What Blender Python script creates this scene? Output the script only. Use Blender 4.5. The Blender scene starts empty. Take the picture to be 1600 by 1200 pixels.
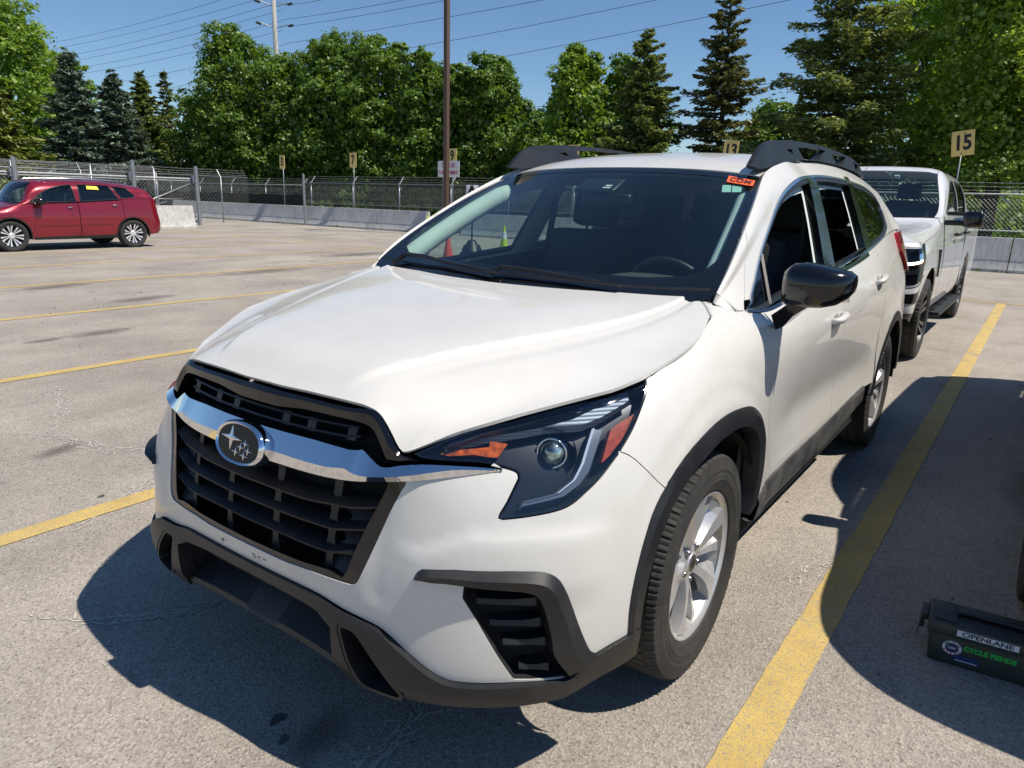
import bpy, bmesh, math, random
import numpy as np
from mathutils import Vector, Matrix
from mathutils.geometry import delaunay_2d_cdt
SC=bpy.context.scene
COL=SC.collection
rad=math.radians
# ---------------------------------------------------------------- camera, sky, sun, exposure
def look_matrix(yaw,pitch,roll):
    cy,sy=math.cos(yaw),math.sin(yaw); cp,sp=math.cos(pitch),math.sin(pitch)
    f=Vector((cy*cp,sy*cp,-sp)); r=Vector((sy,-cy,0)); u=r.cross(f)
    c,s=math.cos(roll),math.sin(roll)
    r2=c*r+s*u; u2=-s*r+c*u
    return Matrix((( r2.x,u2.x,-f.x),(r2.y,u2.y,-f.y),(r2.z,u2.z,-f.z)))
cam=bpy.data.cameras.new('camera'); camo=bpy.data.objects.new('camera',cam); COL.objects.link(camo)
cam.sensor_width=36; cam.lens=25.325; cam.clip_end=2000; cam.clip_start=.02
camo.matrix_world=Matrix.Translation((2.0333,1.6403,1.4759))@look_matrix(3.76693,.252989,.0280724).to_4x4()
SC.camera=camo
SUN=Vector((-.19,.56,1.0)).normalized()
w=bpy.data.worlds.new("World"); SC.world=w; w.use_nodes=True
nt=w.node_tree; nt.nodes.clear()
sk=nt.nodes.new('ShaderNodeTexSky'); sk.sky_type='NISHITA'; sk.sun_disc=False
sk.sun_elevation=math.asin(SUN.z); sk.sun_rotation=math.atan2(SUN.x,SUN.y)
sk.air_density=1.0; sk.dust_density=.0; sk.ozone_density=5.0; sk.altitude=200
bg=nt.nodes.new('ShaderNodeBackground'); bg.inputs[1].default_value=.10
wo=nt.nodes.new('ShaderNodeOutputWorld'); hs=nt.nodes.new('ShaderNodeHueSaturation'); hs.inputs['Saturation'].default_value=1.08; nt.links.new(sk.outputs[0],hs.inputs['Color']); nt.links.new(hs.outputs[0],bg.inputs[0]); nt.links.new(bg.outputs[0],wo.inputs[0])
sl=bpy.data.lights.new('sun','SUN'); sl.energy=5.0; sl.angle=rad(.53); sl.color=(1,.925,.81)
so=bpy.data.objects.new('sun',sl); COL.objects.link(so); so.rotation_euler=SUN.to_track_quat('Z','Y').to_euler(); so.location=(0,0,40)
SC.view_settings.view_transform='Standard'; SC.view_settings.look='None'; SC.view_settings.exposure=0.14; SC.view_settings.gamma=1
SC.render.engine='CYCLES'
try:
    SC.cycles.max_bounces=8; SC.cycles.transparent_max_bounces=16; SC.cycles.caustics_reflective=False; SC.cycles.caustics_refractive=False
except Exception: pass
class Surf:
    """smooth surface through a control net; parameters are roughly metres"""
    def __init__(s, U, V, net, du=.04, dv=.03, smooth=2):
        net=np.array(net,float); U=np.array(U,float); V=np.array(V,float)
        s.u0,s.u1,s.v0,s.v1=U[0],U[-1],V[0],V[-1]
        s.nu=int(np.ceil((s.u1-s.u0)/du))+1; s.nv=int(np.ceil((s.v1-s.v0)/dv))+1
        s.du=(s.u1-s.u0)/(s.nu-1); s.dv=(s.v1-s.v0)/(s.nv-1)
        a=s.interp(U,net,np.linspace(s.u0,s.u1,s.nu))
        a=s.interp(V,a.swapaxes(0,1),np.linspace(s.v0,s.v1,s.nv)).swapaxes(0,1)
        for _ in range(smooth):
            b=a.copy(); b[1:-1]=(a[:-2]+2*a[1:-1]+a[2:])/4; a=b
            b=a.copy(); b[:,1:-1]=(a[:,:-2]+2*a[:,1:-1]+a[:,2:])/4; a=b
        s.bump=[]; s.G=a
        e=np.concatenate([2*a[:1]-a[1:2],a,2*a[-1:]-a[-2:-1]],0)
        s.E=np.concatenate([2*e[:,:1]-e[:,1:2],e,2*e[:,-1:]-e[:,-2:-1]],1)
    @staticmethod
    def interp(T,Y,t):
        n=len(T); h=np.diff(T); sh=(-1,)+(1,)*(Y.ndim-1)
        d=np.diff(Y,axis=0)/h.reshape(sh); m=np.empty_like(Y)
        w=(h[:-1]/(h[:-1]+h[1:])).reshape(sh)
        m[1:-1]=d[:-1]*(1-w)+d[1:]*w
        m[0]=d[0]*1.5-m[1]*.5; m[-1]=d[-1]*1.5-m[-2]*.5
        i=np.clip(np.searchsorted(T,t,side='right')-1,0,n-2)
        x=((t-T[i])/h[i]).reshape(sh); hh=h[i].reshape(sh)
        return (Y[i]*(1+2*x)*(1-x)**2+m[i]*hh*x*(1-x)**2+Y[i+1]*x*x*(3-2*x)+m[i+1]*hh*x*x*(x-1))
    fix=None
    def raw(s,u,v,nofix=False):
        u=np.atleast_1d(np.asarray(u,float)); v=np.atleast_1d(np.asarray(v,float))
        a=np.clip((u-s.u0)/s.du,0,s.nu-1-1e-9); b=np.clip((v-s.v0)/s.dv,0,s.nv-1-1e-9)
        i=a.astype(int); j=b.astype(int); x=a-i; y=b-j
        def w(t): return np.stack([(-t+2*t*t-t**3)/2,(2-5*t*t+3*t**3)/2,(t+4*t*t-3*t**3)/2,(t**3-t*t)/2],-1)
        wx,wy=w(x),w(y); P=0
        for p in range(4):
            for q in range(4):
                P=P+(wx[:,p]*wy[:,q])[:,None]*s.E[i+p,j+q]
        if s.fix is not None and not nofix:
            T,E_,w_=s.fix; e=np.stack([np.interp(u,T,E_[:,k]) for k in range(3)],1); P=P+(e-s.raw(u,u*0+s.v0,True))*(np.clip(1-(v-s.v0)/w_,0,1)**2)[:,None]
        return P
    def rawn(s,u,v,e=.004):
        uu=np.clip(u,s.u0+e,s.u1-e); vv=np.clip(v,s.v0+e,s.v1-e)
        a=s.raw(uu+e,vv)-s.raw(uu-e,vv); b=s.raw(uu,vv+e)-s.raw(uu,vv-e)
        n=np.cross(a,b); return n/np.maximum(np.linalg.norm(n,axis=1),1e-12)[:,None]
    def P(s,u,v):
        u=np.atleast_1d(np.asarray(u,float)); v=np.atleast_1d(np.asarray(v,float))
        P=s.raw(u,v)
        if s.bump:
            h=sum(f(u,v,P) for f in s.bump); P=P+s.rawn(u,v)*s.sgn*np.reshape(h,(-1,1))
        return P
    sgn=1
    def N(s,u,v,e=.003):
        u=np.atleast_1d(np.asarray(u,float)); v=np.atleast_1d(np.asarray(v,float))
        uu=np.clip(u,s.u0+e,s.u1-e); vv=np.clip(v,s.v0+e,s.v1-e)
        a=s.P(uu+e,vv)-s.P(uu-e,vv); b=s.P(uu,vv+e)-s.P(uu,vv-e)
        n=np.cross(a,b)*s.sgn; return n/np.maximum(np.linalg.norm(n,axis=1),1e-12)[:,None]
def chaikin(P,n=1,closed=True):
    P=np.array(P,float)
    for _ in range(n):
        Q=np.roll(P,-1,0) if closed else P[1:]
        A=P if closed else P[:-1]
        R=np.stack([A*.75+Q*.25,A*.25+Q*.75],1).reshape(-1,P.shape[1])
        P=R if closed else np.concatenate([P[:1],R,P[-1:]])
    return P
# ---------------------------------------------------------------- materials
def newmat(name):
    m=bpy.data.materials.new(name); m.use_nodes=True; nt=m.node_tree
    return m,nt,nt.nodes['Principled BSDF']
def N(nt,t,**k):
    n=nt.nodes.new(t)
    for a,b in k.items():
        if a in n.inputs.keys() and not hasattr(n,a): n.inputs[a].default_value=b
        else: setattr(n,a,b)
    return n
def L(nt,a,b): nt.links.new(a,b)
def noise(nt,scale,detail=4,rough=.6,coord='Object',vec=None,dist=0):
    n=nt.nodes.new('ShaderNodeTexNoise'); n.inputs['Scale'].default_value=scale; n.inputs['Detail'].default_value=detail
    n.inputs['Roughness'].default_value=rough; n.inputs['Distortion'].default_value=dist
    if vec is None:
        tc=nt.nodes.new('ShaderNodeTexCoord'); vec=tc.outputs[coord]
    L(nt,vec,n.inputs['Vector']); return n.outputs['Fac']
def ramp(nt,fac,stops,interp='LINEAR'):
    r=nt.nodes.new('ShaderNodeValToRGB'); cr_=r.color_ramp; cr_.interpolation=interp
    while len(cr_.elements)<len(stops): cr_.elements.new(.5)
    for e,(p_,c) in zip(cr_.elements,stops):
        e.position=p_; e.color=(*c,1) if len(c)==3 else c
    L(nt,fac,r.inputs[0]); return r.outputs[0]
def mixc(nt,fac,a,b,mode='MIX'):
    m=nt.nodes.new('ShaderNodeMix'); m.data_type='RGBA'; m.blend_type=mode
    def put(i,x):
        if isinstance(x,(tuple,list)): m.inputs[i].default_value=(*x,1) if len(x)==3 else x
        elif isinstance(x,(int,float)): m.inputs[i].default_value=x
        else: L(nt,x,m.inputs[i])
    put(0,fac); put(6,a); put(7,b); return m.outputs[2]
def bump(nt,b,h,strength=.3,dist=.01):
    n=nt.nodes.new('ShaderNodeBump'); n.inputs['Strength'].default_value=strength; n.inputs['Distance'].default_value=dist
    L(nt,h,n.inputs['Height']); L(nt,n.outputs[0],b.inputs['Normal'])
def mat(name,col,rough=.5,metal=0,coat=0,spec=.5,var=0,vscale=8,bmp=0,bscale=200,rvar=0,coatr=.03):
    m,nt,b=newmat(name)
    b.inputs['Base Color'].default_value=(*col,1); b.inputs['Roughness'].default_value=rough; b.inputs['Metallic'].default_value=metal
    b.inputs['Coat Weight'].default_value=coat; b.inputs['Coat Roughness'].default_value=coatr; b.inputs['Specular IOR Level'].default_value=spec
    if var:
        f=noise(nt,vscale,5); c=ramp(nt,f,[(.3,tuple(x*(1-var) for x in col)),(.7,tuple(min(1,x*(1+var)) for x in col))]); L(nt,c,b.inputs['Base Color'])
    if rvar:
        f=noise(nt,vscale*1.7,5); mr=nt.nodes.new('ShaderNodeMapRange'); mr.inputs[1].default_value=.3; mr.inputs[2].default_value=.7
        mr.inputs[3].default_value=max(0,rough-rvar); mr.inputs[4].default_value=rough+rvar; L(nt,f,mr.inputs[0]); L(nt,mr.outputs[0],b.inputs['Roughness'])
    if bmp: bump(nt,b,noise(nt,bscale,3),bmp,.002)
    return m
def glassmat(name,tint,rough=.0,fres=1.45,base=(.02,.025,.025),opaque=.0):
    m=bpy.data.materials.new(name); m.use_nodes=True; nt=m.node_tree; nt.nodes.clear()
    o=nt.nodes.new('ShaderNodeOutputMaterial'); t=nt.nodes.new('ShaderNodeBsdfTransparent'); t.inputs[0].default_value=(*tint,1)
    g=nt.nodes.new('ShaderNodeBsdfGlossy'); g.inputs['Roughness'].default_value=rough; g.inputs[0].default_value=(1,1,1,1)
    f=nt.nodes.new('ShaderNodeLayerWeight'); f.inputs[0].default_value=.5
    pw=nt.nodes.new('ShaderNodeMath'); pw.operation='POWER'; pw.inputs[1].default_value=4.5; L(nt,f.outputs['Facing'],pw.inputs[0])
    mul=nt.nodes.new('ShaderNodeMath'); mul.operation='MULTIPLY_ADD'; mul.inputs[1].default_value=.92; mul.inputs[2].default_value=.06
    L(nt,pw.outputs[0],mul.inputs[0])
    a=t.outputs[0]
    if opaque>0:
        d=nt.nodes.new('ShaderNodeBsdfDiffuse'); d.inputs[0].default_value=(*base,1); mm=nt.nodes.new('ShaderNodeMixShader')
        n_=noise(nt,9,5); mr=nt.nodes.new('ShaderNodeMapRange'); mr.inputs[3].default_value=opaque*.6; mr.inputs[4].default_value=opaque*1.4; L(nt,n_,mr.inputs[0]); L(nt,mr.outputs[0],mm.inputs[0])
        L(nt,t.outputs[0],mm.inputs[1]); L(nt,d.outputs[0],mm.inputs[2]); a=mm.outputs[0]
    mx=nt.nodes.new('ShaderNodeMixShader'); L(nt,mul.outputs[0],mx.inputs[0]); L(nt,a,mx.inputs[1]); L(nt,g.outputs[0],mx.inputs[2])
    L(nt,mx.outputs[0],o.inputs[0]); return m
# ---------------------------------------------------------------- objects
def thing(name,label,cat,loc=(0,0,0),rz=0,group=None):
    o=bpy.data.objects.new(name,None); COL.objects.link(o); o.location=loc; o.rotation_euler=(0,0,rz); o.empty_display_size=.2
    tag(o,label,cat,group); return o
def tag(o,label=None,cat=None,group=None,kind=None):
    if label: o['label']=label
    if cat: o['category']=cat
    if group: o['group']=group
    if kind: o['kind']=kind
    return o
def mk(name,V,F,m,parent=None,smooth=True,nrm=None,mats=None,mi=None,sharp=None):
    me=bpy.data.meshes.new(name); V=[tuple(map(float,v)) for v in V]; me.from_pydata(V,[],[tuple(int(i) for i in f) for f in F])
    me.update()
    if smooth: me.polygons.foreach_set('use_smooth',[True]*len(me.polygons))
    if nrm is not None:
        me.normals_split_custom_set_from_vertices([tuple(map(float,n)) for n in nrm])
    elif sharp: me.set_sharp_from_angle(angle=rad(sharp))
    o=bpy.data.objects.new(name,me); COL.objects.link(o)
    for x in (mats or [m]): me.materials.append(x)
    if mi is not None: me.polygons.foreach_set('material_index',mi)
    if parent is not None: o.parent=parent
    return o
class MB:
    """collects simple shapes into one mesh"""
    def __init__(s): s.V=[];s.F=[]
    def add(s,V,F):
        n=len(s.V); s.V+=[tuple(v) for v in V]; s.F+=[tuple(i+n for i in f) for f in F]; return s
    def box(s,c,d,R=None,bev=0):
        x,y,z=[a/2 for a in d]
        if bev:
            b=min(bev,x*.99,y*.99,z*.99); V=[];F=[]
            bm=bmesh.new(); bmesh.ops.create_cube(bm,size=1); bmesh.ops.scale(bm,vec=d,verts=bm.verts)
            bmesh.ops.bevel(bm,geom=list(bm.edges),offset=b,segments=2,profile=.6,affect='EDGES')
            bm.verts.ensure_lookup_table(); V=[v.co.copy() for v in bm.verts]; F=[[v.index for v in f.verts] for f in bm.faces]; bm.free()
        else:
            V=[Vector((a*x,b*y,e*z)) for a in(-1,1) for b in (-1,1) for e in (-1,1)]
            F=[(0,1,3,2),(4,6,7,5),(0,4,5,1),(2,3,7,6),(0,2,6,4),(1,5,7,3)]
        if R is not None: V=[R@Vector(v) for v in V]
        return s.add([Vector(v)+Vector(c) for v in V],F)
    def tube(s,pts,r,n=8,cap=True,up=None):
        pts=[Vector(p_) for p_ in pts]; rs=r if isinstance(r,(list,tuple)) else [r]*len(pts); V=[];F=[]
        prev=None
        for i,p_ in enumerate(pts):
            t=(pts[min(i+1,len(pts)-1)]-pts[max(i-1,0)]).normalized()
            if prev is None:
                a=Vector((0,0,1)) if abs(t.z)<.9 else Vector((1,0,0)); e=t.cross(a).normalized()
            else: e=(prev-t*prev.dot(t)).normalized()
            prev=e; g=t.cross(e)
            for k in range(n):
                an=2*math.pi*k/n; V.append(p_+(e*math.cos(an)+g*math.sin(an))*rs[i])
        for i in range(len(pts)-1):
            for k in range(n): F.append((i*n+k,i*n+(k+1)%n,(i+1)*n+(k+1)%n,(i+1)*n+k))
        if cap: F.append(tuple(range(n))[::-1]); F.append(tuple((len(pts)-1)*n+k for k in range(n)))
        return s.add(V,F)
    def lathe(s,prof,n=32,axis='z',c=(0,0,0),cap=False):
        V=[];F=[];c=Vector(c)
        for k in range(n):
            a=2*math.pi*k/n; ca,sa=math.cos(a),math.sin(a)
            for r,h in prof:
                if axis=='z': v=(r*ca,r*sa,h)
                elif axis=='y': v=(r*sa,h,r*ca)
                else: v=(h,r*ca,r*sa)
                V.append(c+Vector(v))
        m=len(prof)
        for k in range(n):
            k2=(k+1)%n
            for j in range(m-1): F.append((k*m+j,k2*m+j,k2*m+j+1,k*m+j+1))
        if cap: F.append(tuple(k*m for k in range(n))[::-1]); F.append(tuple(k*m+m-1 for k in range(n)))
        return s.add(V,F)
    def prism(s,poly,d,fn):
        """poly 2D outline extruded by depth range d=(a,b); fn(x,y,h)->point"""
        n=len(poly); V=[fn(x,y,d[0]) for x,y in poly]+[fn(x,y,d[1]) for x,y in poly]
        F=[tuple(range(n)),tuple(range(2*n-1,n-1,-1))]+[(i,(i+1)%n+0,(i+1)%n+n,i+n) for i in range(n)]
        F=[F[0][::-1],F[1][::-1]]+[f for f in F[2:]]
        return s.add(V,F)
    def build(s,name,m,parent=None,smooth=False,sharp=35,fix=True):
        o=mk(name,s.V,s.F,m,parent,smooth=True)
        if fix:
            bm=bmesh.new(); bm.from_mesh(o.data); bmesh.ops.recalc_face_normals(bm,faces=bm.faces); bm.to_mesh(o.data); bm.free()
        if not smooth: o.data.set_sharp_from_angle(angle=rad(sharp))
        return o
# ---------------------------------------------------------------- curved panels cut from a Surf
def cr(P,n=5):
    P=np.array(P,float)
    if len(P)<3: 
        t=np.linspace(0,1,n+1)[:,None]; return P[0]*(1-t)+P[-1]*t
    E=np.concatenate([[2*P[0]-P[1]],P,[2*P[-1]-P[-2]]]); o=[]
    for i in range(len(P)-1):
        a,b,c,d=E[i:i+4]
        for k in range(n):
            t=k/n; o.append(.5*((2*b)+(-a+c)*t+(2*a-5*b+4*c-d)*t*t+(-a+3*b-3*c+d)*t**3))
    o.append(P[-1]); return np.array(o)
def resamp(P,step=None,n=None):
    P=np.array(P,float); d=np.concatenate([[0],np.cumsum(np.linalg.norm(np.diff(P,axis=0),axis=1))])
    if n is None: n=max(2,int(round(d[-1]/step))+1)
    t=np.linspace(0,d[-1],n); return np.stack([np.interp(t,d,P[:,k]) for k in range(P.shape[1])],1)
def inpoly(pt,poly):
    x,y=pt[:,0],pt[:,1]; r=np.zeros(len(pt),bool); q=np.roll(poly,-1,0)
    for (x0,y0),(x1,y1) in zip(poly,q):
        if y0==y1: continue
        c=((y0>y)!=(y1>y))&(x<(x1-x0)*(y-y0)/(y1-y0)+x0); r^=c
    return r
def segdist(pt,poly):
    a=poly; b=np.roll(poly,-1,0); best=np.full(len(pt),9.)
    for p0,p1 in zip(a,b):
        d=p1-p0; l=max(d@d,1e-12); t=np.clip(((pt-p0)@d)/l,0,1); best=np.minimum(best,np.linalg.norm(pt-p0-t[:,None]*d,axis=1))
    return best
def dens(loop,res):
    loop=np.array(loop,float); o=[]
    for a,b in zip(loop,np.roll(loop,-1,0)):
        l=np.linalg.norm(b-a)
        if l<1e-6: continue
        k=max(1,int(np.ceil(l/res)))
        for i in range(k): o.append(a+(b-a)*i/k)
    return np.array(o)
def shrink(loop,d,keep):
    """move a closed (u,v) loop inwards by d"""
    a=np.roll(loop,1,0);b=np.roll(loop,-1,0); t=b-a; t/=np.maximum(np.linalg.norm(t,axis=1),1e-9)[:,None]
    n=np.stack([-t[:,1],t[:,0]],1); ar=np.sum(loop[:,0]*np.roll(loop[:,1],-1)-np.roll(loop[:,0],-1)*loop[:,1])
    if ar<0: n=-n
    o=loop+n*d
    k=loop[:,0]<=keep; o[k,0]=loop[k,0]; return o
def cut(S,loops,res=.025,inset=.0015,aniso=1.0):
    Ls=[]
    for i,l in enumerate(loops):
        l=dens(l,res); l=shrink(l,inset if i==0 else -inset,1e-5) if inset else l; Ls.append(l)
    o=Ls[0]; lo=o.min(0); hi=o.max(0)
    xs=np.arange(lo[0],hi[0]+res,res); ys=np.arange(lo[1],hi[1]+res*.87,res*.87)
    G=np.array([(x+(res/2 if j%2 else 0),y) for j,y in enumerate(ys) for x in xs])
    k=inpoly(G,o)&(segdist(G,o)>res*.45)
    for h in Ls[1:]: k&=~inpoly(G,h)&(segdist(G,h)>res*.45)
    G=G[k]; vs=[];es=[]
    for l in Ls:
        n=len(vs); m=len(l); vs+=[tuple(x) for x in l]; es+=[(n+i,n+(i+1)%m) for i in range(m)]
    vs+=[tuple(x) for x in G]
    v,e,f,_,_,_=delaunay_2d_cdt([Vector(x) for x in vs],es,[],0,1e-6)
    v=np.array([tuple(x) for x in v]); f=np.array([tuple(x) for x in f if len(x)==3])
    c=v[f].mean(1); k=inpoly(c,o)
    for h in Ls[1:]: k&=~inpoly(c,h)
    f=f[k]; used=np.unique(f); mp=-np.ones(len(v),int); mp[used]=np.arange(len(used))
    return v[used],mp[f]
def panel(name,S,loops,m,parent=None,side=1,off=0.,flange=.012,res=.025,inset=.0015,both=False,fn=None,lin=False):
    """side=1 left, -1 right, both=True one mesh joined at the middle"""
    uv,f=cut(S,loops,res,inset)
    P=S.P(uv[:,0],uv[:,1]); Nn=S.N(uv[:,0],uv[:,1])
    if fn is not None:
        h=fn(uv[:,0],uv[:,1]); P=P+Nn*h[:,None]
    P=P+Nn*off
    # orient triangles with the normal
    g=np.cross(P[f[:,1]]-P[f[:,0]],P[f[:,2]]-P[f[:,0]]); fl=(g*Nn[f[:,0]]).sum(1)<0; f[fl]=f[fl][:,::-1]
    if fn is not None:
        g=np.cross(P[f[:,1]]-P[f[:,0]],P[f[:,2]]-P[f[:,0]]); Nn=np.zeros_like(P)
        for k in range(3): np.add.at(Nn,f[:,k],g)
        Nn/=np.maximum(np.linalg.norm(Nn,axis=1),1e-12)[:,None]
        c=uv[:,0]<=1e-5; Nn[c,1]=0
    F=[tuple(t) for t in f]; V=list(P); NN=list(Nn)
    if flange:
        ed={}
        for t in f:
            for a,b in ((t[0],t[1]),(t[1],t[2]),(t[2],t[0])):
                if (b,a) in ed: del ed[(b,a)]
                else: ed[(a,b)]=1
        idx={}
        def dup(a):
            if a not in idx: idx[a]=(len(V),len(V)+1); V.append(P[a]); V.append(P[a]-Nn[a]*flange); NN.append(None); NN.append(None)
            return idx[a]
        acc={}
        for a,b in list(ed):
            if uv[a,0]<=1e-5 and uv[b,0]<=1e-5: continue
            a0,a1=dup(a); b0,b1=dup(b); F.append((b0,a0,a1,b1))
            nn=np.cross(V[a0]-V[b0],V[a1]-V[b0]); nn/=max(np.linalg.norm(nn),1e-12)
            for q in (a0,a1,b0,b1): acc[q]=acc.get(q,0)+nn
        for q,nn in acc.items(): NN[q]=nn/max(np.linalg.norm(nn),1e-9)
    V=np.array(V); NN=np.array([x if x is not None else (0,0,1) for x in NN])
    mir=np.array([1,-1,1])
    if both:
        n=len(V); V2=V*mir; N2=NN*mir; mp=np.arange(n)+n
        # weld the middle
        for i in range(n):
            if abs(V[i,1])<2e-4 and i<len(P) : mp[i]=i; NN[i,1]=0
        F2=[tuple(mp[list(t)][::-1]) for t in F]; V=np.concatenate([V,V2]); NN=np.concatenate([NN,N2]); F=F+F2
    elif side<0: V=V*mir; NN=NN*mir; F=[t[::-1] for t in F]
    return mk(name,V,F,m,parent,nrm=NN)
def ribbon(name,rows,m,parent,S=None,n=60,side=1,both=False,close=False,sharp=True,caps=True):
    """rows: lists of (u,v,off) on S, or xyz points; strips between consecutive rows"""
    R=[]
    for r in rows:
        r=resamp(np.array(r,float),n=n)
        if S is not None: r=S.P(r[:,0],r[:,1])+S.N(r[:,0],r[:,1])*r[:,2:3]
        R.append(r)
    V=[];F=[]
    k=len(R); pairs=[(i,i+1) for i in range(k-1)]+([(k-1,0)] if close else [])
    for i in range(k): V+=list(R[i])
    for a,b in pairs:
        for j in range(n-1): F.append((a*n+j,a*n+j+1,b*n+j+1,b*n+j))
    if close and caps:
        F.append(tuple(i*n for i in range(k))); F.append(tuple(i*n+n-1 for i in range(k))[::-1])
    V=np.array(V); mir=np.array([1,-1,1])
    if both:
        q=len(V); V=np.concatenate([V,V*mir]); F=F+[tuple(i+q for i in t[::-1]) for t in F]
    elif side<0: V=V*mir; F=[t[::-1] for t in F]
    o=mk(name,V,F,m,parent)
    bm=bmesh.new(); bm.from_mesh(o.data); bmesh.ops.remove_doubles(bm,verts=bm.verts,dist=1e-5); bmesh.ops.recalc_face_normals(bm,faces=bm.faces); bm.to_mesh(o.data); bm.free()
    if sharp: o.data.set_sharp_from_angle(angle=rad(28))
    return o
def text(name,s,size,m,parent,M,ext=.001,align='CENTER',bold=0,sx=1.0,space=1.0):
    """lettering as a real mesh lying in the XY plane of M"""
    cu=bpy.data.curves.new(name,'FONT'); cu.body=s; cu.size=size; cu.extrude=ext; cu.align_x=align; cu.align_y='CENTER'; cu.offset=bold; cu.space_character=space
    o=bpy.data.objects.new(name,cu); me=bpy.data.meshes.new_from_object(o); bpy.data.objects.remove(o); bpy.data.curves.remove(cu)
    me.name=name; me.transform(Matrix.Diagonal((sx,1,1,1))); me.transform(M)
    o=bpy.data.objects.new(name,me); COL.objects.link(o); me.materials.clear(); me.materials.append(m)
    if parent is not None: o.parent=parent
    return o
def frame(o,x,y):
    """matrix with origin o, x axis, y axis (made orthogonal)"""
    x=Vector(x).normalized(); y=Vector(y); y=(y-x*y.dot(x)).normalized(); z=x.cross(y)
    return Matrix(((x.x,y.x,z.x,o[0]),(x.y,y.y,z.y,o[1]),(x.z,y.z,z.z,o[2]),(0,0,0,1)))
def copytree(o,parent=None):
    c=o.copy(); COL.objects.link(c); c.parent=parent
    for ch in [q for q in COL.objects if q.parent==o]: copytree(ch,c)
    return c
def asphalt():
    m,nt,b=newmat('asphalt'); tc=nt.nodes.new('ShaderNodeTexCoord'); O=tc.outputs['Object']
    v=nt.nodes.new('ShaderNodeTexVoronoi'); v.inputs['Scale'].default_value=150; L(nt,O,v.inputs['Vector'])
    c1=ramp(nt,v.outputs['Color'],[(0,(.165,.149,.132)),(.30,(.295,.268,.237)),(.7,(.365,.333,.296)),(1,(.48,.44,.393))])
    v2=nt.nodes.new('ShaderNodeTexVoronoi'); v2.inputs['Scale'].default_value=55; L(nt,O,v2.inputs['Vector'])
    st=ramp(nt,v2.outputs['Distance'],[(.10,(1,1,1)),(.2,(0,0,0))]); hue=ramp(nt,v2.outputs['Color'],[(.1,(.16,.13,.11)),(.5,(.42,.38,.33)),(.9,(.62,.57,.50))])
    sel=ramp(nt,noise(nt,60,1,.5,vec=O),[(.47,(0,0,0)),(.53,(1,1,1))])
    f0=mixc(nt,1.0,st,sel,'MULTIPLY'); c1=mixc(nt,f0,c1,hue)
    f2=noise(nt,.55,7,.62,vec=O); c2=ramp(nt,f2,[(.33,(.80,.79,.78)),(.66,(1.16,1.15,1.14))]); c=mixc(nt,1.0,c1,c2,'MULTIPLY')
    f3=noise(nt,3.1,6,.7,vec=O,dist=.6); c3=ramp(nt,f3,[(.28,(.70,.69,.69)),(.42,(1,1,1)),(.72,(1.10,1.09,1.06))]); c=mixc(nt,.65,c,mixc(nt,1,c,c3,'MULTIPLY'))
    # streaks along the direction of travel
    mp=nt.nodes.new('ShaderNodeMapping'); mp.inputs['Scale'].default_value=(.35,1.0,1); L(nt,O,mp.inputs[0]); f4=noise(nt,2.2,5,.65,vec=mp.outputs[0]); c4=ramp(nt,f4,[(.3,(.91,.905,.90)),(.55,(1.03,1.03,1.03))]); c=mixc(nt,1,c,c4,'MULTIPLY')
    # oil stains
    f5=noise(nt,.9,3,.5,vec=O,dist=.2); c5=ramp(nt,f5,[(.24,(.35,.34,.34)),(.31,(1,1,1))]); c=mixc(nt,.8,c,mixc(nt,1,c,c5,'MULTIPLY'))
    L(nt,c,b.inputs['Base Color']); b.inputs['Roughness'].default_value=.93; b.inputs['Specular IOR Level'].default_value=.25
    h=mixc(nt,.5,v.outputs['Distance'],noise(nt,220,4,.6,vec=O)); bump(nt,b,h,.8,.006)
    return m
ASPH=asphalt()
mb=MB(); mb.box((0,0,0),(1,1,1))
def sheet(name,x0,x1,y0,y1,z,m,nx=1,ny=1,kind='structure',parent=None):
    V=[(x0+(x1-x0)*i/nx,y0+(y1-y0)*j/ny,z) for i in range(nx+1) for j in range(ny+1)]
    F=[(i*(ny+1)+j,(i+1)*(ny+1)+j,(i+1)*(ny+1)+j+1,i*(ny+1)+j+1) for i in range(nx) for j in range(ny)]
    o=mk(name,V,F,m,parent,smooth=False)
    if kind: o['kind']=kind
    return o
GRASSG=mat('grass_ground',(.085,.115,.028),.95,var=.45,vscale=1.5)
sheet('ground',-420,60,-320,220,-.02,GRASSG)
sheet('parking_lot',-20.9,16,-60,40,0,ASPH)
def paint_mat():
    m,nt,b=newmat('yellow_road_paint'); f=noise(nt,5,6,.7); c=ramp(nt,f,[(.3,(.47,.325,.10)),(.7,(.63,.455,.14))]); 
    f2=noise(nt,150,3,.6); c=mixc(nt,ramp(nt,f2,[(.52,(0,0,0)),(.60,(.8,.8,.8))]),c,(.28,.25,.20))
    f4=noise(nt,2.0,6,.75); c=mixc(nt,ramp(nt,f4,[(.54,(0,0,0)),(.70,(.8,.8,.8))]),c,(.30,.27,.22))
    L(nt,c,b.inputs['Base Color']); b.inputs['Roughness'].default_value=.85; bump(nt,b,noise(nt,220,4,.6),.5,.005); return m
YP=paint_mat()
def line(x0,x1,yc,wd,z=.004):
    rs=np.random.RandomState(int(abs(yc*100))); n=int(abs(x1-x0)/.06); V=[];F=[]
    for i in range(n+1):
        x=x0+(x1-x0)*i/n; e=.003
        V+=[(x,yc-wd/2+rs.uniform(-e,e)+.0015*math.sin(x*7),z),(x,yc+wd/2+rs.uniform(-e,e),z)]
    for i in range(n): F.append((2*i,2*i+1,2*i+3,2*i+2))
    o=mk('yellow_stall_line',V,F,YP,None,smooth=False); o['kind']='structure'; return o
line(1.3,-12.3,1.195,.125)
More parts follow.
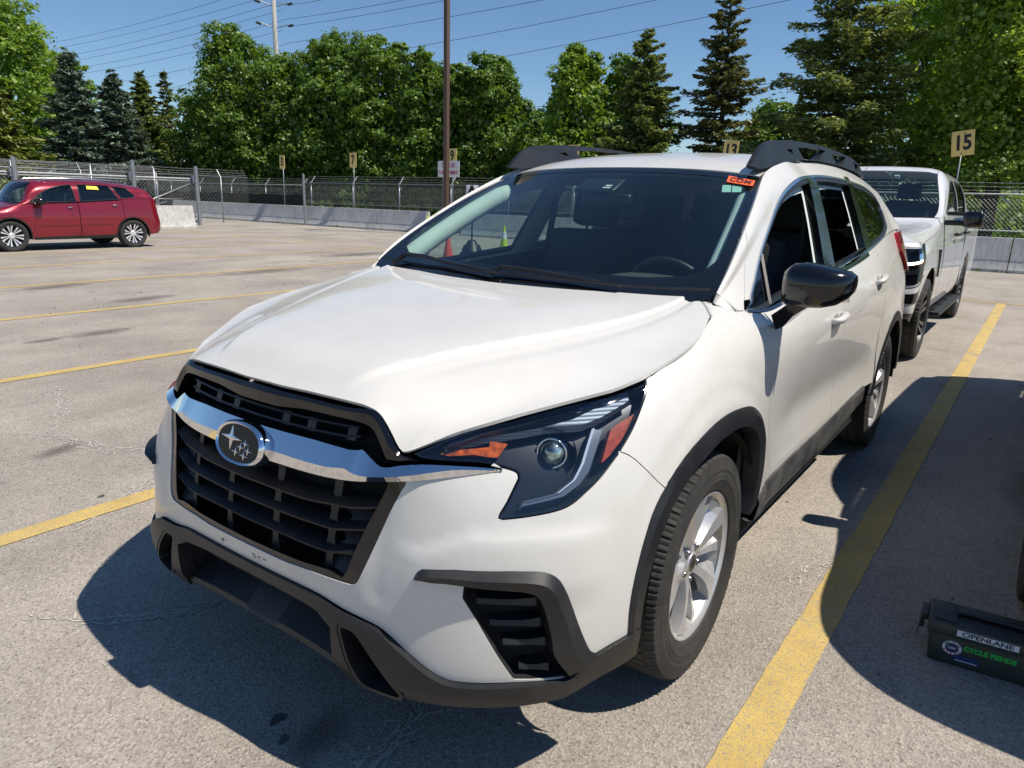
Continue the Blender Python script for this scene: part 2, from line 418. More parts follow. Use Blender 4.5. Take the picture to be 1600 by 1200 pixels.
for k,(a,b) in enumerate([(2.5,-12.3)]*9): line(a,b,-1.742-2.937*k,.12)
for k in range(2): line(2.5,-12.3,1.195+2.937*(k+1),.12)
# thin cross line at the far end of the stalls
V=[(-12.42,-30,.004),(-12.33,-30,.004),(-12.33,12,.004),(-12.42,12,.004)]; o=mk('yellow_cross_line',V,[(0,1,2,3)],YP,None,smooth=False); o['kind']='structure'
# cracks: pale, crazed bands that wander over the asphalt
CRK=mat('pale_crack_filler',(.47,.44,.395),.95,var=.25,vscale=30)
zq=[0]
def crack(pts,seed,spread=.05,dens_=1.0,wd=.008):
    rs=np.random.RandomState(seed); P=resamp(np.array(pts,float),step=.02); mb=MB(); L_=[]
    for s_ in range(int(7*dens_)):
        off=rs.uniform(-spread,spread)*.6; st=rs.randint(0,max(1,len(P)//2)); en=st+rs.randint(len(P)//4,len(P)); cur=[]; o=np.array([off,off*.5]); 
        for q in P[st:en]:
            o=o*.96+rs.normal(0,.010,2); cur.append(q+o)
        L_.append(cur)
        for j in range(0,len(cur)-3,4):
            if rs.rand()<.45:
                a=np.array(cur[j]); d=rs.normal(0,.025,2); L_.append([a,a+d*.5,a+d+rs.normal(0,.006,2)])
    for cur in L_:
        for a,b in zip(cur[:-1],cur[1:]):
            if rs.rand()<.22: continue
            a=np.array(a);b=np.array(b); d=b-a; l=np.linalg.norm(d)
            if l<1e-5: continue
            n=np.array([-d[1],d[0]])/l*wd*rs.uniform(.25,1)/2
            zq[0]=(zq[0]+1)%97; z_=.0016+zq[0]*.000022
            mb.add([(*(a-n),z_),(*(a+n),z_),(*(b+n*.8),z_),(*(b-n*.8),z_)],[(0,1,2,3)])
    o=mk('asphalt_crack',mb.V,mb.F,CRK,None,smooth=False); o['kind']='structure'
crack([(1.25,-1.02),(1.10,-.84),(.95,-.70),(.75,-.60),(.5,-.5)],1,.05,1.3)
crack([(1.35,.55),(1.05,.45),(.85,.40),(.6,.38)],2,.04,1)
crack([(.55,-3.4),(.30,-3.0),(.20,-2.5),(-.1,-2.2),(-.5,-2.1),(-1.0,-2.35),(-1.6,-2.6)],3,.07,1.6)
crack([(.35,-3.0),(.15,-3.3),(-.05,-3.75),(-.2,-4.3)],4,.07,1.5)
crack([(-.15,-2.2),(.30,-1.9),(.62,-1.70),(.80,-1.62)],5,.08,1.6)
crack([(.95,1.02),(.80,1.10),(.62,1.14),(.55,1.13)],6,.03,1.2)
crack([(-.4,.9),(-1.0,1.1),(-1.6,1.5)],7,.03,.6)
crack([(-2.5,-4.6),(-4.2,-5.2),(-6,-6.1)],8,.06,1); crack([(-1.3,-6.9),(-2.1,-7.6),(-2.5,-8.8)],9,.06,1); crack([(-4.9,.9),(-5.1,2.4)],10,.02,.6); crack([(-12.3,-3),(-13,-9),(-14,-16)],11,.1,1)

rs=np.random.RandomState(12); mb=MB()
for k in range(260):
    x,y=rs.uniform(-9,1.9),rs.uniform(-9,2.6); r=rs.uniform(.002,.0065)*(1+ (abs(x)+abs(y))*.12)
    V=[(x+r*math.cos(a)*rs.uniform(.7,1.2),y+r*math.sin(a)*rs.uniform(.7,1.2),0.001) for a in np.linspace(0,6.28,6)[:-1]]+[(x+r*.2,y,r*.9)]; mb.add(V,[(i,(i+1)%5,5) for i in range(5)])
tag(mb.build('loose_grit',mat('dark_grit',(.09,.075,.06),.9,var=.5,vscale=3),fix=True),'loose dark grit and small stones scattered over the asphalt','grit',kind='stuff')
# old tyre and oil marks
OIL=mat('oil_stain',(.075,.068,.062),.7,var=.4,vscale=9)
def blot(x,y,a,b,ang,seed):
    rs=np.random.RandomState(seed); n=40; V=[]; ca,sa=math.cos(ang),math.sin(ang)
    for k in range(n):
        t=2*math.pi*k/n; f=1+.16*math.sin(3*t+seed)+.09*math.sin(7*t+seed*2)+rs.uniform(-.05,.05); u,v=a*f*math.cos(t),b*f*math.sin(t); V.append((x+u*ca-v*sa,y+u*sa+v*ca,.0018))
    o=mk('oil_stain',V,[tuple(range(n))],OIL,None,smooth=False); o['kind']='structure'
STN=mat('faded_stain',(.175,.16,.145),.9,var=.2,vscale=7)
blot(.98,.08,.028,.017,.2,1); blot(1.02,.16,.02,.012,.5,2); blot(.55,-1.9,.02,.012,.5,3)
def arcmark(pts,w,seed):
    P=resamp(cr(pts,6),n=40); mb=MB(); rs=np.random.RandomState(seed)
    for a,b in zip(P[:-1],P[1:]):
        d=b-a; l=np.linalg.norm(d); nn=np.array([-d[1],d[0]])/l*w/2*rs.uniform(.6,1.1); mb.add([(*(a-nn),.0022),(*(a+nn),.0022),(*(b+nn),.0022),(*(b-nn),.0022)],[(0,1,2,3)])
    o=mk('crack_seal_mark',mb.V,mb.F,OIL,None,smooth=False); o['kind']='structure'
#arcmark([(-3.2,-7.5),(-3.5,-7.2),(-3.95,-7.35),(-3.85,-7.75),(-3.4,-7.85)],.05,1)

def stainmat(nm,col,amax):
    m=bpy.data.materials.new(nm); m.use_nodes=True; nt=m.node_tree; nt.nodes.clear(); o=nt.nodes.new('ShaderNodeOutputMaterial'); tc=nt.nodes.new('ShaderNodeTexCoord')
    mp=nt.nodes.new('ShaderNodeMapping'); mp.inputs['Location'].default_value=(-1,-1,0); mp.inputs['Scale'].default_value=(2,2,0); L(nt,tc.outputs['Generated'],mp.inputs[0])
    ln=nt.nodes.new('ShaderNodeVectorMath'); ln.operation='LENGTH'; L(nt,mp.outputs[0],ln.inputs[0]); f=noise(nt,3.5,6,.7,vec=tc.outputs['Object'])
    a=nt.nodes.new('ShaderNodeMath'); a.operation='MULTIPLY_ADD'; a.inputs[1].default_value=1.3; L(nt,f,a.inputs[0]); L(nt,ln.outputs['Value'],a.inputs[2])
    mr=nt.nodes.new('ShaderNodeMapRange'); mr.inputs[1].default_value=1.5; mr.inputs[2].default_value=.85; mr.inputs[3].default_value=0; mr.inputs[4].default_value=amax; L(nt,a.outputs[0],mr.inputs[0])
    t=nt.nodes.new('ShaderNodeBsdfTransparent'); d=nt.nodes.new('ShaderNodeBsdfDiffuse'); d.inputs[0].default_value=(*col,1); x=nt.nodes.new('ShaderNodeMixShader'); L(nt,mr.outputs[0],x.inputs[0]); L(nt,t.outputs[0],x.inputs[1]); L(nt,d.outputs[0],x.inputs[2]); L(nt,x.outputs[0],o.inputs[0]); return m
S1=stainmat('soft_dark_stain',(.12,.108,.095),.42); S2=stainmat('soft_pale_dust',(.46,.43,.385),.5)
def stain(x,y,a,b,ang,m,z):
    ca,sa=math.cos(ang),math.sin(ang); o=mk('asphalt_stain',[(p_*a,q*b,0) for p_,q in ((-1,-1),(1,-1),(1,1),(-1,1))],[(0,1,2,3)],m,None,smooth=False); o.location=(x,y,z); o.rotation_euler=(0,0,ang); o['kind']='structure'
rs=np.random.RandomState(8)
for i,(x,y,a,b,g) in enumerate([(-.88,-6.11,.30,.13,.05),(-1.45,-6.15,.50,.22,.05),(-2.6,-10.2,.8,.30,.1),(-2.9,-8.2,.7,.3,.1),(.38,-2.75,.22,.10,.3),(-4.6,-6.4,1.2,.35,.1),(-8.4,2.2,.9,.35,.1),(-2.5,1.9,.7,.3,.1),(.95,.22,.16,.09,.2),(-6.2,-10.2,1.6,.5,.05),(-10.5,-12.2,2.0,.6,.05)]): stain(x,y,a,b,g,S1,.0028+i*.00006)
for i in range(14): stain(rs.uniform(-12,1.5),rs.uniform(-14,-2.2) if i%3 else rs.uniform(1.4,3),rs.uniform(.4,1.6),rs.uniform(.15,.5),rs.uniform(-.3,.3),S2,.0036+i*.00005)
# ---- front stations (9), then side stations, then rear ----
def z_(z,*xy): return [(x,y,z) for x,y in xy]
LV=[
 # level 0 (bottom edge)
 z_(.22,(.93,0),(.93,.2),(.94,.40),(.930,.54),(.885,.655),(.820,.76),(.72,.85),(.615,.90),(.50,.94)),
 z_(.33,(.98,0),(.98,.2),(.978,.40),(.958,.54),(.908,.655),(.84,.76),(.742,.845),(.628,.905),(.50,.947)),
 z_(.45,(.985,0),(.984,.2),(.976,.40),(.957,.53),(.908,.655),(.84,.755),(.745,.84),(.63,.905),(.50,.95)),
 z_(.55,(1.0,0),(.995,.2),(.975,.40),(.95,.53),(.90,.65),(.828,.75),(.735,.835),(.62,.90),(.49,.95)),
 z_(.67,(.985,0),(.978,.2),(.950,.40),(.925,.52),(.878,.635),(.808,.735),(.715,.825),(.605,.892),(.475,.942)),
 z_(.79,(.965,0),(.955,.2),(.925,.40),(.898,.51),(.852,.615),(.782,.71),(.69,.80),(.58,.872),(.45,.93)),
 z_(.89,(.94,0),(.93,.2),(.903,.40),(.882,.50),(.812,.580),(.738,.670),(.650,.758),(.545,.838),(.415,.908)),
 z_(.97,(.912,0),(.905,.2),(.884,.40),(.852,.475),(.765,.540),(.675,.630),(.590,.715),(.495,.800),(.375,.880)),
 z_(1.03,(.88,0),(.873,.2),(.852,.40),(.815,.455),(.715,.505),(.620,.585),(.530,.665),(.435,.755),(.320,.850)),
 z_(1.06,(.855,0),(.848,.2),(.827,.40),(.785,.440),(.680,.490),(.580,.560),(.490,.630),(.395,.720),(.280,.820)),
]
def st(x,prof): return [(x,y,z) for y,z in prof]
SIDE=[
 st(.32,[(.945,.22),(.952,.33),(.957,.45),(.958,.55),(.955,.67),(.950,.79),(.940,.89),(.915,.965),(.865,1.030),(.82,1.050)]),
 st(.12,[(.945,.22),(.953,.33),(.958,.45),(.960,.55),(.960,.67),(.957,.79),(.950,.90),(.930,.98),(.885,1.060),(.82,1.095)]),
 st(-.10,[(.940,.22),(.950,.33),(.956,.45),(.960,.55),(.961,.67),(.960,.79),(.953,.91),(.936,1.00),(.895,1.085),(.82,1.130)]),
 st(-.30,[(.930,.24),(.942,.34),(.950,.46),(.955,.56),(.957,.68),(.958,.80),(.955,.92),(.944,1.01),(.910,1.090),(.845,1.140)]),
 st(-.50,[(.915,.26),(.932,.35),(.944,.46),(.947,.56),(.947,.68),(.953,.80),(.958,.92),(.950,1.02),(.922,1.075),(.872,1.120)]),
 st(-.90,[(.905,.27),(.925,.35),(.940,.47),(.940,.56),(.936,.68),(.945,.80),(.960,.92),(.957,1.02),(.928,1.09),(.875,1.148)]),
 st(-1.50,[(.905,.27),(.925,.35),(.940,.47),(.940,.56),(.934,.68),(.943,.80),(.960,.93),(.960,1.03),(.930,1.11),(.874,1.183)]),
 st(-2.10,[(.915,.28),(.935,.37),(.945,.48),(.945,.57),(.944,.69),(.952,.81),(.964,.94),(.962,1.05),(.927,1.14),(.868,1.224)]),
 st(-2.50,[(.940,.28),(.952,.37),(.958,.48),(.960,.58),(.960,.70),(.964,.82),(.967,.95),(.959,1.07),(.917,1.17),(.858,1.267)]),
 st(-2.90,[(.938,.27),(.946,.37),(.952,.48),(.954,.58),(.955,.70),(.956,.83),(.952,.96),(.937,1.09),(.895,1.21),(.842,1.318)]),
 st(-3.30,[(.925,.27),(.933,.37),(.938,.48),(.940,.58),(.940,.70),(.938,.83),(.930,.97),(.912,1.10),(.868,1.22),(.815,1.340)]),
 st(-3.65,[(.88,.28),(.892,.38),(.900,.48),(.902,.58),(.900,.70),(.893,.83),(.880,.97),(.855,1.10),(.82,1.22),(.775,1.350)]),
 [(-3.88,.78,.30),(-3.90,.80,.38),(-3.92,.81,.48),(-3.92,.81,.58),(-3.90,.80,.70),(-3.87,.79,.83),(-3.84,.77,.97),(-3.81,.74,1.10),(-3.78,.71,1.22),(-3.74,.68,1.350)],
 [(-3.97,.50,.32),(-4.00,.50,.38),(-4.02,.50,.48),(-4.02,.50,.58),(-3.99,.50,.70),(-3.96,.50,.83),(-3.93,.49,.97),(-3.90,.48,1.10),(-3.87,.46,1.22),(-3.82,.44,1.350)],
 [(-3.98,0,.32),(-4.01,0,.38),(-4.03,0,.48),(-4.03,0,.58),(-4.00,0,.70),(-3.97,0,.83),(-3.94,0,.97),(-3.91,0,1.10),(-3.88,0,1.22),(-3.83,0,1.350)],
]
WV=[.22,.33,.45,.55,.67,.79,.90,.99,1.07,1.13]
net=[[LV[k][j] for k in range(10)] for j in range(9)]+SIDE
import numpy as np
_a=np.array(net); _m=_a[:,4]
WU=np.concatenate([[0],np.cumsum(np.linalg.norm(np.diff(_m,axis=0),axis=1))])
WRAP=Surf(WU,WV,_a,smooth=4)
# ---- greenhouse side: belt row shared with the wrap, top row = windscreen edge then roof ditch
def gcol(b,t,c1,c2,c3):
    b=np.array(b);t=np.array(t)
    o=[b]
    for f,c in ((.30,c1),(.6,c2),(.85,c3)):
        q=b+(t-b)*f; q=q+np.array([0,c,0]); o.append(q)
    return o+[t]
GC=[gcol((-.30,.855,1.140),(-.275,.790,1.190),0,0,0),
    gcol((-.50,.872,1.120),(-.50,.758,1.322),.004,.006,.006),
    gcol((-.70,.874,1.135),(-.79,.703,1.470),.008,.014,.016),
    gcol((-.95,.875,1.151),(-1.06,.643,1.586),.014,.026,.028),
    gcol((-1.25,.875,1.169),(-1.30,.628,1.640),.018,.034,.036),
    gcol((-1.60,.874,1.189),(-1.62,.622,1.672),.020,.036,.038),
    gcol((-2.10,.868,1.224),(-2.10,.616,1.694),.020,.036,.040),
    gcol((-2.50,.858,1.267),(-2.50,.608,1.695),.018,.036,.040),
    gcol((-2.90,.842,1.318),(-2.90,.598,1.680),.016,.034,.038),
    gcol((-3.30,.815,1.340),(-3.28,.585,1.650),.014,.030,.034),
    gcol((-3.65,.785,1.350),(-3.52,.560,1.615),.012,.026,.030),
    gcol((-3.74,.680,1.350),(-3.60,.52,1.60),.01,.02,.02)]
_g=np.array(GC); GU=np.concatenate([[0],np.cumsum(np.linalg.norm(np.diff(_g[:,1],axis=0),axis=1))])
GREEN=Surf(GU,[0,.16,.32,.46,.55],_g,smooth=1)
# ---- hood: columns across, front edge -> rear edge
HC=[ # (front pts ... rear)
 [(.912,0,.978),(.865,0,1.012),(.72,0,1.050),(.45,0,1.090),(.15,0,1.128),(-.17,0,1.160)],
 [(.907,.20,.977),(.86,.20,1.010),(.715,.20,1.049),(.445,.20,1.090),(.145,.20,1.128),(-.172,.20,1.160)],
 [(.888,.39,.971),(.845,.385,1.000),(.70,.39,1.043),(.435,.395,1.086),(.14,.40,1.126),(-.185,.41,1.161)],
 [(.890,.455,.925),(.850,.455,.965),(.69,.46,1.028),(.425,.47,1.080),(.13,.49,1.122),(-.20,.50,1.162)],
 [(.890,.505,.888),(.840,.512,.938),(.665,.53,1.010),(.405,.56,1.066),(.115,.58,1.114),(-.215,.60,1.163)],
 [(.772,.582,.926),(.735,.585,.950),(.59,.61,1.004),(.37,.645,1.056),(.10,.665,1.108),(-.23,.67,1.165)],
 [(.660,.670,.963),(.625,.670,.977),(.50,.69,1.011),(.32,.720,1.054),(.08,.735,1.101),(-.245,.72,1.168)],
 [(.533,.755,.992),(.50,.754,1.001),(.41,.765,1.023),(.265,.790,1.055),(.06,.790,1.094),(-.255,.745,1.171)],
 [(.446,.815,1.013),(.41,.815,1.021),(.34,.822,1.036),(.215,.838,1.060),(.045,.832,1.091),(-.22,.780,1.160)],
 [(.357,.850,1.035),(.33,.854,1.040),(.27,.861,1.051),(.170,.871,1.070),(.030,.864,1.093),(-.14,.827,1.132)],
]
HU=[0,.2,.39,.46,.535,.63,.73,.82,.875,.91]
HV=[0,.055,.21,.49,.80,1.13]
HOOD=Surf(HU,HV,HC,du=.03,dv=.03,smooth=7)
_he=[(0,(.908,0,.983)),(.076,(.907,.076,.982)),(.184,(.901,.184,.984)),(.32,(.892,.32,.983)),(.37,(.885,.369,.981)),(.40,(.882,.396,.976)),(.42,(.880,.411,.971)),(.44,(.879,.424,.963)),(.465,(.880,.442,.946)),(.49,(.881,.463,.921)),(.512,(.882,.478,.900)),(.53,(.881,.492,.885)),(.546,(.874,.504,.888)),(.565,(.862,.516,.893)),
 (.63,(.785,.578,.930)),(.73,(.672,.668,.966)),(.82,(.540,.752,.993)),(.875,(.446,.815,1.013)),(.91,(.357,.850,1.035))]
HOOD.fix=(np.array([a for a,_ in _he]),np.array([b for _,b in _he]),.13)
# ---- windscreen
def wrow(l): return l
WS=Surf([0,.3,.6,.78],[0,.12,.5,.9,1.0],[
 [(-.10,0,1.145),(-.20,0,1.205),(-.54,0,1.395),(-.90,0,1.575),(-.99,0,1.618)],
 [(-.118,.3,1.143),(-.22,.295,1.204),(-.555,.28,1.393),(-.91,.255,1.572),(-.998,.25,1.615)],
 [(-.17,.59,1.140),(-.27,.575,1.202),(-.60,.53,1.385),(-.945,.485,1.561),(-1.028,.475,1.602)],
 [(-.205,.80,1.138),(-.315,.785,1.215),(-.64,.733,1.398),(-.975,.665,1.552),(-1.06,.643,1.586)]],du=.04,dv=.04,smooth=1)
# ---- roof
RC=[]
for f in (0,.35,.7,.92,1.0):
    col=[]
    for (xc,zc,xe,ye,ze) in [(-.99,1.622,-1.062,.636,1.588),(-1.12,1.662,-1.17,.632,1.612),(-1.4,1.705,-1.42,.626,1.652),(-1.9,1.737,-1.9,.619,1.688),(-2.5,1.742,-2.5,.608,1.697),(-3.0,1.722,-3.0,.595,1.677),(-3.5,1.672,-3.45,.57,1.627),(-3.75,1.635,-3.58,.55,1.605)]:
        g=f*f
        col.append((xc+(xe-xc)*g,ye*f,zc+(ze-zc)*(.55*f**2+.45*f**6)))
    RC.append(col)
ROOF=Surf([0,.22,.44,.58,.63],[0,.14,.42,.92,1.52,2.02,2.52,2.8],RC,smooth=1)
FEAT={
 'head_out':[[0.5488,0.8937],[0.676,0.9406],[0.8183,0.9778],[0.9713,1.0135],[1.0723,1.0374],[1.1634,1.0723],[1.1819,1.0661],[1.1809,1.0339],[1.1515,0.9817],[1.1175,0.9261],[1.0765,0.8745],[1.0268,0.8253],[0.9843,0.7945],[0.9483,0.7721],[0.909,0.7607],[0.8383,0.7525],[0.7788,0.7479],[0.7682,0.7514],[0.7714,0.7607],[0.7889,0.7861],[0.8071,0.8185],[0.8189,0.839],[0.8148,0.852],[0.7915,0.8609],[0.7538,0.8698],[0.7206,0.874],[0.6448,0.877],[0.6027,0.8793],[0.571,0.883]],
 'gap_bf':[[1.0796,0.8811],[1.0985,0.8732],[1.1218,0.859],[1.1544,0.8315],[1.1939,0.7982],[1.2602,0.7453]],
 'clad_top':[[0.2163,0.4894],[0.3013,0.4863],[0.378,0.473],[0.4467,0.4658],[0.4964,0.4552],[0.5533,0.417],[0.6069,0.378],[0.6493,0.3571],[0.6919,0.3519],[0.8094,0.3518],[0.9231,0.3412],[0.954,0.3458],[1.0322,0.383],[1.1631,0.4075]],
 'clad_bot':[[1.1712,0.3193],[1.0516,0.3021],[0.9449,0.2717],[0.8825,0.2719],[0.7716,0.2733],[0.6633,0.2694],[0.5786,0.2704],[0.52,0.2723]],
 'grille_low':[[0.1796,0.5405],[0.2472,0.5445],[0.3267,0.5449],[0.3847,0.546],[0.4051,0.5477],[0.4179,0.5554],[0.4266,0.5706],[0.4437,0.6165],[0.4668,0.6806],[0.4911,0.7411],[0.5202,0.7998],[0.5336,0.8173]],
 'chrome_bot':[[0.1438,0.7933],[0.2244,0.7927],[0.2981,0.7939],[0.3744,0.7994],[0.4551,0.8121],[0.5324,0.8238],[0.6781,0.8435],[0.7486,0.8521],[0.7812,0.8561]],
 'chrome_ridge':[[0.1538,0.8249],[0.2327,0.8226],[0.3051,0.8232],[0.3559,0.83],[0.3821,0.822],[0.4301,0.8222],[0.5228,0.8366],[0.6229,0.852],[0.6785,0.857],[0.748,0.8567],[0.7799,0.8551]],
 'chrome_top':[[0.123,0.8811],[0.2432,0.8814],[0.3525,0.877],[0.3943,0.8854],[0.4261,0.8658],[0.4521,0.8517],[0.4797,0.8518],[0.5135,0.8607],[0.5758,0.8677],[0.6778,0.8662],[0.7488,0.8623],[0.7814,0.8578]],
 'trim_out':[[0.0865,0.9982],[0.1901,1.0069],[0.3235,1.0012],[0.4017,0.9933],[0.4378,0.9764],[0.4662,0.9491],[0.4919,0.916],[0.5155,0.8879],[0.5509,0.8821]],
 'trim_in':[[0.0997,0.9558],[0.1842,0.9563],[0.2981,0.957],[0.3721,0.9547],[0.412,0.9457],[0.4347,0.9253],[0.4531,0.8988],[0.4703,0.8724],[0.4951,0.8633],[0.5507,0.8728]],
 'bezel_out':[[0.5739,0.6052],[0.5782,0.6163],[0.5885,0.6282],[0.6658,0.6354],[0.7961,0.6345],[0.866,0.6287],[0.9058,0.6123],[0.9309,0.5786],[0.9582,0.5236],[0.987,0.4536],[1.0127,0.4001],[1.0299,0.3856]],
 'bezel_in':[[0.9458,0.3583],[0.9172,0.3622],[0.9091,0.4181],[0.8986,0.4729],[0.8783,0.542],[0.8576,0.5794],[0.8221,0.5926],[0.6888,0.6047],[0.6482,0.6076],[0.5809,0.6021]],
 'fog_hole':[[0.6904,0.5989],[0.6883,0.5703],[0.7215,0.5171],[0.7779,0.4208],[0.8129,0.3614],[0.9232,0.343],[0.9152,0.4081],[0.9045,0.4644],[0.8835,0.5353],[0.8619,0.5736],[0.825,0.5874]],
 'scoop':[[0.3792,0.443],[0.3979,0.4444],[0.4332,0.4395],[0.4709,0.4014],[0.5115,0.3487],[0.5463,0.3002],[0.5323,0.2741],[0.48,0.2702],[0.4389,0.2752],[0.4046,0.3288],[0.386,0.3879]],
 'amber_refl':[[1.1322,0.9719],[1.0853,0.9515],[1.0635,0.9392],[1.0348,0.8594],[1.0565,0.8739],[1.0957,0.9119]],
 'drl':[[1.0172,0.948],[1.0489,0.9447],[1.0101,0.8471],[0.9824,0.8152],[0.938,0.7903],[0.8289,0.7736],[0.8173,0.7663],[0.8343,0.7873],[0.918,0.8003],[0.9621,0.8274],[0.9862,0.8648]],
 'strip':[[0.6346,0.915],[0.7408,0.9382],[0.8894,0.9581],[0.9915,0.9592],[1.0432,0.9745],[1.1259,1.0146],[1.1199,1.048],[1.0442,1.0259],[0.9755,0.9987],[0.8382,0.9715],[0.7246,0.9486],[0.6447,0.9243]],
 'amber':[[0.6204,0.8995],[0.6777,0.9108],[0.7502,0.9178],[0.7498,0.9313],[0.7958,0.9251],[0.7719,0.8937],[0.7507,0.8937],[0.7101,0.8993],[0.6441,0.8943]],
 'projector':[[0.9225,0.9338]],
 'projector2':[[0.8739,0.8986]],
 'slat1':[[0.1419,0.7199],[0.2245,0.7192],[0.2992,0.7245],[0.3696,0.7283],[0.4461,0.7361]],
 'slat2':[[0.1496,0.666],[0.2327,0.6659],[0.3276,0.6657],[0.4357,0.678]],
 'slat3':[[0.1562,0.6102],[0.2407,0.6068],[0.3182,0.6064],[0.4018,0.614]],
 'frame_in':[[0.1571,0.5575],[0.2432,0.5587],[0.3223,0.5632],[0.3738,0.5556],[0.3865,0.5727],[0.4032,0.6278],[0.4291,0.6967],[0.4567,0.7561],[0.4757,0.7976]],
 'uslat':[[0.1252,0.9016],[0.2232,0.9019],[0.2905,0.9027],[0.3325,0.9107]],
 'strut':[[0.1166,0.669]],
 'strut2':[[0.0919,0.7135]],
 'strut3':[[0.3133,0.7234]],
 'bump_edge':[[0.7014,0.7142],[0.6484,0.688],[0.5874,0.6537],[0.5577,0.6197]],
 'dirt':[[0.0975,0.5123]],
 'dirt2':[[0.0614,0.5122]],
 'fogslats':[[0.7193,0.5514],[0.8649,0.5416],[0.7531,0.4974],[0.88,0.4877],[0.7872,0.4469],[0.8958,0.4362],[0.8286,0.3773],[0.9048,0.3645]],
 'lip_c':[[0.132,0.2704],[0.2664,0.2853],[0.4441,0.2764]],
 'clad_c2':[[0.3863,0.437],[0.1456,0.4517],[0.0,0.4643]],
 'clad_c1':[[0.4033,0.4762],[0.2597,0.4834],[0.0799,0.4856]],
 'grl_c':[[0.4479,0.5424],[0.396,0.5307],[0.2822,0.5313],[0.1217,0.54]],
 'archF_front':[[1.1333,0.4073],[1.1501,0.529],[1.1873,0.6455],[1.2544,0.7476]],
 'archF_out':[[1.1358,0.405],[1.1325,0.48],[1.1398,0.56],[1.1641,0.6549],[1.2134,0.7447],[1.3427,0.8245],[1.4955,0.863],[1.6291,0.8719],[1.7621,0.8596],[1.8642,0.8365],[1.9554,0.7912],[2.0114,0.7479],[2.0515,0.6908],[2.0735,0.6096],[2.0695,0.5298],[2.0495,0.4494]],
 'archF_in':[[1.1747,0.405],[1.1801,0.5],[1.2093,0.61],[1.2769,0.7047],[1.4053,0.7701],[1.5543,0.8047],[1.646,0.8119],[1.7571,0.8049],[1.8612,0.7737],[1.9413,0.7212],[1.9894,0.6499],[2.0074,0.5627],[1.9994,0.4898],[1.9794,0.4199]],
 'archR_out':[[5.036,0.4005],[5.0138,0.499],[4.9737,0.5868],[4.9179,0.6646],[4.8482,0.7276],[4.7673,0.7744],[4.678,0.8057],[4.5835,0.8223],[4.4873,0.8237],[4.3928,0.8095],[4.3035,0.779],[4.2226,0.7309],[4.1531,0.6653],[4.0974,0.5874],[4.0576,0.4998],[4.0352,0.4017]],
 'archR_in':[[4.9764,0.3921],[4.9567,0.4793],[4.9215,0.5569],[4.8724,0.6261],[4.811,0.6832],[4.7397,0.7263],[4.661,0.755],[4.5778,0.7697],[4.493,0.7706],[4.4097,0.757],[4.3311,0.7282],[4.2598,0.6838],[4.1985,0.6255],[4.1495,0.5568],[4.1144,0.4795],[4.0946,0.3928]],
 'door_f':[[2.0565,1.081],[2.0543,1.054],[2.0493,1.0185],[2.0492,0.9828],[2.0573,0.9006],[2.1013,0.7956],[2.1434,0.6493],[2.1277,0.5413],[2.1039,0.4625]],
 'door_m':[[3.2273,1.0914],[3.0947,0.9707],[3.1394,0.9044],[3.2279,0.7912],[3.2512,0.6919],[3.2093,0.5799],[3.1858,0.4907]],
 'door_r':[[4.417,1.0466],[4.3086,0.9858],[4.3237,0.9111],[4.2037,0.8187]],
 'sill_top':[[2.0712,0.4445],[2.2186,0.4525],[2.5584,0.4342],[2.9436,0.436],[3.405,0.4426],[3.8094,0.4646]],
 'handles':[[2.9514,0.9756],[3.9184,1.0257]],
 'mirrorfoot':[[2.169,1.1028],[2.2009,1.0429]],
 'hood_w':[[0.5185,0.8911],[0.5486,0.8991],[0.676,0.9406],[0.8183,0.9778],[0.9713,1.0135],[1.0723,1.0374],[1.17,1.0735],[1.4899,1.0894],[1.6224,1.0955],[1.7654,1.1219],[1.8058,1.13],[1.8058,1.13]],
 'apil_cut':[[0.1326,0.4762],[0.1763,0.3655],[0.1922,0.2952],[0.2052,0.2243]],
 'win_out':[[0.1418,0.0],[0.1305,0.0274],[0.142,0.0973],[0.1838,0.1771],[0.3098,0.2897],[0.4268,0.3469],[0.5575,0.3845],[0.7081,0.4192],[0.8852,0.4505],[1.0852,0.4677],[1.2798,0.4756],[1.4326,0.4753],[1.7134,0.4646],[2.1125,0.4403],[2.5092,0.404],[2.792,0.3324],[2.8584,0.2115],[2.8006,0.0849],[2.7352,0.0436],[2.5378,0.003],[2.308,0.0],[2.099,0.0],[1.7441,0.0],[1.368,0.0],[0.8101,0.0016],[0.4402,0.0]],
 'b_front':[[1.242,0.4448],[1.1212,0.0503]],
 'b_mid':[[1.3037,0.4453],[1.1893,0.014]],
 'b_rear':[[1.3799,0.4419],[1.283,0.0142]],
 'c_front':[[2.0349,0.4179],[1.9869,0.0049]],
 'c_rear':[[2.1513,0.4146],[2.1571,0.0072]],
 'div':[[0.4272,0.3011],[0.3719,0.0485]],
 'com':[[0.6551,0.8986],[0.6519,0.9637],[0.7623,0.9318],[0.7599,0.8679]],
 'tagA':[[0.6554,0.8138],[0.6428,0.8833],[0.6775,0.8889],[0.6884,0.8172]],
 'tagB':[[0.6918,0.8176],[0.6812,0.8895],[0.7193,0.8893],[0.7248,0.8212]],
 'ws_edge':[[0.7774,0.9823],[0.7734,0.8291],[0.7761,0.5935],[0.78,0.4237],[0.78,0.2881],[0.78,0.2034],[0.78,0.1356],[0.7692,0.0782]],
}
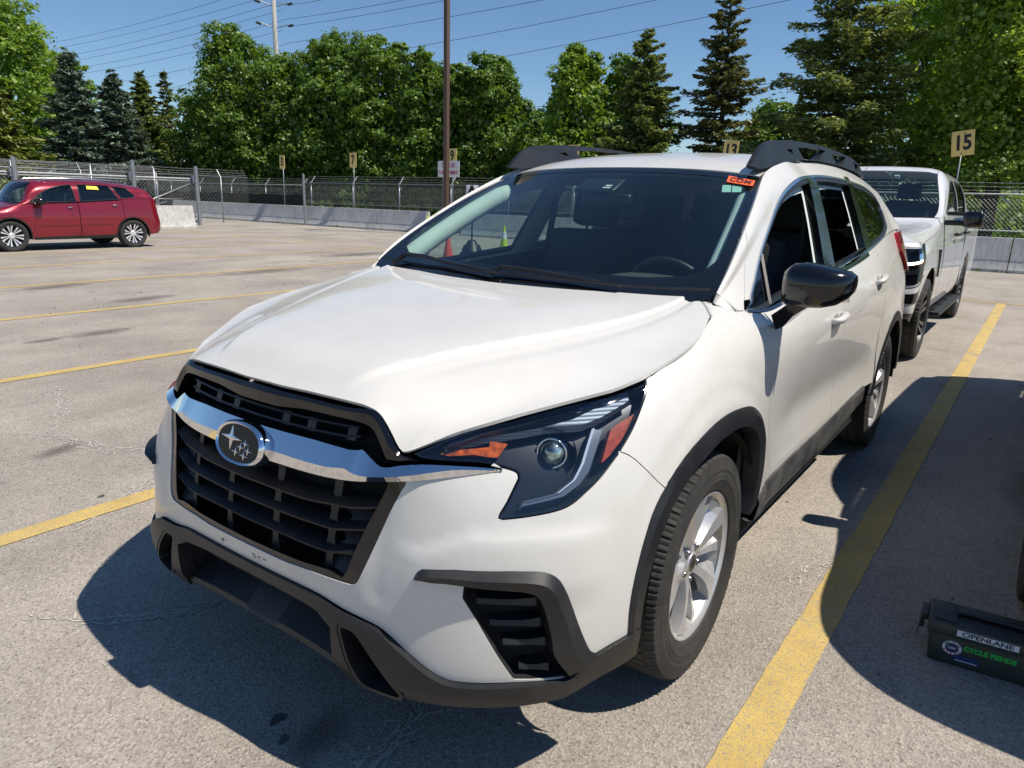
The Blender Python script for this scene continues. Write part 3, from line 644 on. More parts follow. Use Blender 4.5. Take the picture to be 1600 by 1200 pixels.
# ================================================================ the white SUV (its front axle stands over the origin)
def sm(a,b,x): t=np.clip((x-a)/(b-a),0,1); return t*t*(3-2*t)
WRAP.sgn=1 if WRAP.N([2.5],[.8])[0][1]>0 else -1
GREEN.sgn=1 if GREEN.N([1.5],[.3])[0][1]>0 else -1
HOOD.sgn=1 if HOOD.N([.3],[.5])[0][2]>0 else -1
WS.sgn=1 if WS.N([.3],[.5])[0][2]>0 else -1
ROOF.sgn=1 if ROOF.N([.3],[1.])[0][2]>0 else -1
def pillar_lift(u,v,P): return .016*sm(.40,.50,v)*sm(1.35,1.05,u)*sm(-.05,.12,u)
GREEN.bump=[pillar_lift]
def hood_bump(u,v,P):
    uc=.235+.40*np.clip(v,0,1.13)**.85; A=.012*sm(.02,.16,v)*(1-.30*sm(.6,1.13,v))
    h=A*(1-sm(-.004,.028,u-uc)); h=h-.0035*np.exp(-((u-uc-.075)/.03)**2)*sm(.05,.3,v)
    return h
HOOD.bump=[hood_bump]
def flare(u,v,P):
    h=0
    for cx in (0.03,-2.89):
        r=np.hypot(P[:,0]-cx,(P[:,2]-.365)); m=(P[:,1]>.5)*sm(.30,.42,P[:,2])
        h=h+m*(.013*(1-sm(.525,.60,r))+.004*np.exp(-((r-.60)/.03)**2))*(1 if cx<0 else sm(.62,.40,P[:,0]))
    return h
def doorscallop(u,v,P):
    x=P[:,0]; z=P[:,2]
    return -.012*sm(-.55,-.95,x)*sm(-2.45,-2.0,x)*np.exp(-((z-.66-.03*(x+1.5))/.09)**2)+.005*sm(-.5,-.8,x)*sm(-2.6,-2.2,x)*np.exp(-((z-.50)/.035)**2)
def bumpersculpt(u,v,P):
    # fold running from under the headlight to the lamp bezel, and the wedge below it
    f=sm(.50,.60,u)*sm(1.10,.95,u)
    line=.655+.35*np.clip(u-.58,0,.12)
    return f*(.010*sm(line+.035,line-.01,v)*sm(.50,.60,v)) - .004*np.exp(-((u-.47)/.03)**2)*sm(.50,.55,v)*sm(.8,.7,v)
WRAP.bump=[flare,doorscallop,bumpersculpt]
def pearl():
    m,nt,b=newmat('pearl_white_paint'); b.inputs['Roughness'].default_value=.33; b.inputs['Coat Weight'].default_value=.75; b.inputs['Coat Roughness'].default_value=.05
    f=noise(nt,3.2,5,.65); c=ramp(nt,f,[(.35,(.62,.602,.56)),(.62,(.66,.645,.61))])
    tc=nt.nodes.new('ShaderNodeTexCoord'); v=nt.nodes.new('ShaderNodeTexVoronoi'); v.inputs['Scale'].default_value=42; v.feature='DISTANCE_TO_EDGE'
    # dust: more of it low on the body
    sx=nt.nodes.new('ShaderNodeSeparateXYZ'); L(nt,tc.outputs['Object'],sx.inputs[0])
    mr=nt.nodes.new('ShaderNodeMapRange'); mr.inputs[1].default_value=.75; mr.inputs[2].default_value=.35; mr.inputs[3].default_value=0; mr.inputs[4].default_value=.55; L(nt,sx.outputs[2],mr.inputs[0])
    d=noise(nt,14,6,.7); mu=nt.nodes.new('ShaderNodeMath'); mu.operation='MULTIPLY'; L(nt,mr.outputs[0],mu.inputs[0]); L(nt,d,mu.inputs[1])
    c=mixc(nt,mu.outputs[0],c,(.52,.49,.44))
    # small chips and insects
    n2=noise(nt,95,2,.5); r2=ramp(nt,n2,[(.765,(0,0,0)),(.785,(1,1,1))]); m2=nt.nodes.new('ShaderNodeMath'); m2.operation='MULTIPLY'; m2.inputs[1].default_value=.75; L(nt,r2,m2.inputs[0])
    mr3=nt.nodes.new('ShaderNodeMapRange'); mr3.inputs[1].default_value=.2; mr3.inputs[2].default_value=.85; L(nt,sx.outputs[0],mr3.inputs[0])
    m3=nt.nodes.new('ShaderNodeMath'); m3.operation='MULTIPLY'; L(nt,m2.outputs[0],m3.inputs[0]); L(nt,mr3.outputs[0],m3.inputs[1])
    c=mixc(nt,m3.outputs[0],c,(.13,.11,.09)); L(nt,c,b.inputs['Base Color'])
    mr2=nt.nodes.new('ShaderNodeMapRange'); mr2.inputs[3].default_value=.42; mr2.inputs[4].default_value=.58; L(nt,d,mr2.inputs[0]); L(nt,mr2.outputs[0],b.inputs['Roughness'])
    bump(nt,b,noise(nt,900,1),.03,.0005)
    return m
PAINT=pearl()
def dusty(name,col,dust,rough,lo=.45,hi=.75,sc=9,coat=0,bm=.15):
    m,nt,b=newmat(name); f=noise(nt,sc,7,.7); c=ramp(nt,f,[(lo,col),(hi,dust)]); 
    n2=noise(nt,160,2,.5); r2=ramp(nt,n2,[(.72,(0,0,0)),(.76,(1,1,1))]); m2=nt.nodes.new('ShaderNodeMath'); m2.operation='MULTIPLY'; m2.inputs[1].default_value=.5; L(nt,r2,m2.inputs[0])
    c=mixc(nt,m2.outputs[0],c,tuple(min(1,x*2+.1) for x in dust))
    L(nt,c,b.inputs['Base Color']); b.inputs['Roughness'].default_value=rough; b.inputs['Coat Weight'].default_value=coat
    if bm: bump(nt,b,noise(nt,700,2),bm,.001)
    return m
PLASTIC=dusty('grey_plastic_trim',(.012,.013,.0155),(.026,.027,.029),.45)
SILLP=dusty('dirty_grey_sill_plastic',(.030,.031,.034),(.125,.122,.117),.6,.40,.72,6)
GLOSSK=dusty('gloss_black_trim',(.004,.004,.0055),(.012,.0115,.011),.14,.5,.9,6,.3,0)
MATTK=mat('matt_black_plastic',(.012,.013,.015),.45,var=.3,vscale=20)
DARK=mat('dark_liner',(.006,.006,.007),.9,var=.3)
WELL=mat('wheel_well_liner',(.012,.011,.010),.9,var=.5,vscale=12,bmp=.4,bscale=60)
CHROME=mat('chrome',(.80,.81,.83),.05,1,rvar=.02,vscale=6)
SATIN=mat('satin_chrome_window_trim',(.62,.65,.70),.22,1)
HCHROME=mat('headlight_reflector',(.75,.77,.8),.08,1)
HDARK=mat('headlight_bezel',(.016,.018,.022),.36,.2,coat=.3,var=.2)
LENS=glassmat('headlight_lens',(.90,.93,.97),.01,1.42)
AMBER=mat('amber_lens',(.46,.085,.006),.2,0,coat=.6,var=.6,vscale=50); ORREF=mat('amber_side_reflector',(.34,.045,.006),.35,0,coat=.3,var=.4,vscale=90)
REDL=mat('red_tail_lens',(.42,.012,.015),.12,coat=.8,var=.2,vscale=30)
GLASSW=glassmat('windscreen_glass',(.74,.87,.82),.004,1.42,(.10,.12,.12),.02)
GLASSP=glassmat('privacy_glass',(.06,.07,.07),.004,1.5,(.05,.06,.06),.04)
GLASSC=glassmat('side_glass',(.62,.70,.68),.004,1.5)
FRIT=mat('black_glass_border',(.006,.007,.008),.12,coat=.5)
HEADLN=mat('pale_interior_trim',(.62,.68,.655),.8,var=.06); SEATM=mat('charcoal_seat_fabric',(.025,.026,.029),.85,var=.25,vscale=40,bmp=.3); DASHM=mat('dark_dashboard',(.055,.058,.060),.6,var=.15,bmp=.3,bscale=400)
STEEL=mat('brushed_dark_steel',(.25,.25,.26),.35,1,var=.2)
ALLOY=mat('silver_alloy',(.60,.60,.61),.34,.55,coat=.35,var=.06,vscale=20); ALLOYD=mat('dull_silver_alloy',(.36,.35,.33),.45,.5,var=.25,vscale=25)
FT=FEAT
U1=WRAP.u1
suv=thing('sport_utility_vehicle','white dusty SUV with oval star badge and black trim parked in the foreground stall','SUV')
def V0(n): return np.array(FT[n],float)
def clean(loop,tol=.004):
    loop=np.array(loop,float); o=[loop[0]]
    for q in loop[1:]:
        if np.linalg.norm(q-o[-1])>tol: o.append(q)
    if np.linalg.norm(o[0]-o[-1])<tol: o.pop()
    return np.array(o)
# ---- bumper skin
clad=cr(V0('clad_top'),3); gl=cr(V0('grille_low')[:3],3); glc=V0('grille_low')
gl=np.concatenate([cr(glc[:5],3)[:-1],cr(glc[4:8],3)[:-1],cr(glc[7:],3)])
hl=V0('head_out')  # 0..7 top edge to tip, then outer edge down (7..17), corner, inner edge back
hl_top=cr(hl[0:6],4); hl_out=cr(hl[5:17],4); hl_in=np.concatenate([hl[16:19],hl[19:22],cr(hl[21:26],4),hl[26:29]])
HEAD=np.concatenate([hl_top[:-1],hl_out[:-1],hl_in])
chb=V0('chrome_bot')
afr=V0('archF_front'); gap=cr(V0('gap_bf'),4)
hb=hl[10:20]  # outline from the gap downwards to the inner corner (10=(966,710))
low=np.concatenate([cr(hl[10:17],4),hl[17:19],hl[19:22]])
bumper=np.concatenate([[(0,.4895)],clad,[(1.165,.415)],cr(afr,3)[1:],gap[::-1],low,cr(hl[21:25],3)[1:],[(.76,.872)],chb[[8,7,6,5]]+[0,.004],gl[::-1][1:],[(0,.541)]])
panel('front_bumper',WRAP,[bumper,clean(V0('fog_hole')+np.array([[.03 if q[0]>.86 else 0,0] for q in V0('fog_hole')]))],PAINT,suv,both=True,res=.02,flange=.012)
# ---- fenders
hoodw=cr(V0('hood_w')[:11],4); ao=V0('archF_out'); ao_c=cr(ao[3:],3)
fender_tail=np.array([(2.055,.42),(2.095,.42)])
dF=cr(V0('door_f'),3)
fender=np.concatenate([gap,[(1.245,.762)],ao_c[3:],fender_tail,dF[::-1],[(1.99,1.13),(1.60,1.13)],hoodw[::-1][:-1][:26],cr(hl[5:11],4)[0:]])
def clean(loop,tol=.004):
    o=[loop[0]]
    for q in loop[1:]:
        if np.linalg.norm(q-o[-1])>tol: o.append(q)
    if np.linalg.norm(o[0]-o[-1])<tol: o.pop()
    return np.array(o)
k=np.argmin(np.linalg.norm(hoodw-hl[5],axis=1))
fender=clean(np.concatenate([gap,[(1.245,.762)],ao_c[4:],fender_tail,dF[::-1],[(2.01,1.13),(1.83,1.13)],hoodw[k:][::-1],cr(hl[5:11],4)[1:]]))
for s_ in (1,-1):
    f_=panel('front_fender',WRAP,[fender],PAINT,suv,s_,res=.022)
    apc=np.array([(GREEN.u0,0),(.02,0),(.075,.0),(.085,.06),(.14,.16),(.19,.30),(.20,.42),(.20,.55),(GREEN.u0,.55)])
# A-pillar cut line in GREEN parameters
cutl=np.array([(.30,.55),(.235,.42),(.16,.26),(.115,.15)])
for s_ in (1,-1):
    panel('pillar_base',GREEN,[np.array([(0,0),(.06,0),(.075,.05),(.10,.125),(.115,.15),(.16,.26),(.235,.42),(.30,.55),(0,.55)])],PAINT,suv,s_,res=.03,inset=.0012)
# ---- corner between hood, fender, pillar foot and windscreen
ai=[HOOD.P([HOOD.u1],[1.11])[0]+np.array([-.001,.0025,-.002]),HOOD.P([HOOD.u1],[1.13])[0]+np.array([-.003,.001,-.001]),HOOD.P([.86],[1.13])[0]+np.array([-.004,0,0]),HOOD.P([.80],[1.13])[0]+np.array([-.006,.0,.003]),WS.P([.78],[.03])[0],WS.P([.78],[.07])[0],GREEN.P([0],[.55])[0]+np.array([-.004,0,0])]
ao_p=[WRAP.P([u],[1.13])[0] for u in (1.795,1.83,1.87,1.91,1.94)]+[GREEN.P([0.0],[.0])[0]+np.array([-.004,0,0])]
ai=resamp(np.array(ai),n=24); ao_p=resamp(np.array(ao_p),n=24); rows=[ai-np.array([0,.0,.015]),ai]
for t in (.33,.66): rows.append(ai*(1-t)+ao_p*t+np.array([0,0,.004*math.sin(math.pi*t)]))
rows+=[ao_p,ao_p-np.array([0,-.002,.01])]
for s_ in (1,-1): ribbon('fender_crown',rows,PAINT,suv,None,24,s_,sharp=False)
# ---- hood
panel('hood',HOOD,[np.array([(0,0),(HOOD.u1,0),(HOOD.u1,HOOD.v1),(0,HOOD.v1)])],PAINT,suv,both=True,res=.013,flange=.009,inset=.0015)
# dark gap filler below the hood edge
# ---- doors
sill=V0('sill_top'); dM=cr(V0('door_m'),3); dM=np.array([(3.17,1.13)]+[tuple(x) for x in dM if x[1]<1.09])
ar=V0('archR_out')[::-1]
fd=clean(np.concatenate([[(2.01,1.13)],dF,[(2.10,.478)],[(3.19,.476)],dM[::-1]]))
dR=np.array([(4.12,1.13),(4.13,1.07),(4.12,.99),(4.05,.93)])
k0=np.argmin(np.abs(ar[:,0]-4.05)); 
arl=ar[(ar[:,0]<4.04)]
rd=clean(np.concatenate([dM,[(3.19,.476)],[(arl[0,0]-.01,.488)],arl,[(4.05,.935)],dR[::-1]]))
arr=ar[(ar[:,0]>=4.04)]
qp=clean(np.concatenate([dR,arr,[(arr[-1,0]+.01,.42)],[(U1,.40),(U1,1.13)]]))
for s_ in (1,-1):
    d=panel('front_door',WRAP,[fd],PAINT,suv,s_,res=.03); d2=panel('rear_door',WRAP,[rd],PAINT,suv,s_,res=.03)
    panel('quarter_panel',WRAP,[qp],PAINT,suv,s_,res=.04)
    for (hu,hv),pd in zip(V0('handles'),(d,d2)):
        P=WRAP.P([hu],[hv])[0]; n_=WRAP.N([hu],[hv])[0]
        mb=MB(); 
        a=WRAP.P([hu-.085],[hv-.004])[0]; b=WRAP.P([hu+.085],[hv+.006])[0]
        pts=[];rs=[]
        for t in np.linspace(0,1,13):
            q=a+(b-a)*t+n_*(.034*(1-(2*t-1)**6)-.004); pts.append(q*np.array([1,s_,1])); rs.append(.0125+.004*math.sin(math.pi*t))
        mb.tube(pts,rs,10); h=mb.build('door_handle',PAINT,pd,smooth=True)
        th=np.linspace(0,2*math.pi,25)[:-1]
        panel('handle_recess_patch',WRAP,[np.stack([hu-.01+.045*np.cos(th),hv-.002+.022*np.sin(th)],1)],mat('painted_cup_shade',(.32,.32,.31),.4) if s_==1 and pd is d else bpy.data.materials['painted_cup_shade'],pd,s_,off=.0012,flange=0,res=.012,inset=0)  # flat grey patch: shade of the handle cup painted on the door
# ---- upper body: pillars and roof rails of the body side, window openings
G=GREEN
wo_=V0('win_out'); wtop=cr(wo_[2:24],3)
win=clean(np.concatenate([[(.062,-.012),(.066,.0)],wtop,[(2.22,.012),(2.10,-.012)]]),.003)
dom=np.array([(.118,0),(.115,.15),(.16,.26),(.235,.42),(.30,.55),(GREEN.u1,.55),(GREEN.u1,0)])
win_c=clean(np.concatenate([[(.114,.14)],[q for q in wtop if q[1]>.145 or q[0]>1],[(2.22,.012),(2.12,.0015)]]),.003)
# the body side: everything above the belt that is not window
top_i=[q for q in wtop]
belt_end=(2.20,0)
bs=clean(np.concatenate([[(.112,.135)],cutl[::-1],[(.36,.55),(GREEN.u1,.55),(GREEN.u1,0),(2.16,0)],[(q[0],q[1]) for q in wtop[::-1] if q[1]>.118 or q[0]>2.1]]),.003)
for s_ in (1,-1):
    panel('body_side',GREEN,[bs],PAINT,suv,s_,res=.03,flange=.02)
def insetloop(l,d): 
    return shrink(np.array(l),d,-9)
wloop=clean(np.concatenate([[(.075,.004)],wtop,[(2.15,.004)]]),.003)
w1=insetloop(wloop,.013); w2=insetloop(wloop,.034)
def lerp(a,b,t): return tuple(np.array(a)+(np.array(b)-np.array(a))*t)
bf,bfl=V0('b_front'); bm0,bm1=V0('b_mid'); br,brl=V0('b_rear'); cf,cfl=V0('c_front'); crr,crl=V0('c_rear')
def vline(a,b,v): t=(v-b[1])/(a[1]-b[1]); return b[0]+(a[0]-b[0])*t
for s_ in (1,-1):
    wt=panel('window_trim',GREEN,[wloop,w1],SATIN,suv,s_,off=.004,flange=.01,res=.02,inset=0)
    panel('window_seal',GREEN,[w1,w2],MATTK,wt,s_,off=-.001,flange=.03,res=.02,inset=.0005)
    for a,b,nm in ((bf,bfl,'B'),(cf,cfl,'C')):
        c_,d_=((br,brl) if nm=='B' else (crr,crl))
        q=np.array([(vline(a,b,.47),.47),(vline(c_,d_,.47),.47),(vline(c_,d_,.0),.0),(vline(a,b,.0),.0)])
        panel('door_pillar_cover',GREEN,[q],GLOSSK,suv,s_,off=.001,flange=.03,res=.03,inset=0)
    # mirror triangle and quarter light ahead of it
    dv0,dv1=V0('div')
    tri=np.array([(.09,.01),(.115,.05),(.165,.14),(.30,.262),(.385,.31),(.395,.28),(.335,.01)])
    panel('quarter_light',GREEN,[tri],GLASSP,suv,s_,off=-.008,flange=0,res=.03,inset=0)
    mb=MB(); p0=GREEN.P([.385],[.30])[0]-np.array([0,.006,.006]); p1=GREEN.P([.335],[.0])[0]-np.array([0,.006,0]); mb.tube([p0*(1,s_,1),p1*(1,s_,1)],.011,6); mb.build('quarter_light_divider',MATTK,suv)
    # rear quarter glass; rear door glass half lowered on the far side
    q=[(vline(crr,crl,v),v) for v in (.0,.1,.2,.3,.4,.47)]
    qg=clean(np.array(q+[tuple(x) for x in w2[::-1] if x[0]>vline(crr,crl,x[1])+.02][::-1]))
    qg=clean(np.array(q[::-1][:1]+[tuple(x) for x in w2 if x[0]>vline(crr,crl,x[1])+.01]+[q[0]]),.002)
    panel('quarter_glass',GREEN,[qg],GLASSP,suv,s_,off=-.004,flange=0,res=.04,inset=0)
    sid=clean(np.array([(.36,.01)]+[tuple(x) for x in w1 if x[0]<vline(cf,cfl,x[1]) and x[1]>.05 and x[0]>.3]+[(vline(cf,cfl,0.01),.01)]),.003)
    if s_<0: panel('door_glass',GREEN,[sid],GLASSC,suv,s_,off=-.012,flange=0,res=.05,inset=0)
    # inner trim (pale) of pillars and roof side, and belt top of the doors
    inner=clean(np.concatenate([[(.02,.0),(.02,.55),(GREEN.u1,.55),(GREEN.u1,0)]]))
    B_=lambda v:vline(bf,bfl,v)-.03
    hole1=[(.17,.02),(.185,.10),(.235,.18),(.33,.255),(.46,.31),(.62,.35),(.80,.385),(1.0,.405),(B_(.41),.41),(B_(.02),.02)]
    hole2=[(vline(br,brl,.02)+.03,.02),(vline(br,brl,.41)+.03,.415),(1.75,.41),(vline(cf,cfl,.40)-.03,.395),(vline(cf,cfl,.02)-.03,.02)]
    hole3=[(vline(crr,crl,.05)+.03,.03),(vline(crr,crl,.36)+.03,.36),(2.35,.35),(2.58,.30),(2.62,.20),(2.50,.08)]
    hs=[np.array(h) for h in (hole1,hole2,hole3) if len(h)>3]
    panel('pillar_trim',GREEN,[inner]+hs,HEADLN,suv,s_,off=-.035,flange=-.0,res=.05,inset=0)
    panel('door_lining',WRAP,[np.array([(1.95,.50),(5.0,.50),(5.0,1.13),(1.95,1.13)])],DASHM,suv,s_,off=-.06,flange=0,res=.10,inset=0)
    ribbon('belt_moulding',[[(2.03,1.13,-.06),(3.0,1.13,-.06),(3.93,1.13,-.06)],[(2.03,1.13,.003),(3.0,1.13,.003),(3.93,1.13,.003)],[(2.03,1.118,.004),(3.0,1.118,.004),(3.93,1.118,.004)]],GLOSSK,suv,WRAP,60,s_)
# ---- roof
panel('roof',ROOF,[np.array([(0,0),(ROOF.u1,0),(ROOF.u1,ROOF.v1),(0,ROOF.v1)])],PAINT,suv,both=True,res=.04,flange=.02,inset=.004)
panel('headliner',ROOF,[np.array([(0,0),(ROOF.u1,0),(ROOF.u1,ROOF.v1),(0,ROOF.v1)])],HEADLN,suv,both=True,res=.12,off=-.035,flange=0,inset=0)
for s_ in (1,-1):
    ribbon('roof_ditch_strip',[[(ROOF.u1-.006,0.0,-.004),(ROOF.u1-.006,1.2,-.004),(ROOF.u1-.006,ROOF.v1,-.004)],[(ROOF.u1+.0,0.0,-.012),(ROOF.u1,1.2,-.012),(ROOF.u1,ROOF.v1,-.012)]],MATTK,suv,ROOF,60,s_)
# rails
def rail(s_):
    top=cr([(-.995,1.626),(-1.03,1.655),(-1.10,1.702),(-1.19,1.732),(-1.32,1.750),(-1.6,1.768),(-2.07,1.776),(-2.45,1.770),(-2.80,1.752),(-3.0,1.725),(-3.16,1.675)],4)
    bot=[(-3.16,1.660),(-2.90,1.684),(-2.39,1.700),(-1.99,1.699),(-1.69,1.688),(-1.36,1.658),(-1.22,1.636),(-1.08,1.618)]
    # posts and holes cut as in the photograph
    outer=np.concatenate([top,bot])
    h1=[(-1.42,1.716),(-1.50,1.726),(-1.53,1.706)]
    h2=[(-1.60,1.738),(-1.86,1.756),(-2.12,1.758),(-1.96,1.702),(-1.70,1.688)]
    h3=[(-2.24,1.758),(-2.60,1.752),(-2.50,1.704),(-2.36,1.702)]
    h4=[(-2.80,1.742),(-2.96,1.722),(-2.93,1.694),(-2.86,1.692)]
    loops=[np.array(outer)]+[np.array(h) for h in (h1,h2,h3,h4)]
    class Fl:  # flat helper surface x,z -> world
        pass
    vs=[];es=[]
    for l in loops:
        l=dens(l,.03); n=len(vs); vs+=[Vector(q) for q in l]; es+=[(n+i,n+(i+1)%len(l)) for i in range(len(l))]
    v,e,f,_,_,_=delaunay_2d_cdt(vs,es,[],0,1e-6); v=np.array([tuple(q) for q in v]); f=np.array([tuple(t) for t in f]); c=v[f].mean(1)
    ok=inpoly(c,loops[0])
    for h in loops[1:]: ok&=~inpoly(c,h)
    f=f[ok]
    # foot widens downwards; the rail is chamfered on top
    def yy(q,a):
        zr=1.70; base=.606; 
        tpz=np.interp(-q[0],-top[:,0],top[:,1]); d=max(0,tpz-q[1])
        wd=.010+.008*min(1,d/.03)+.012*min(1,max(0,d-.04)/.06)
        return base+a*wd
    V=[(q[0],s_*yy(q,1),q[1]) for q in v]+[(q[0],s_*yy(q,-1),q[1]) for q in v]; n=len(v)
    F=[tuple(t) for t in f]+[tuple(int(i)+n for i in t[::-1]) for t in f]
    ed={}
    for t in f:
        for a,b in ((t[0],t[1]),(t[1],t[2]),(t[2],t[0])):
            if (b,a) in ed: del ed[(b,a)]
            else: ed[(a,b)]=1
    for a,b in ed: F.append((b,a,a+n,b+n))
    mb=MB(); mb.add(V,F); return mb.build('roof_rail',PLASTIC,suv,sharp=40)
rail(1); rail(-1)
# ---- windscreen
wsl=np.array([(0,.02),(.74,.03),(.766,.05),(.778,.09),(.78,.14),(.78,.965),(.765,.992),(.72,1.0),(0,1.0)])
wso=panel('windscreen',WS,[wsl],GLASSW,suv,both=True,res=.06,flange=0,inset=0)
for o_,a_ in ((1,0),):
    inner=np.array([(0,.145),(.55,.155),(.67,.165),(.725,.20),(.748,.26),(.748,.90),(.72,.945),(.6,.957),(0,.962)])
    l2=np.concatenate([wsl,inner[::-1]])
    panel('glass_border',WS,[l2],FRIT,wso,both=True,res=.04,off=.0012,flange=0,inset=0)
# cowl behind the hood
ribbon('cowl',[[(.0,.0,-.02),(.4,.0,-.02),(.80,.0,-.02)],[(.0,.10,.004),(.4,.10,.004),(.76,.10,.004)]],MATTK,suv,WS,40,both=True)
# wipers
def wiper(pts,nm='wiper'):
    P=[WS.P([abs(u)],[v])[0]*(1,1 if u>0 else -1,1)+np.array([.25,0,1])*.0+WS.N([abs(u)],[v])[0]*(1,1 if u>0 else -1,1)*o for u,v,o in pts]
    mb=MB(); mb.tube(P,[.011,.010,.008,.007,.005][:len(P)],6); return mb,P
for a in ([( -.66,.06,.012),(-.62,.115,.03),(-.50,.125,.028),(-.30,.10,.024),(-.02,.075,.02)],[(-.05,.07,.012),(-.02,.10,.03),(.12,.10,.028),(.30,.085,.024),(.50,.07,.018)]):
    mb,P=wiper(a); mb.tube([P[1]+np.array([0,0,.004]),P[4]+np.array([.01,0,.002])],.006,6); mb.build('wiper',MATTK,suv)
# stickers on the glass
def wraptext(nm,s_,m,par,S,q,off,mx=.10,my=.18):
    o=text(nm,s_,1,m,par,Matrix.Identity(4),0,bold=.02); co=np.array([v.co[:2] for v in o.data.vertices]); lo,hi=co.min(0),co.max(0); t=(co-lo)/(hi-lo); t=t*np.array([1-2*mx,1-2*my])+np.array([mx,my])
    a,b,c_,d=[np.array(x) for x in q] # bottom left, top left, top right, bottom right
    uv=(a*(1-t[:,:1])+d*t[:,:1])*(1-t[:,1:])+(b*(1-t[:,:1])+c_*t[:,:1])*t[:,1:]; P=S.P(uv[:,0],uv[:,1])+S.N(uv[:,0],uv[:,1])*off
    for v,p_ in zip(o.data.vertices,P): v.co=p_
    o.data.update(); return o
STK=mat('orange_sticker',(.85,.13,.03),.6); STKT=mat('sticker_print',(.10,.01,.01),.6); TAGM=mat('pale_green_sticker',(.42,.70,.62),.5)
cm=V0('com'); so_=panel('orange_sticker',WS,[cm],STK,wso,off=.006,flange=0,res=.03,inset=0)
A_=WS.P(cm[:,0],cm[:,1]); cc=A_.mean(0); nn=WS.N([cm[:,0].mean()],[cm[:,1].mean()])[0]
xd=A_[2]-A_[1]; yd=A_[1]-A_[0]
wraptext('sticker_lettering','COM',STKT,wso,WS,cm,.0085)
for k_ in ('tagA','tagB'): panel('clear_sticker',WS,[V0(k_)],TAGM,wso,off=-.003,flange=0,res=.03,inset=0)
panel('white_label',WS,[np.array([(.045,.80),(.085,.80),(.085,.812),(.045,.812)])],mat('white_label',(.75,.8,.8),.5),wso,off=-.004,flange=0,res=.03,inset=0)
panel('white_label',WS,[np.array([(.05,.82),(.085,.82),(.085,.832),(.05,.832)])],bpy.data.materials['white_label'],wso,off=-.004,flange=0,res=.03,inset=0)
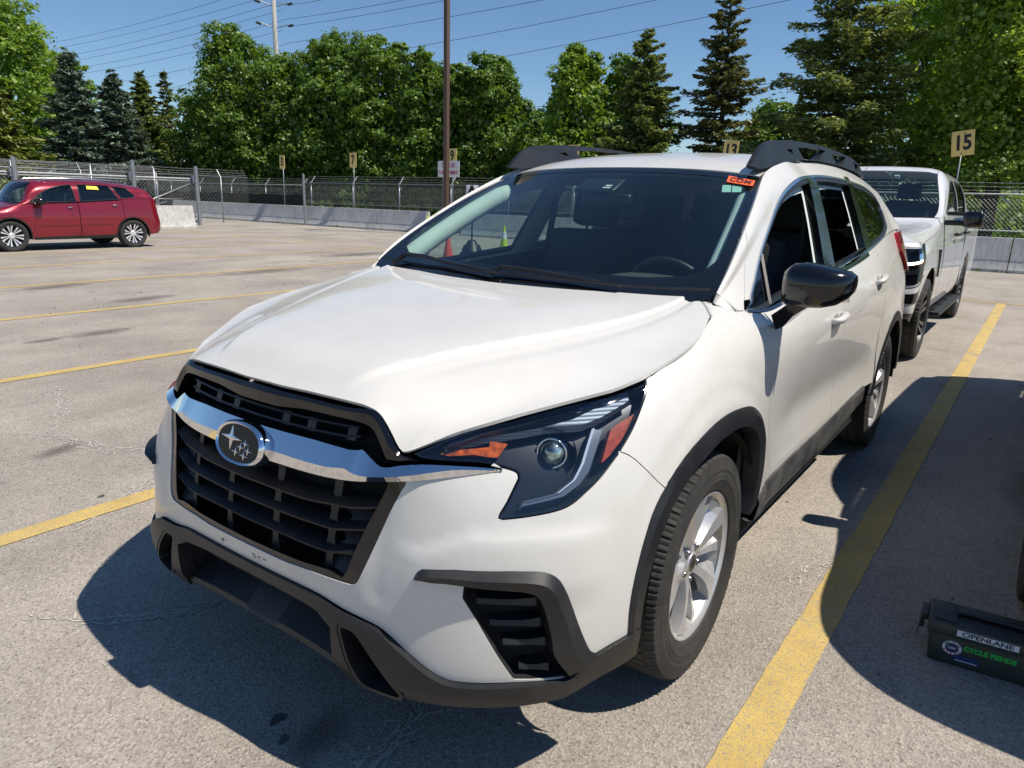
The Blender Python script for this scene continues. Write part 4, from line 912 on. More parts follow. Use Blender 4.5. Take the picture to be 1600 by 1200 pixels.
# ---- headlights
def head(s_):
    lens=panel('headlight',WRAP,[HEAD],LENS,suv,s_,off=.001,flange=0,res=.02,inset=.004)
    panel('headlight_housing',WRAP,[HEAD],HDARK,lens,s_,off=-.055,flange=-.054,res=.025,inset=.004)
    # black rim round the lens
    rim_in=shrink(dens(HEAD,.02),.0075,-9)
    panel('headlight_rim',WRAP,[dens(HEAD,.02),rim_in],GLOSSK,lens,s_,off=-.001,flange=.01,res=.02,inset=.0015)
    drl=V0('drl'); panel('running_light',WRAP,[drl],mat('running_light_strip',(.13,.15,.18),.3,.2) if s_>0 else bpy.data.materials['running_light_strip'],lens,s_,off=-.024,flange=.03,res=.015,inset=.001)
    edge=[(x,y,-.022) for x,y in drl[[0,11,10,9,8]]] if len(drl)>11 else [(x,y,-.022) for x,y in drl[:4]]
    wm=bpy.data.materials.get('light_guide') or mat('light_guide',(.72,.78,.84),.15,.3,coat=.5)
    ed=[(x,y) for x,y in drl[[0,12,11,10,9,8]]] if len(drl)>12 else [(x,y) for x,y in drl[[0,-1,-2,-3,-4]]]
    ribbon('light_guide',[[(x,y,-.021) for x,y in ed],[(x+.007,y+.001,-.019) for x,y in ed]],wm,lens,WRAP,30,s_)
    st_=V0('strip'); top=st_[:7]; bot=st_[7:][::-1]
    rib=bpy.data.materials.get('ribbed_reflector') 
    if rib is None:
        rib,nt,b=newmat('ribbed_reflector'); b.inputs['Metallic'].default_value=.85; b.inputs['Roughness'].default_value=.5; b.inputs['Base Color'].default_value=(.11,.13,.16,1)
        wv=nt.nodes.new('ShaderNodeTexWave'); wv.inputs['Scale'].default_value=38; wv.bands_direction='Z'; tc=nt.nodes.new('ShaderNodeTexCoord'); L(nt,tc.outputs['Object'],wv.inputs[0]); bump(nt,b,wv.outputs[1],.22,.003)
    ribbon('indicator_reflector',[[(x,y,-.018) for x,y in st_[[0,1,2,3,4,5]]],[(x,y-.012,-.030) for x,y in st_[[0,1,2,3,4,5]]],[(x,y,-.024) for x,y in st_[[11,10,9,8,7,6]]]],rib,lens,WRAP,40,s_)
    ribbon('light_pipe',[[(x,y-.006,-.012) for x,y in st_[[11,10,9,8]]],[(x,y-.012,-.010) for x,y in st_[[11,10,9,8]]],[(x,y-.014,-.018) for x,y in st_[[11,10,9,8]]]],HCHROME,lens,WRAP,30,s_)
    panel('turn_signal',WRAP,[V0('amber')],AMBER,lens,s_,off=-.028,flange=.012,res=.012,inset=0)
    ribbon('upper_bezel',[[(x,y-.014,-.012) for x,y in st_[[11,10,9,8,7]]],[(x+.004,y-.022,-.052) for x,y in st_[[11,10,9,8,7]]]],HDARK,lens,WRAP,30,s_)
    panel('side_reflector',WRAP,[V0('amber_refl')],ORREF,lens,s_,off=-.010,flange=.02,res=.012,inset=0)
    c,n_=WRAP.P([.9228],[.9342])[0],WRAP.N([.9228],[.9342])[0]
    u0,v0=.918,.905; c=WRAP.P([u0],[v0])[0]-WRAP.N([u0],[v0])[0]*.045; ax=np.array([.93,.35,.05]); ax/=np.linalg.norm(ax)
    Q=Matrix(((1,0,0),(0,s_,0),(0,0,1)))
    def place(mb,nm,m,par): 
        Rm=Vector(ax).to_track_quat('Z','Y').to_matrix()
        mb.V=[Q@(Rm@Vector(v)+Vector(c)) for v in mb.V]; return mb.build(nm,m,par,smooth=True)
    mb=MB(); mb.lathe([(.036,-.02),(.040,.006),(.037,.010),(.033,.004),(.033,-.02)],32); place(mb,'projector_ring',HCHROME,lens)
    mb=MB(); mb.lathe([(.0005,.024),(.008,.0235),(.016,.021),(.023,.016),(.029,.008),(.032,-.002)],32); place(mb,'projector_lens',bpy.data.materials.get('projector_glass_painted_glints') or projglass(),lens)
    mb=MB(); mb.lathe([(.046,-.045),(.058,-.005),(.062,.0)],32); place(mb,'projector_bowl',HDARK,lens)
def projglass():
    m,nt,b=newmat('projector_glass_painted_glints'); b.inputs['Base Color'].default_value=(.55,.62,.55,1); b.inputs['Metallic'].default_value=.75; b.inputs['Roughness'].default_value=.07; b.inputs['Coat Weight'].default_value=1; b.inputs['Coat Roughness'].default_value=.0
    f=noise(nt,38,2,.5); c=ramp(nt,f,[(.40,(.05,.07,.06)),(.55,(.50,.60,.50)),(.66,(.85,.95,.85))]); L(nt,c,b.inputs['Base Color']); return m  # mottled dark to pale colour paints caustic glints into the lens
head(1); head(-1)
# ---- dark core behind gaps
def dome(nm,S,loop,off,m,both=True,side=1,res=.08): return panel(nm,S,[np.array(loop)],m,suv,side,off=off,flange=0,res=res,inset=0,both=both)
dome('inner_structure',WRAP,[(0,.46),(1.15,.40),(1.15,.80),(1.30,.90),(1.8,.93),(2.0,.80),(2.12,.45),(4.0,.50),(4.1,.95),(4.6,.95),(5.0,.40),(U1,.40),(U1,1.10),(1.5,1.08),(1.0,.98),(.55,.80),(0,.85)],-.075,DARK)
panel('inner_hood_panel',HOOD,[np.array([(0,.05),(.46,.05),(.54,.09),(HOOD.u1,.03),(HOOD.u1,HOOD.v1),(0,HOOD.v1)])],DARK,suv,both=True,off=-.03,flange=0,res=.08,inset=0)
# ---- grille
lowg=clean(np.concatenate([gl,[(.53,.86),(.40,.865),(0,.87)],[(0,.541)]]))
fi=V0('frame_in'); fr_in=np.concatenate([[(0,.556)],cr(fi[:4],3),fi[4:],[(.485,.86),(0,.87)]])
gr=panel('grille',WRAP,[clean(lowg)],DARK,suv,both=True,off=-.085,flange=-.08,res=.05,inset=.001)
fo=clean(np.concatenate([[(0,.541)],gl,[(.52,.85),(.485,.85)],fi[4:][::-1],cr(fi[:4],3)[::-1],[(0,.556)]]),.002)
panel('grille_frame',WRAP,[fo],GLOSSK,gr,both=True,off=-.003,flange=.05,res=.02,inset=.0005)
def slat(S,pts,h,d,nm,m=MATTK):
    a=np.array(pts,float)
    r=[[(u,v-.004,-d) for u,v in a],[(u,v-.003,-.010) for u,v in a],[(u,v+.003,-.006) for u,v in a],[(u,v+h*.55,-.022) for u,v in a],[(u,v+h,-d) for u,v in a]]
    ribbon(nm,r,m,gr,S,50,both=True,close=True,caps=True)
DSL=dusty('dusty_black_slat',(.008,.009,.011),(.026,.025,.024),.48,.45,.8,8,0,0)
for nm_,end in (('slat1',(.462,.745)),('slat2',(.450,.690)),('slat3',(.420,.625))):
    p_=V0(nm_); vm=p_[:,1].mean(); pts=[(0,p_[0,1]),(.15,p_[0,1])]+[tuple(q) for q in p_[1:-1]]+[end]
    slat(WRAP,pts,.026,.05,'grille_slat',DSL)
    # vertical struts between this slat and the next one below
    for u_ in (.105,.310):
        for sg in (1,-1):
            ribbon('grille_strut',[[(u_-.018,vm+.01,-.026),(u_-.011,vm-.020,-.026),(u_-.011,vm-.036,-.026),(u_-.020,vm-.056,-.026)],[(u_+.018,vm+.01,-.026),(u_+.011,vm-.020,-.026),(u_+.011,vm-.036,-.026),(u_+.020,vm-.056,-.026)],[(u_+.012,vm+.01,-.06),(u_+.010,vm-.028,-.06),(u_+.016,vm-.060,-.06)]],DSL,gr,WRAP,6,sg)
    # solid outer ends of the openings (wedge-shaped)
    for sg in (1,-1):
        e=end[0]; ribbon('grille_wedge',[[(e-.13,vm-.052,-.03),(e-.02,vm-.050,-.012)],[(e-.10,vm-.028,-.036),(e-.01,vm-.026,-.028)],[(e-.13,vm-.004,-.05),(e-.0,vm-.004,-.045)]],DSL,gr,WRAP,10,sg)
for u_ in (.105,.310):
    for sg in (1,-1): ribbon('grille_strut',[[(u_-.014,.80,-.03),(u_-.012,.735,-.03)],[(u_+.014,.80,-.03),(u_+.012,.735,-.03)],[(u_+.014,.80,-.06),(u_+.012,.735,-.06)]],DSL,gr,WRAP,6,sg)
# upper grille
to=V0('trim_out'); ti=V0('trim_in')
to_c=np.concatenate([[(0,.992),(.08,.990)],cr([(.18,.990),(.32,.988),tuple(to[3]),tuple(to[4]),tuple(to[5]),tuple(to[6]),tuple(to[7])],3),[(.56,.876)]])
ti_c=np.concatenate([[(0,.945),(.08,.9445)],cr(V0('trim_in')[1:8],3),[(.56,.872)]])
ugr=panel('upper_grille',WRAP,[clean(np.concatenate([[(0,.85)],[(.47,.845),(.545,.875)],to_c[::-1]]))],DARK,suv,both=True,off=-.06,flange=-.05,res=.05,inset=.001)
ribbon('grille_surround',[[(u,v-.0,-.03) for u,v in to_c],[(u,v,.004) for u,v in to_c],[tuple(np.array([*((np.array(a)*.65+np.array(b)*.35)),.010])) for a,b in zip(resamp(to_c,n=40),resamp(ti_c,n=40))],[(u,v,.002) for u,v in ti_c],[(u,v,-.05) for u,v in ti_c]],GLOSSK,ugr,WRAP,80,both=True)
us=[(0,.902),(.12,.902),(.22,.902),(.32,.905),(.37,.912)]
def bar(pts,h,nm,m,par):
    a=np.array(pts,float); ribbon(nm,[[(u,v,-.05) for u,v in a],[(u,v,-.010) for u,v in a],[(u,v+h,-.012) for u,v in a],[(u,v+h,-.05) for u,v in a]],m,par,WRAP,40,both=True,close=True)
bar(us,.006,'upper_slat',DSL,ugr); bar([(u,v+.028) for u,v in us[:-1]]+[(.36,.935)],.006,'upper_slat',DSL,ugr)
for u_ in (.11,.205,.34):
    for sg in (1,-1): ribbon('upper_strut',[[(u_-.014,.900,-.012),(u_-.014,.938,-.014)],[(u_+.014,.900,-.012),(u_+.014,.938,-.014)],[(u_+.014,.900,-.05),(u_+.014,.938,-.05)]],DSL,ugr,WRAP,5,sg)
# chrome wing bar
ct,crg,cb=V0('chrome_top'),V0('chrome_ridge'),V0('chrome_bot')
def ext(a,v): return np.concatenate([[(0,v)],a])
ctc=np.concatenate([[(0,ct[0,1])],cr(ct[:4],2)[:-1],cr(ct[3:],3)]); cgc=np.concatenate([[(0,crg[0,1])],cr(crg,3)]); cbc=np.concatenate([[(0,cb[0,1])],cr(cb,3)])
def byu(c,us_): 
    i=np.argsort(c[:,0]); return np.interp(us_,c[i,0],c[i,1])
ue=np.linspace(0,min(ctc[-1,0],cgc[-1,0],cbc[-1,0]),130); vt,vr,vb=byu(ctc,ue),byu(cgc,ue),byu(cbc,ue); vr=np.clip(vr,vb+.002,vt-.002)
fade=1-.75*sm(.50,.76,ue)
cb_=ribbon('chrome_grille_bar',[[(u,v,-.04) for u,v in zip(ue,vt)],[(u,v,.004*f) for u,v,f in zip(ue,vt,fade)],[(u,v,.020*f) for u,v,f in zip(ue,vr,fade)],[(u,v,.007*f) for u,v,f in zip(ue,vb,fade)],[(u,v,-.03) for u,v in zip(ue,vb)]],CHROME,suv,WRAP,150,both=True)
# badge
NB=Vector((.97,0,.25)).normalized(); BC=Vector((.992,0,.826)); YB=Vector((0,1,0)); ZB=NB.cross(YB)
if ZB.z<0: ZB=-ZB
BX=-YB # reads left to right for a viewer in front: +x of the badge = car's left seen from the front is viewer's right
BX=YB
def bpt(x,y,h): return BC+BX*x+ZB*y+NB*h
def oval(rx,ry,h,n=56,p_=2.3): 
    o=[]
    for k in range(n):
        a=2*math.pi*k/n; c,s=math.cos(a),math.sin(a); o.append(bpt(rx*abs(c)**(2/p_)*(1 if c>0 else -1),ry*abs(s)**(2/p_)*(1 if s>0 else -1),h))
    return o
def stack(rings,cap=True):
    n=len(rings[0]); V=[v for r in rings for v in r]; F=[]
    for i in range(len(rings)-1):
        for k in range(n): F.append((i*n+k,i*n+(k+1)%n,(i+1)*n+(k+1)%n,(i+1)*n+k))
    if cap: F.append(tuple((len(rings)-1)*n+k for k in range(n)))
    return V,F
mb=MB(); mb.add(*stack([oval(.100,.060,-.035),oval(.102,.061,-.012),oval(.100,.059,.0),oval(.095,.054,.006),oval(.089,.049,.003),oval(.088,.048,.0005)]))
badge=mb.build('badge',CHROME,suv,sharp=50)
mb=MB(); mb.add(*stack([oval(.089,.049,.000),oval(.0885,.0485,.0018)])); mb.build('badge_field',mat('dark_plum_enamel',(.007,.005,.010),.35,spec=.3),badge)
def star(cx,cy,rx,ry,h=.0035,k=.20):
    P=[(cx-rx,cy),(cx-rx*k*.55,cy+ry*k*.55),(cx,cy+ry),(cx+rx*k*.55,cy+ry*k*.55),(cx+rx,cy),(cx+rx*k*.55,cy-ry*k*.55),(cx,cy-ry),(cx-rx*k*.55,cy-ry*k*.55)]
    V=[bpt(x,y,.0018) for x,y in P]+[bpt(cx,cy,h+.001)]; return V,[(i,(i+1)%8,8) for i in range(8)]
mb=MB(); mb.add(*star(-.032,.010,.047,.034,k=.32))
for a in ((.030,.005),(.012,-.008),(.045,-.012),(-.006,-.024),(.030,-.028)): mb.add(*star(a[0],a[1],.021,.013,.003,.30))
mb.build('badge_stars',mat('silver_badge_metal',(.82,.80,.76),.2,.8),badge,fix=True)
# ---- lower cladding
sc=V0('scoop'); scl=np.concatenate([cr(sc[:6],3),cr(sc[5:8],3)[1:],cr(sc[7:],3)[1:],[(.376,.42)]]); scl=clean(np.clip(scl,[.34,.280],[.60,.46]),.004)
cl_u=np.concatenate([[(0,.4895)],clad,[(1.172,.41)],[(1.172,.330)],cr([(1.172,.328),(1.05,.315),(.94,.290),(.88,.290),(.77,.290),(.66,.286),(.58,.284),(.52,.280),(.45,.268),(.37,.262)],3),[(.355,.30),(.352,.42),(.30,.446),(.2,.452),(0,.455)]])
lc=panel('lower_bumper_cladding',WRAP,[clean(cl_u),scl],PLASTIC,suv,both=True,off=.010,flange=.045,res=.02,inset=.0005,fn=lambda u,v: .010*sm(.49,.43,v)*sm(.2,.4,u)*sm(1.05,.9,u)-.012*sm(.33,.27,v))
for s_ in (1,-1):
    rim=shrink(dens(scl,.02),-.010,-9)
    panel('air_scoop',WRAP,[scl],MATTK,lc,s_,off=-.06,flange=-.075,res=.04,inset=.0)
    rin=shrink(dens(scl,.02),.010,-9)
    panel('scoop_rim',WRAP,[dens(scl,.02),rin],MATTK,lc,s_,off=.006,flange=.03,res=.02,inset=0.0,fn=lambda u,v: .012*sm(.49,.43,v)*sm(.2,.4,u))
# centre intake and lower lip
ir=np.array([(0,.275),(.36,.275),(.36,.45),(0,.455)])
cb2=panel('centre_intake',WRAP,[ir],DARK,lc,both=True,off=-.11,flange=-.10,res=.06,inset=0)
for i,vv in enumerate((.31,.345,.38,.415)):
    ribbon('intake_slat',[[(0,vv,-.10),(.36,vv,-.10)],[(0,vv,-.075),(.36,vv,-.075)],[(0,vv+.008,-.075),(.36,vv+.008,-.075)]],MATTK,lc,WRAP,30,both=True)
for k_ in range(1,12):
    for sg in (1,-1): ribbon('intake_rib',[[(.03*k_-.002,.27,-.085),(.03*k_-.002,.45,-.085)],[(.03*k_+.002,.27,-.085),(.03*k_+.002,.45,-.085)]],MATTK,lc,WRAP,4,sg)
ribbon('lower_lip',[[(0,.345,-.10),(.2,.345,-.10),(.37,.340,-.09)],[(0,.300,-.012),(.2,.302,-.010),(.37,.300,-.006)],[(0,.290,.0),(.2,.290,.0),(.37,.288,.004)],[(0,.268,-.010),(.2,.268,-.01),(.37,.264,-.004)],[(0,.262,-.10),(.2,.262,-.10),(.37,.262,-.10)]],PLASTIC,lc,WRAP,40,both=True)
# ---- fog lamp bezel
bo=V0('bezel_out'); bi=V0('bezel_in')
for s_ in (1,-1):
    fl=clean(V0('fog_hole')+np.array([[.03 if q[0]>.86 else 0,0] for q in V0('fog_hole')])); fg=panel('fog_vent',WRAP,[fl],DARK,suv,s_,off=-.05,flange=-.048,res=.05,inset=.0005)
    ring_o=np.concatenate([cr(bo[:3],3),bo[3:5],cr(bo[4:9],4),cr(bo[8:],3)]); ring_i=np.concatenate([cr(bi[::-1][:3],3),bi[::-1][3:4],cr(bi[::-1][3:],4)])
    ro=resamp(ring_o,n=60); ri=resamp(np.concatenate([[bi[-1]],[bi[-2]],[bi[-3]],cr([bi[-4],bi[-5],bi[-6],bi[-7],bi[-8],bi[0]] if len(bi)>8 else bi[::-1][3:],4),[bi[0]]]),n=60)
    mid=ro*.55+ri*.45
    rdg=.020*sm(0,6,np.arange(60.))
    ribbon('fog_vent_bezel',[[(u,v,-.01) for u,v in ro],[(u,v,.003) for u,v in ro],[(u,v,.010+r) for (u,v),r in zip(mid,rdg)],[(u,v,.006+r*.7) for (u,v),r in zip(ri,rdg)],[(u,v,-.045) for u,v in ri]],PLASTIC,fg,WRAP,60,s_)
    fs=V0('fogslats')
    for a,b in zip(fs[0::2],fs[1::2]):
        a=np.array(a);b=np.array(b)
        ribbon('vent_slat',[[(*a,-.045),(*b,-.045)],[(*a,-.014),(a[0]*.4+b[0]*.6,a[1]*.4+b[1]*.6,-.014),(*b,-.008)],[(a[0],a[1]+.012,-.018),(a[0]*.4+b[0]*.6,a[1]*.4+b[1]*.6+.012,-.018),(b[0],b[1]+.020,-.012)],[(a[0],a[1]+.014,-.045),(b[0],b[1]+.022,-.045)]],DSL,fg,WRAP,14,s_)
# ---- wheel arch cladding, sills, wells
def archpts(o,i,nm):
    for s_ in (1,-1):
        a=resamp(cr(o,3),n=60); b=resamp(cr(i,3),n=60); m_=a*.7+b*.3
        ribbon('wheel_arch_cladding',[[(u,v,-.01) for u,v in a],[(u,v,.003) for u,v in a],[(u,v,.009) for u,v in m_],[(u,v,.004) for u,v in b],[(u,v,-.05) for u,v in b]],PLASTIC,suv,WRAP,60,s_)
fo_=V0('archF_out'); fi_=V0('archF_in')
archpts(fo_,fi_,'F')
ro_=V0('archR_out'); ri_=V0('archR_in'); archpts(ro_,ri_,'R')
for s_ in (1,-1):
    a=[(2.06,.455),(2.10,.472),(2.3,.476),(2.7,.477),(3.2,.484),(3.6,.492),(3.86,.50)]
    b=[(2.02,.375),(2.10,.36),(2.3,.345),(2.7,.335),(3.2,.338),(3.6,.36),(3.88,.40)]
    ribbon('sill_cladding',[[(u,v,-.01) for u,v in a],[(u,v,.006) for u,v in a],[(u,v-.02,.012) for u,v in a],[(u,v+.01,.012) for u,v in b],[(u,v,-.004) for u,v in b],[(u,v-.02,-.12) for u,v in b]],SILLP,suv,WRAP,60,s_)
for cx in (0,-2.89):
    for s_ in (1,-1):
        mb=MB(); n=40; V=[];F=[]
        for k in range(n+1):
            a=math.radians(1+178*k/n)
            for y,r in ((.945,.447),(.90,.465),(.60,.465),(.595,.02)): V.append((cx+.02+r*math.cos(a),s_*y,.365+r*math.sin(a)*.985))
        for k in range(n):
            for j in range(3): F.append((k*4+j,k*4+j+1,(k+1)*4+j+1,(k+1)*4+j))
        mb.add(V,F); mb.build('wheel_well',WELL,suv,smooth=True)
mb=MB(); mb.box((-1.45,0,.33),(2.0,1.78,.16),bev=.03); mb.box((.35,0,.36),(.9,1.1,.20),bev=.03); mb.box((-3.4,0,.38),(.9,1.1,.20),bev=.03); mb.box((-1.45,0,.32),(3.9,1.0,.12),bev=.02); mb.build('underbody',DARK,suv)
# ---- tail lights, rear glass
for s_ in (1,-1):
    panel('tail_light',WRAP,[np.array([(4.86,1.06),(5.02,.98),(5.18,.96),(5.42,.98),(5.42,1.10),(5.20,1.12),(5.0,1.12),(4.90,1.12)])],REDL,suv,s_,off=.022,flange=.03,res=.03,inset=0)
V=[(-3.80,y,1.36) for y in (-.62,.62)]+[(-3.60,y,1.60) for y in (.54,-.54)]
mk('rear_window',V,[(0,1,2,3)],GLASSP,suv)
mb=MB(); mb.box((-3.70,0,1.615),(.26,1.06,.035),bev=.014); mb.build('rear_spoiler',PAINT,suv)
# ---- door mirrors
def mirror(s_):
    n=28; rings=[]
    # sections along y from the root to the tip: centre (x,z) and half sizes, superellipse
    secs=[(.950,-.475,1.212,.030,.040),(.958,-.470,1.214,.055,.062),(.985,-.468,1.222,.072,.073),(1.03,-.470,1.224,.080,.074),(1.08,-.474,1.222,.080,.068),(1.12,-.480,1.224,.072,.058),(1.150,-.488,1.232,.056,.043),(1.166,-.495,1.238,.030,.026),(1.170,-.498,1.240,.008,.008)]
    V=[];F=[]
    for (y,x,z,rx,rz) in secs:
        for k in range(n):
            a=2*math.pi*k/n; c,s=math.cos(a),math.sin(a); e=.72
            xx=rx*abs(c)**e*(1 if c>0 else -1); zz=rz*abs(s)**e*(1 if s>0 else -1)
            if xx<0: xx*=.75
            V.append((x+xx,s_*y,z+zz+ (.010 if s>0 else 0)*0))
    m_=len(secs)
    for i in range(m_-1):
        for k in range(n): F.append((i*n+k,i*n+(k+1)%n,(i+1)*n+(k+1)%n,(i+1)*n+k))
    F.append(tuple(range(n))); F.append(tuple((m_-1)*n+k for k in range(n)))
    mb=MB(); mb.add(V,F); h=mb.build('door_mirror',GLOSSK,suv,smooth=True)
    mb=MB(); V=[]
    secs2=[[(-.40,.938,1.121),(-.60,.938,1.098),(-.56,.938,1.072),(-.47,.938,1.062)],[(-.405,.962,1.142),(-.60,.962,1.122),(-.56,.965,1.085),(-.465,.965,1.078)],[(-.415,.990,1.168),(-.58,.990,1.162),(-.55,.995,1.118),(-.45,.995,1.118)],[(-.42,1.015,1.185),(-.56,1.015,1.185),(-.54,1.035,1.150),(-.44,1.035,1.150)]]
    for q in secs2: V+=[(a,s_*b,c) for a,b,c in q]
    F=[]
    for i in range(3):
        for k in range(4): F.append((i*4+k,i*4+(k+1)%4,(i+1)*4+(k+1)%4,(i+1)*4+k))
    F+=[(0,1,2,3),(12,13,14,15)]
    mb.add(V,F); mb.build('mirror_foot',GLOSSK,h)
    mb=MB(); mb.box((-.535,s_*1.06,1.222),(.01,.17,.105),bev=.004); mb.build('mirror_glass',CHROME,h); return h
mirror(1)
# ---- interior
for s_ in (1,-1):
    mb=MB(); P=[WS.P([.742],[v])[0]*np.array([1,s_,1])-WS.N([.742],[v])[0]*np.array([1,s_,1])*.062 for v in np.linspace(.10,.93,12)]
    mb.tube(P,[.036]+[.044]*10+[.036],14); mb.build('windscreen_pillar_trim',HEADLN,suv,smooth=True)
prof=[(-.16,1.02),(-.22,1.11),(-.40,1.155),(-.62,1.172),(-.70,1.165),(-.74,1.13),(-.72,.95),(-.70,.60)]
ys=np.linspace(-.74,.74,31); V=[];F=[]
for y in ys:
    bulge=.028*math.exp(-((y-.39)/.17)**4); e=1-.25*abs(y/.74)**3
    for i,(x,z) in enumerate(prof): V.append((x-.02*(y/.74)**2,y,z+(bulge if 2<=i<=5 else 0)-.03*abs(y/.74)**4))
n=len(prof)
for i in range(len(ys)-1):
    for j in range(n-1): F.append((i*n+j,i*n+j+1,(i+1)*n+j+1,(i+1)*n+j))
mb=MB(); mb.add(V,F); mb.build('dashboard',DASHM,suv,smooth=True)
mb=MB(); P=[]
for k in range(41):
    a=2*math.pi*k/40; P.append(Vector((-.80-.09*math.cos(a)*0+.20*math.cos(a)*.42,.40+.19*math.sin(a),1.075+.19*math.cos(a)*.91)))
mb.tube(P,.015,8,cap=False); mb.tube([(-.78,.40,1.07),(-.70,.40,1.00)],.045,10); mb.box((-.80,.40,1.075),(.03,.34,.035),bev=.01); mb.build('steering_wheel',MATTK,suv,smooth=True)
def seat(x,y,wd,nm='front_seat'):
    mb=MB()
    R=Matrix.Rotation(rad(-16),3,'Y')
    mb.box((x+.22,y,.66),(.52,wd,.16),bev=.06); mb.box((x-.08,y,1.00),(.15,wd,.66),R,bev=.06); o=mb.build(nm,SEATM,suv,smooth=True)
    for yy in ([y] if wd<.7 else [-.42,0,.42]):
        m2=MB(); m2.box((x-.20,yy,1.43),(.11,.26,.19),R,bev=.045); m2.tube([(x-.175,yy-.05,1.25),(x-.19,yy-.05,1.38)],.007,6); m2.tube([(x-.175,yy+.05,1.25),(x-.19,yy+.05,1.38)],.007,6); m2.build('headrest',SEATM,o,smooth=True)
seat(-1.35,.40,.50); seat(-1.35,-.40,.50); seat(-2.25,0,1.26,'rear_seat'); seat(-3.05,0,1.10,'rear_seat')
mb=MB(); mb.box((-.93,0,1.475),(.035,.25,.062),Matrix.Rotation(rad(12),3,'Y'),bev=.015); mb.tube([(-.93,0,1.50),(-.93,0,1.56)],.014,8); mb.box((-.86,0,1.535),(.12,.20,.022),Matrix.Rotation(rad(26),3,'Y'),bev=.009); mb.build('interior_mirror',MATTK,suv,smooth=True)
for s_ in (1,-1):
    mb=MB(); mb.tube([(-1.60,s_*.70,1.50),(-1.55,s_*.735,1.12),(-1.45,s_*.74,.75)],.022,4); mb.build('seat_belt',MATTK,suv)
mb=MB(); mb.tube([WRAP.P([2.03],[1.10])[0]+np.array([-.02,-.06,.0])]*1+[(-.75,.66,1.40)],.0,4)
# floor of the cabin
mb=MB(); mb.box((-1.9,0,.50),(3.4,1.70,.04)); mb.build('cabin_floor',DASHM,suv)
# ---- wheels
def tyremat():
    m,nt,b=newmat('tyre_rubber'); f=noise(nt,7,6,.7); c=ramp(nt,f,[(.35,(.018,.018,.018)),(.75,(.052,.048,.043))]); L(nt,c,b.inputs['Base Color']); b.inputs['Roughness'].default_value=.78; bump(nt,b,noise(nt,240,3),.15,.001); return m
TYRE=tyremat(); DISC=mat('brake_disc',(.30,.27,.24),.4,.8,var=.3,vscale=14)
def tyre_geo(R=.368,W=.245,rim=.236,nt_=354):
    hw=W/2; side=[(rim,hw*.80),(rim+.012,hw*.93),(rim+.04,hw*1.0),(rim+.046,hw*1.018),(rim+.050,hw*1.005),(rim+.062,hw*1.015),(rim+.066,hw*1.0),(R-.060,hw*1.0),(R-.057,hw*1.012),(R-.050,hw*1.012),(R-.047,hw*1.0),(R-.030,hw*.985),(R-.020,hw*.955)]
    V=[];F=[]
    tread=[(.945,'s'),(.90,'s'),(.74,'s'),(.70,'g'),(.63,'g'),(.60,'c'),(.30,'c'),(.265,'g'),(.205,'g'),(.17,'c'),(0,'c')]
    def hsh(i): return (math.sin(i*12.9898)*43758.5453)%1
    prof0=len(side)*2+len(tread)*2-1
    for k in range(nt_):
        a=2*math.pi*k/nt_; row=[]
        ph=k%6
        for r,y in side: row.append((r,y))
        for t,kd in tread:
            cr_=R-.006*t*t-.010*max(0,t-.8)/.2
            if kd=='g': cr_-=.009
            elif kd=='s' and ph in (0,): cr_-=.006
            elif kd=='c' and (k+2)%6 in (0,): cr_-=.008
            elif kd=='s' and ph==3: cr_-=.0035
            row.append((cr_,t*hw))
        for t,kd in tread[:-1][::-1]:
            cr_=R-.006*t*t-.010*max(0,t-.8)/.2
            if kd=='g': cr_-=.009
            elif kd=='s' and (k+3)%6==0: cr_-=.0085
            elif kd=='c' and (k+4)%6==0: cr_-=.008
            row.append((cr_,-t*hw))
        for r,y in side[::-1]: row.append((r,-y))
        for i_,(r,y) in enumerate(row):
            if i_ in (len(side)-2,len(side)-1) and ph in (0,): r-=.003; y-=.0022
            V.append((r*math.sin(a),y,r*math.cos(a)))
        m=len(row)
    for k in range(nt_):
        k2=(k+1)%nt_
        for j in range(m-1): F.append((k*m+j,k2*m+j,k2*m+j+1,k*m+j+1))
    return V,F
def raised(txt,r,mid,size,y,M):
    """lettering bent along the sidewall"""
    pass
TV,TF=tyre_geo()
def rim_geo(mb,rr=.232):
    # barrel and lip (outer side at +y); coordinates relative to the wheel centre, outer face y=.107
    mb.lathe([(rr+.008,.088),(rr+.010,.104),(rr+.004,.108),(rr-.003,.105),(rr-.008,.092),(rr-.020,.070),(rr-.030,.02),(rr-.034,-.08),(rr+.005,-.10)],72,'y')
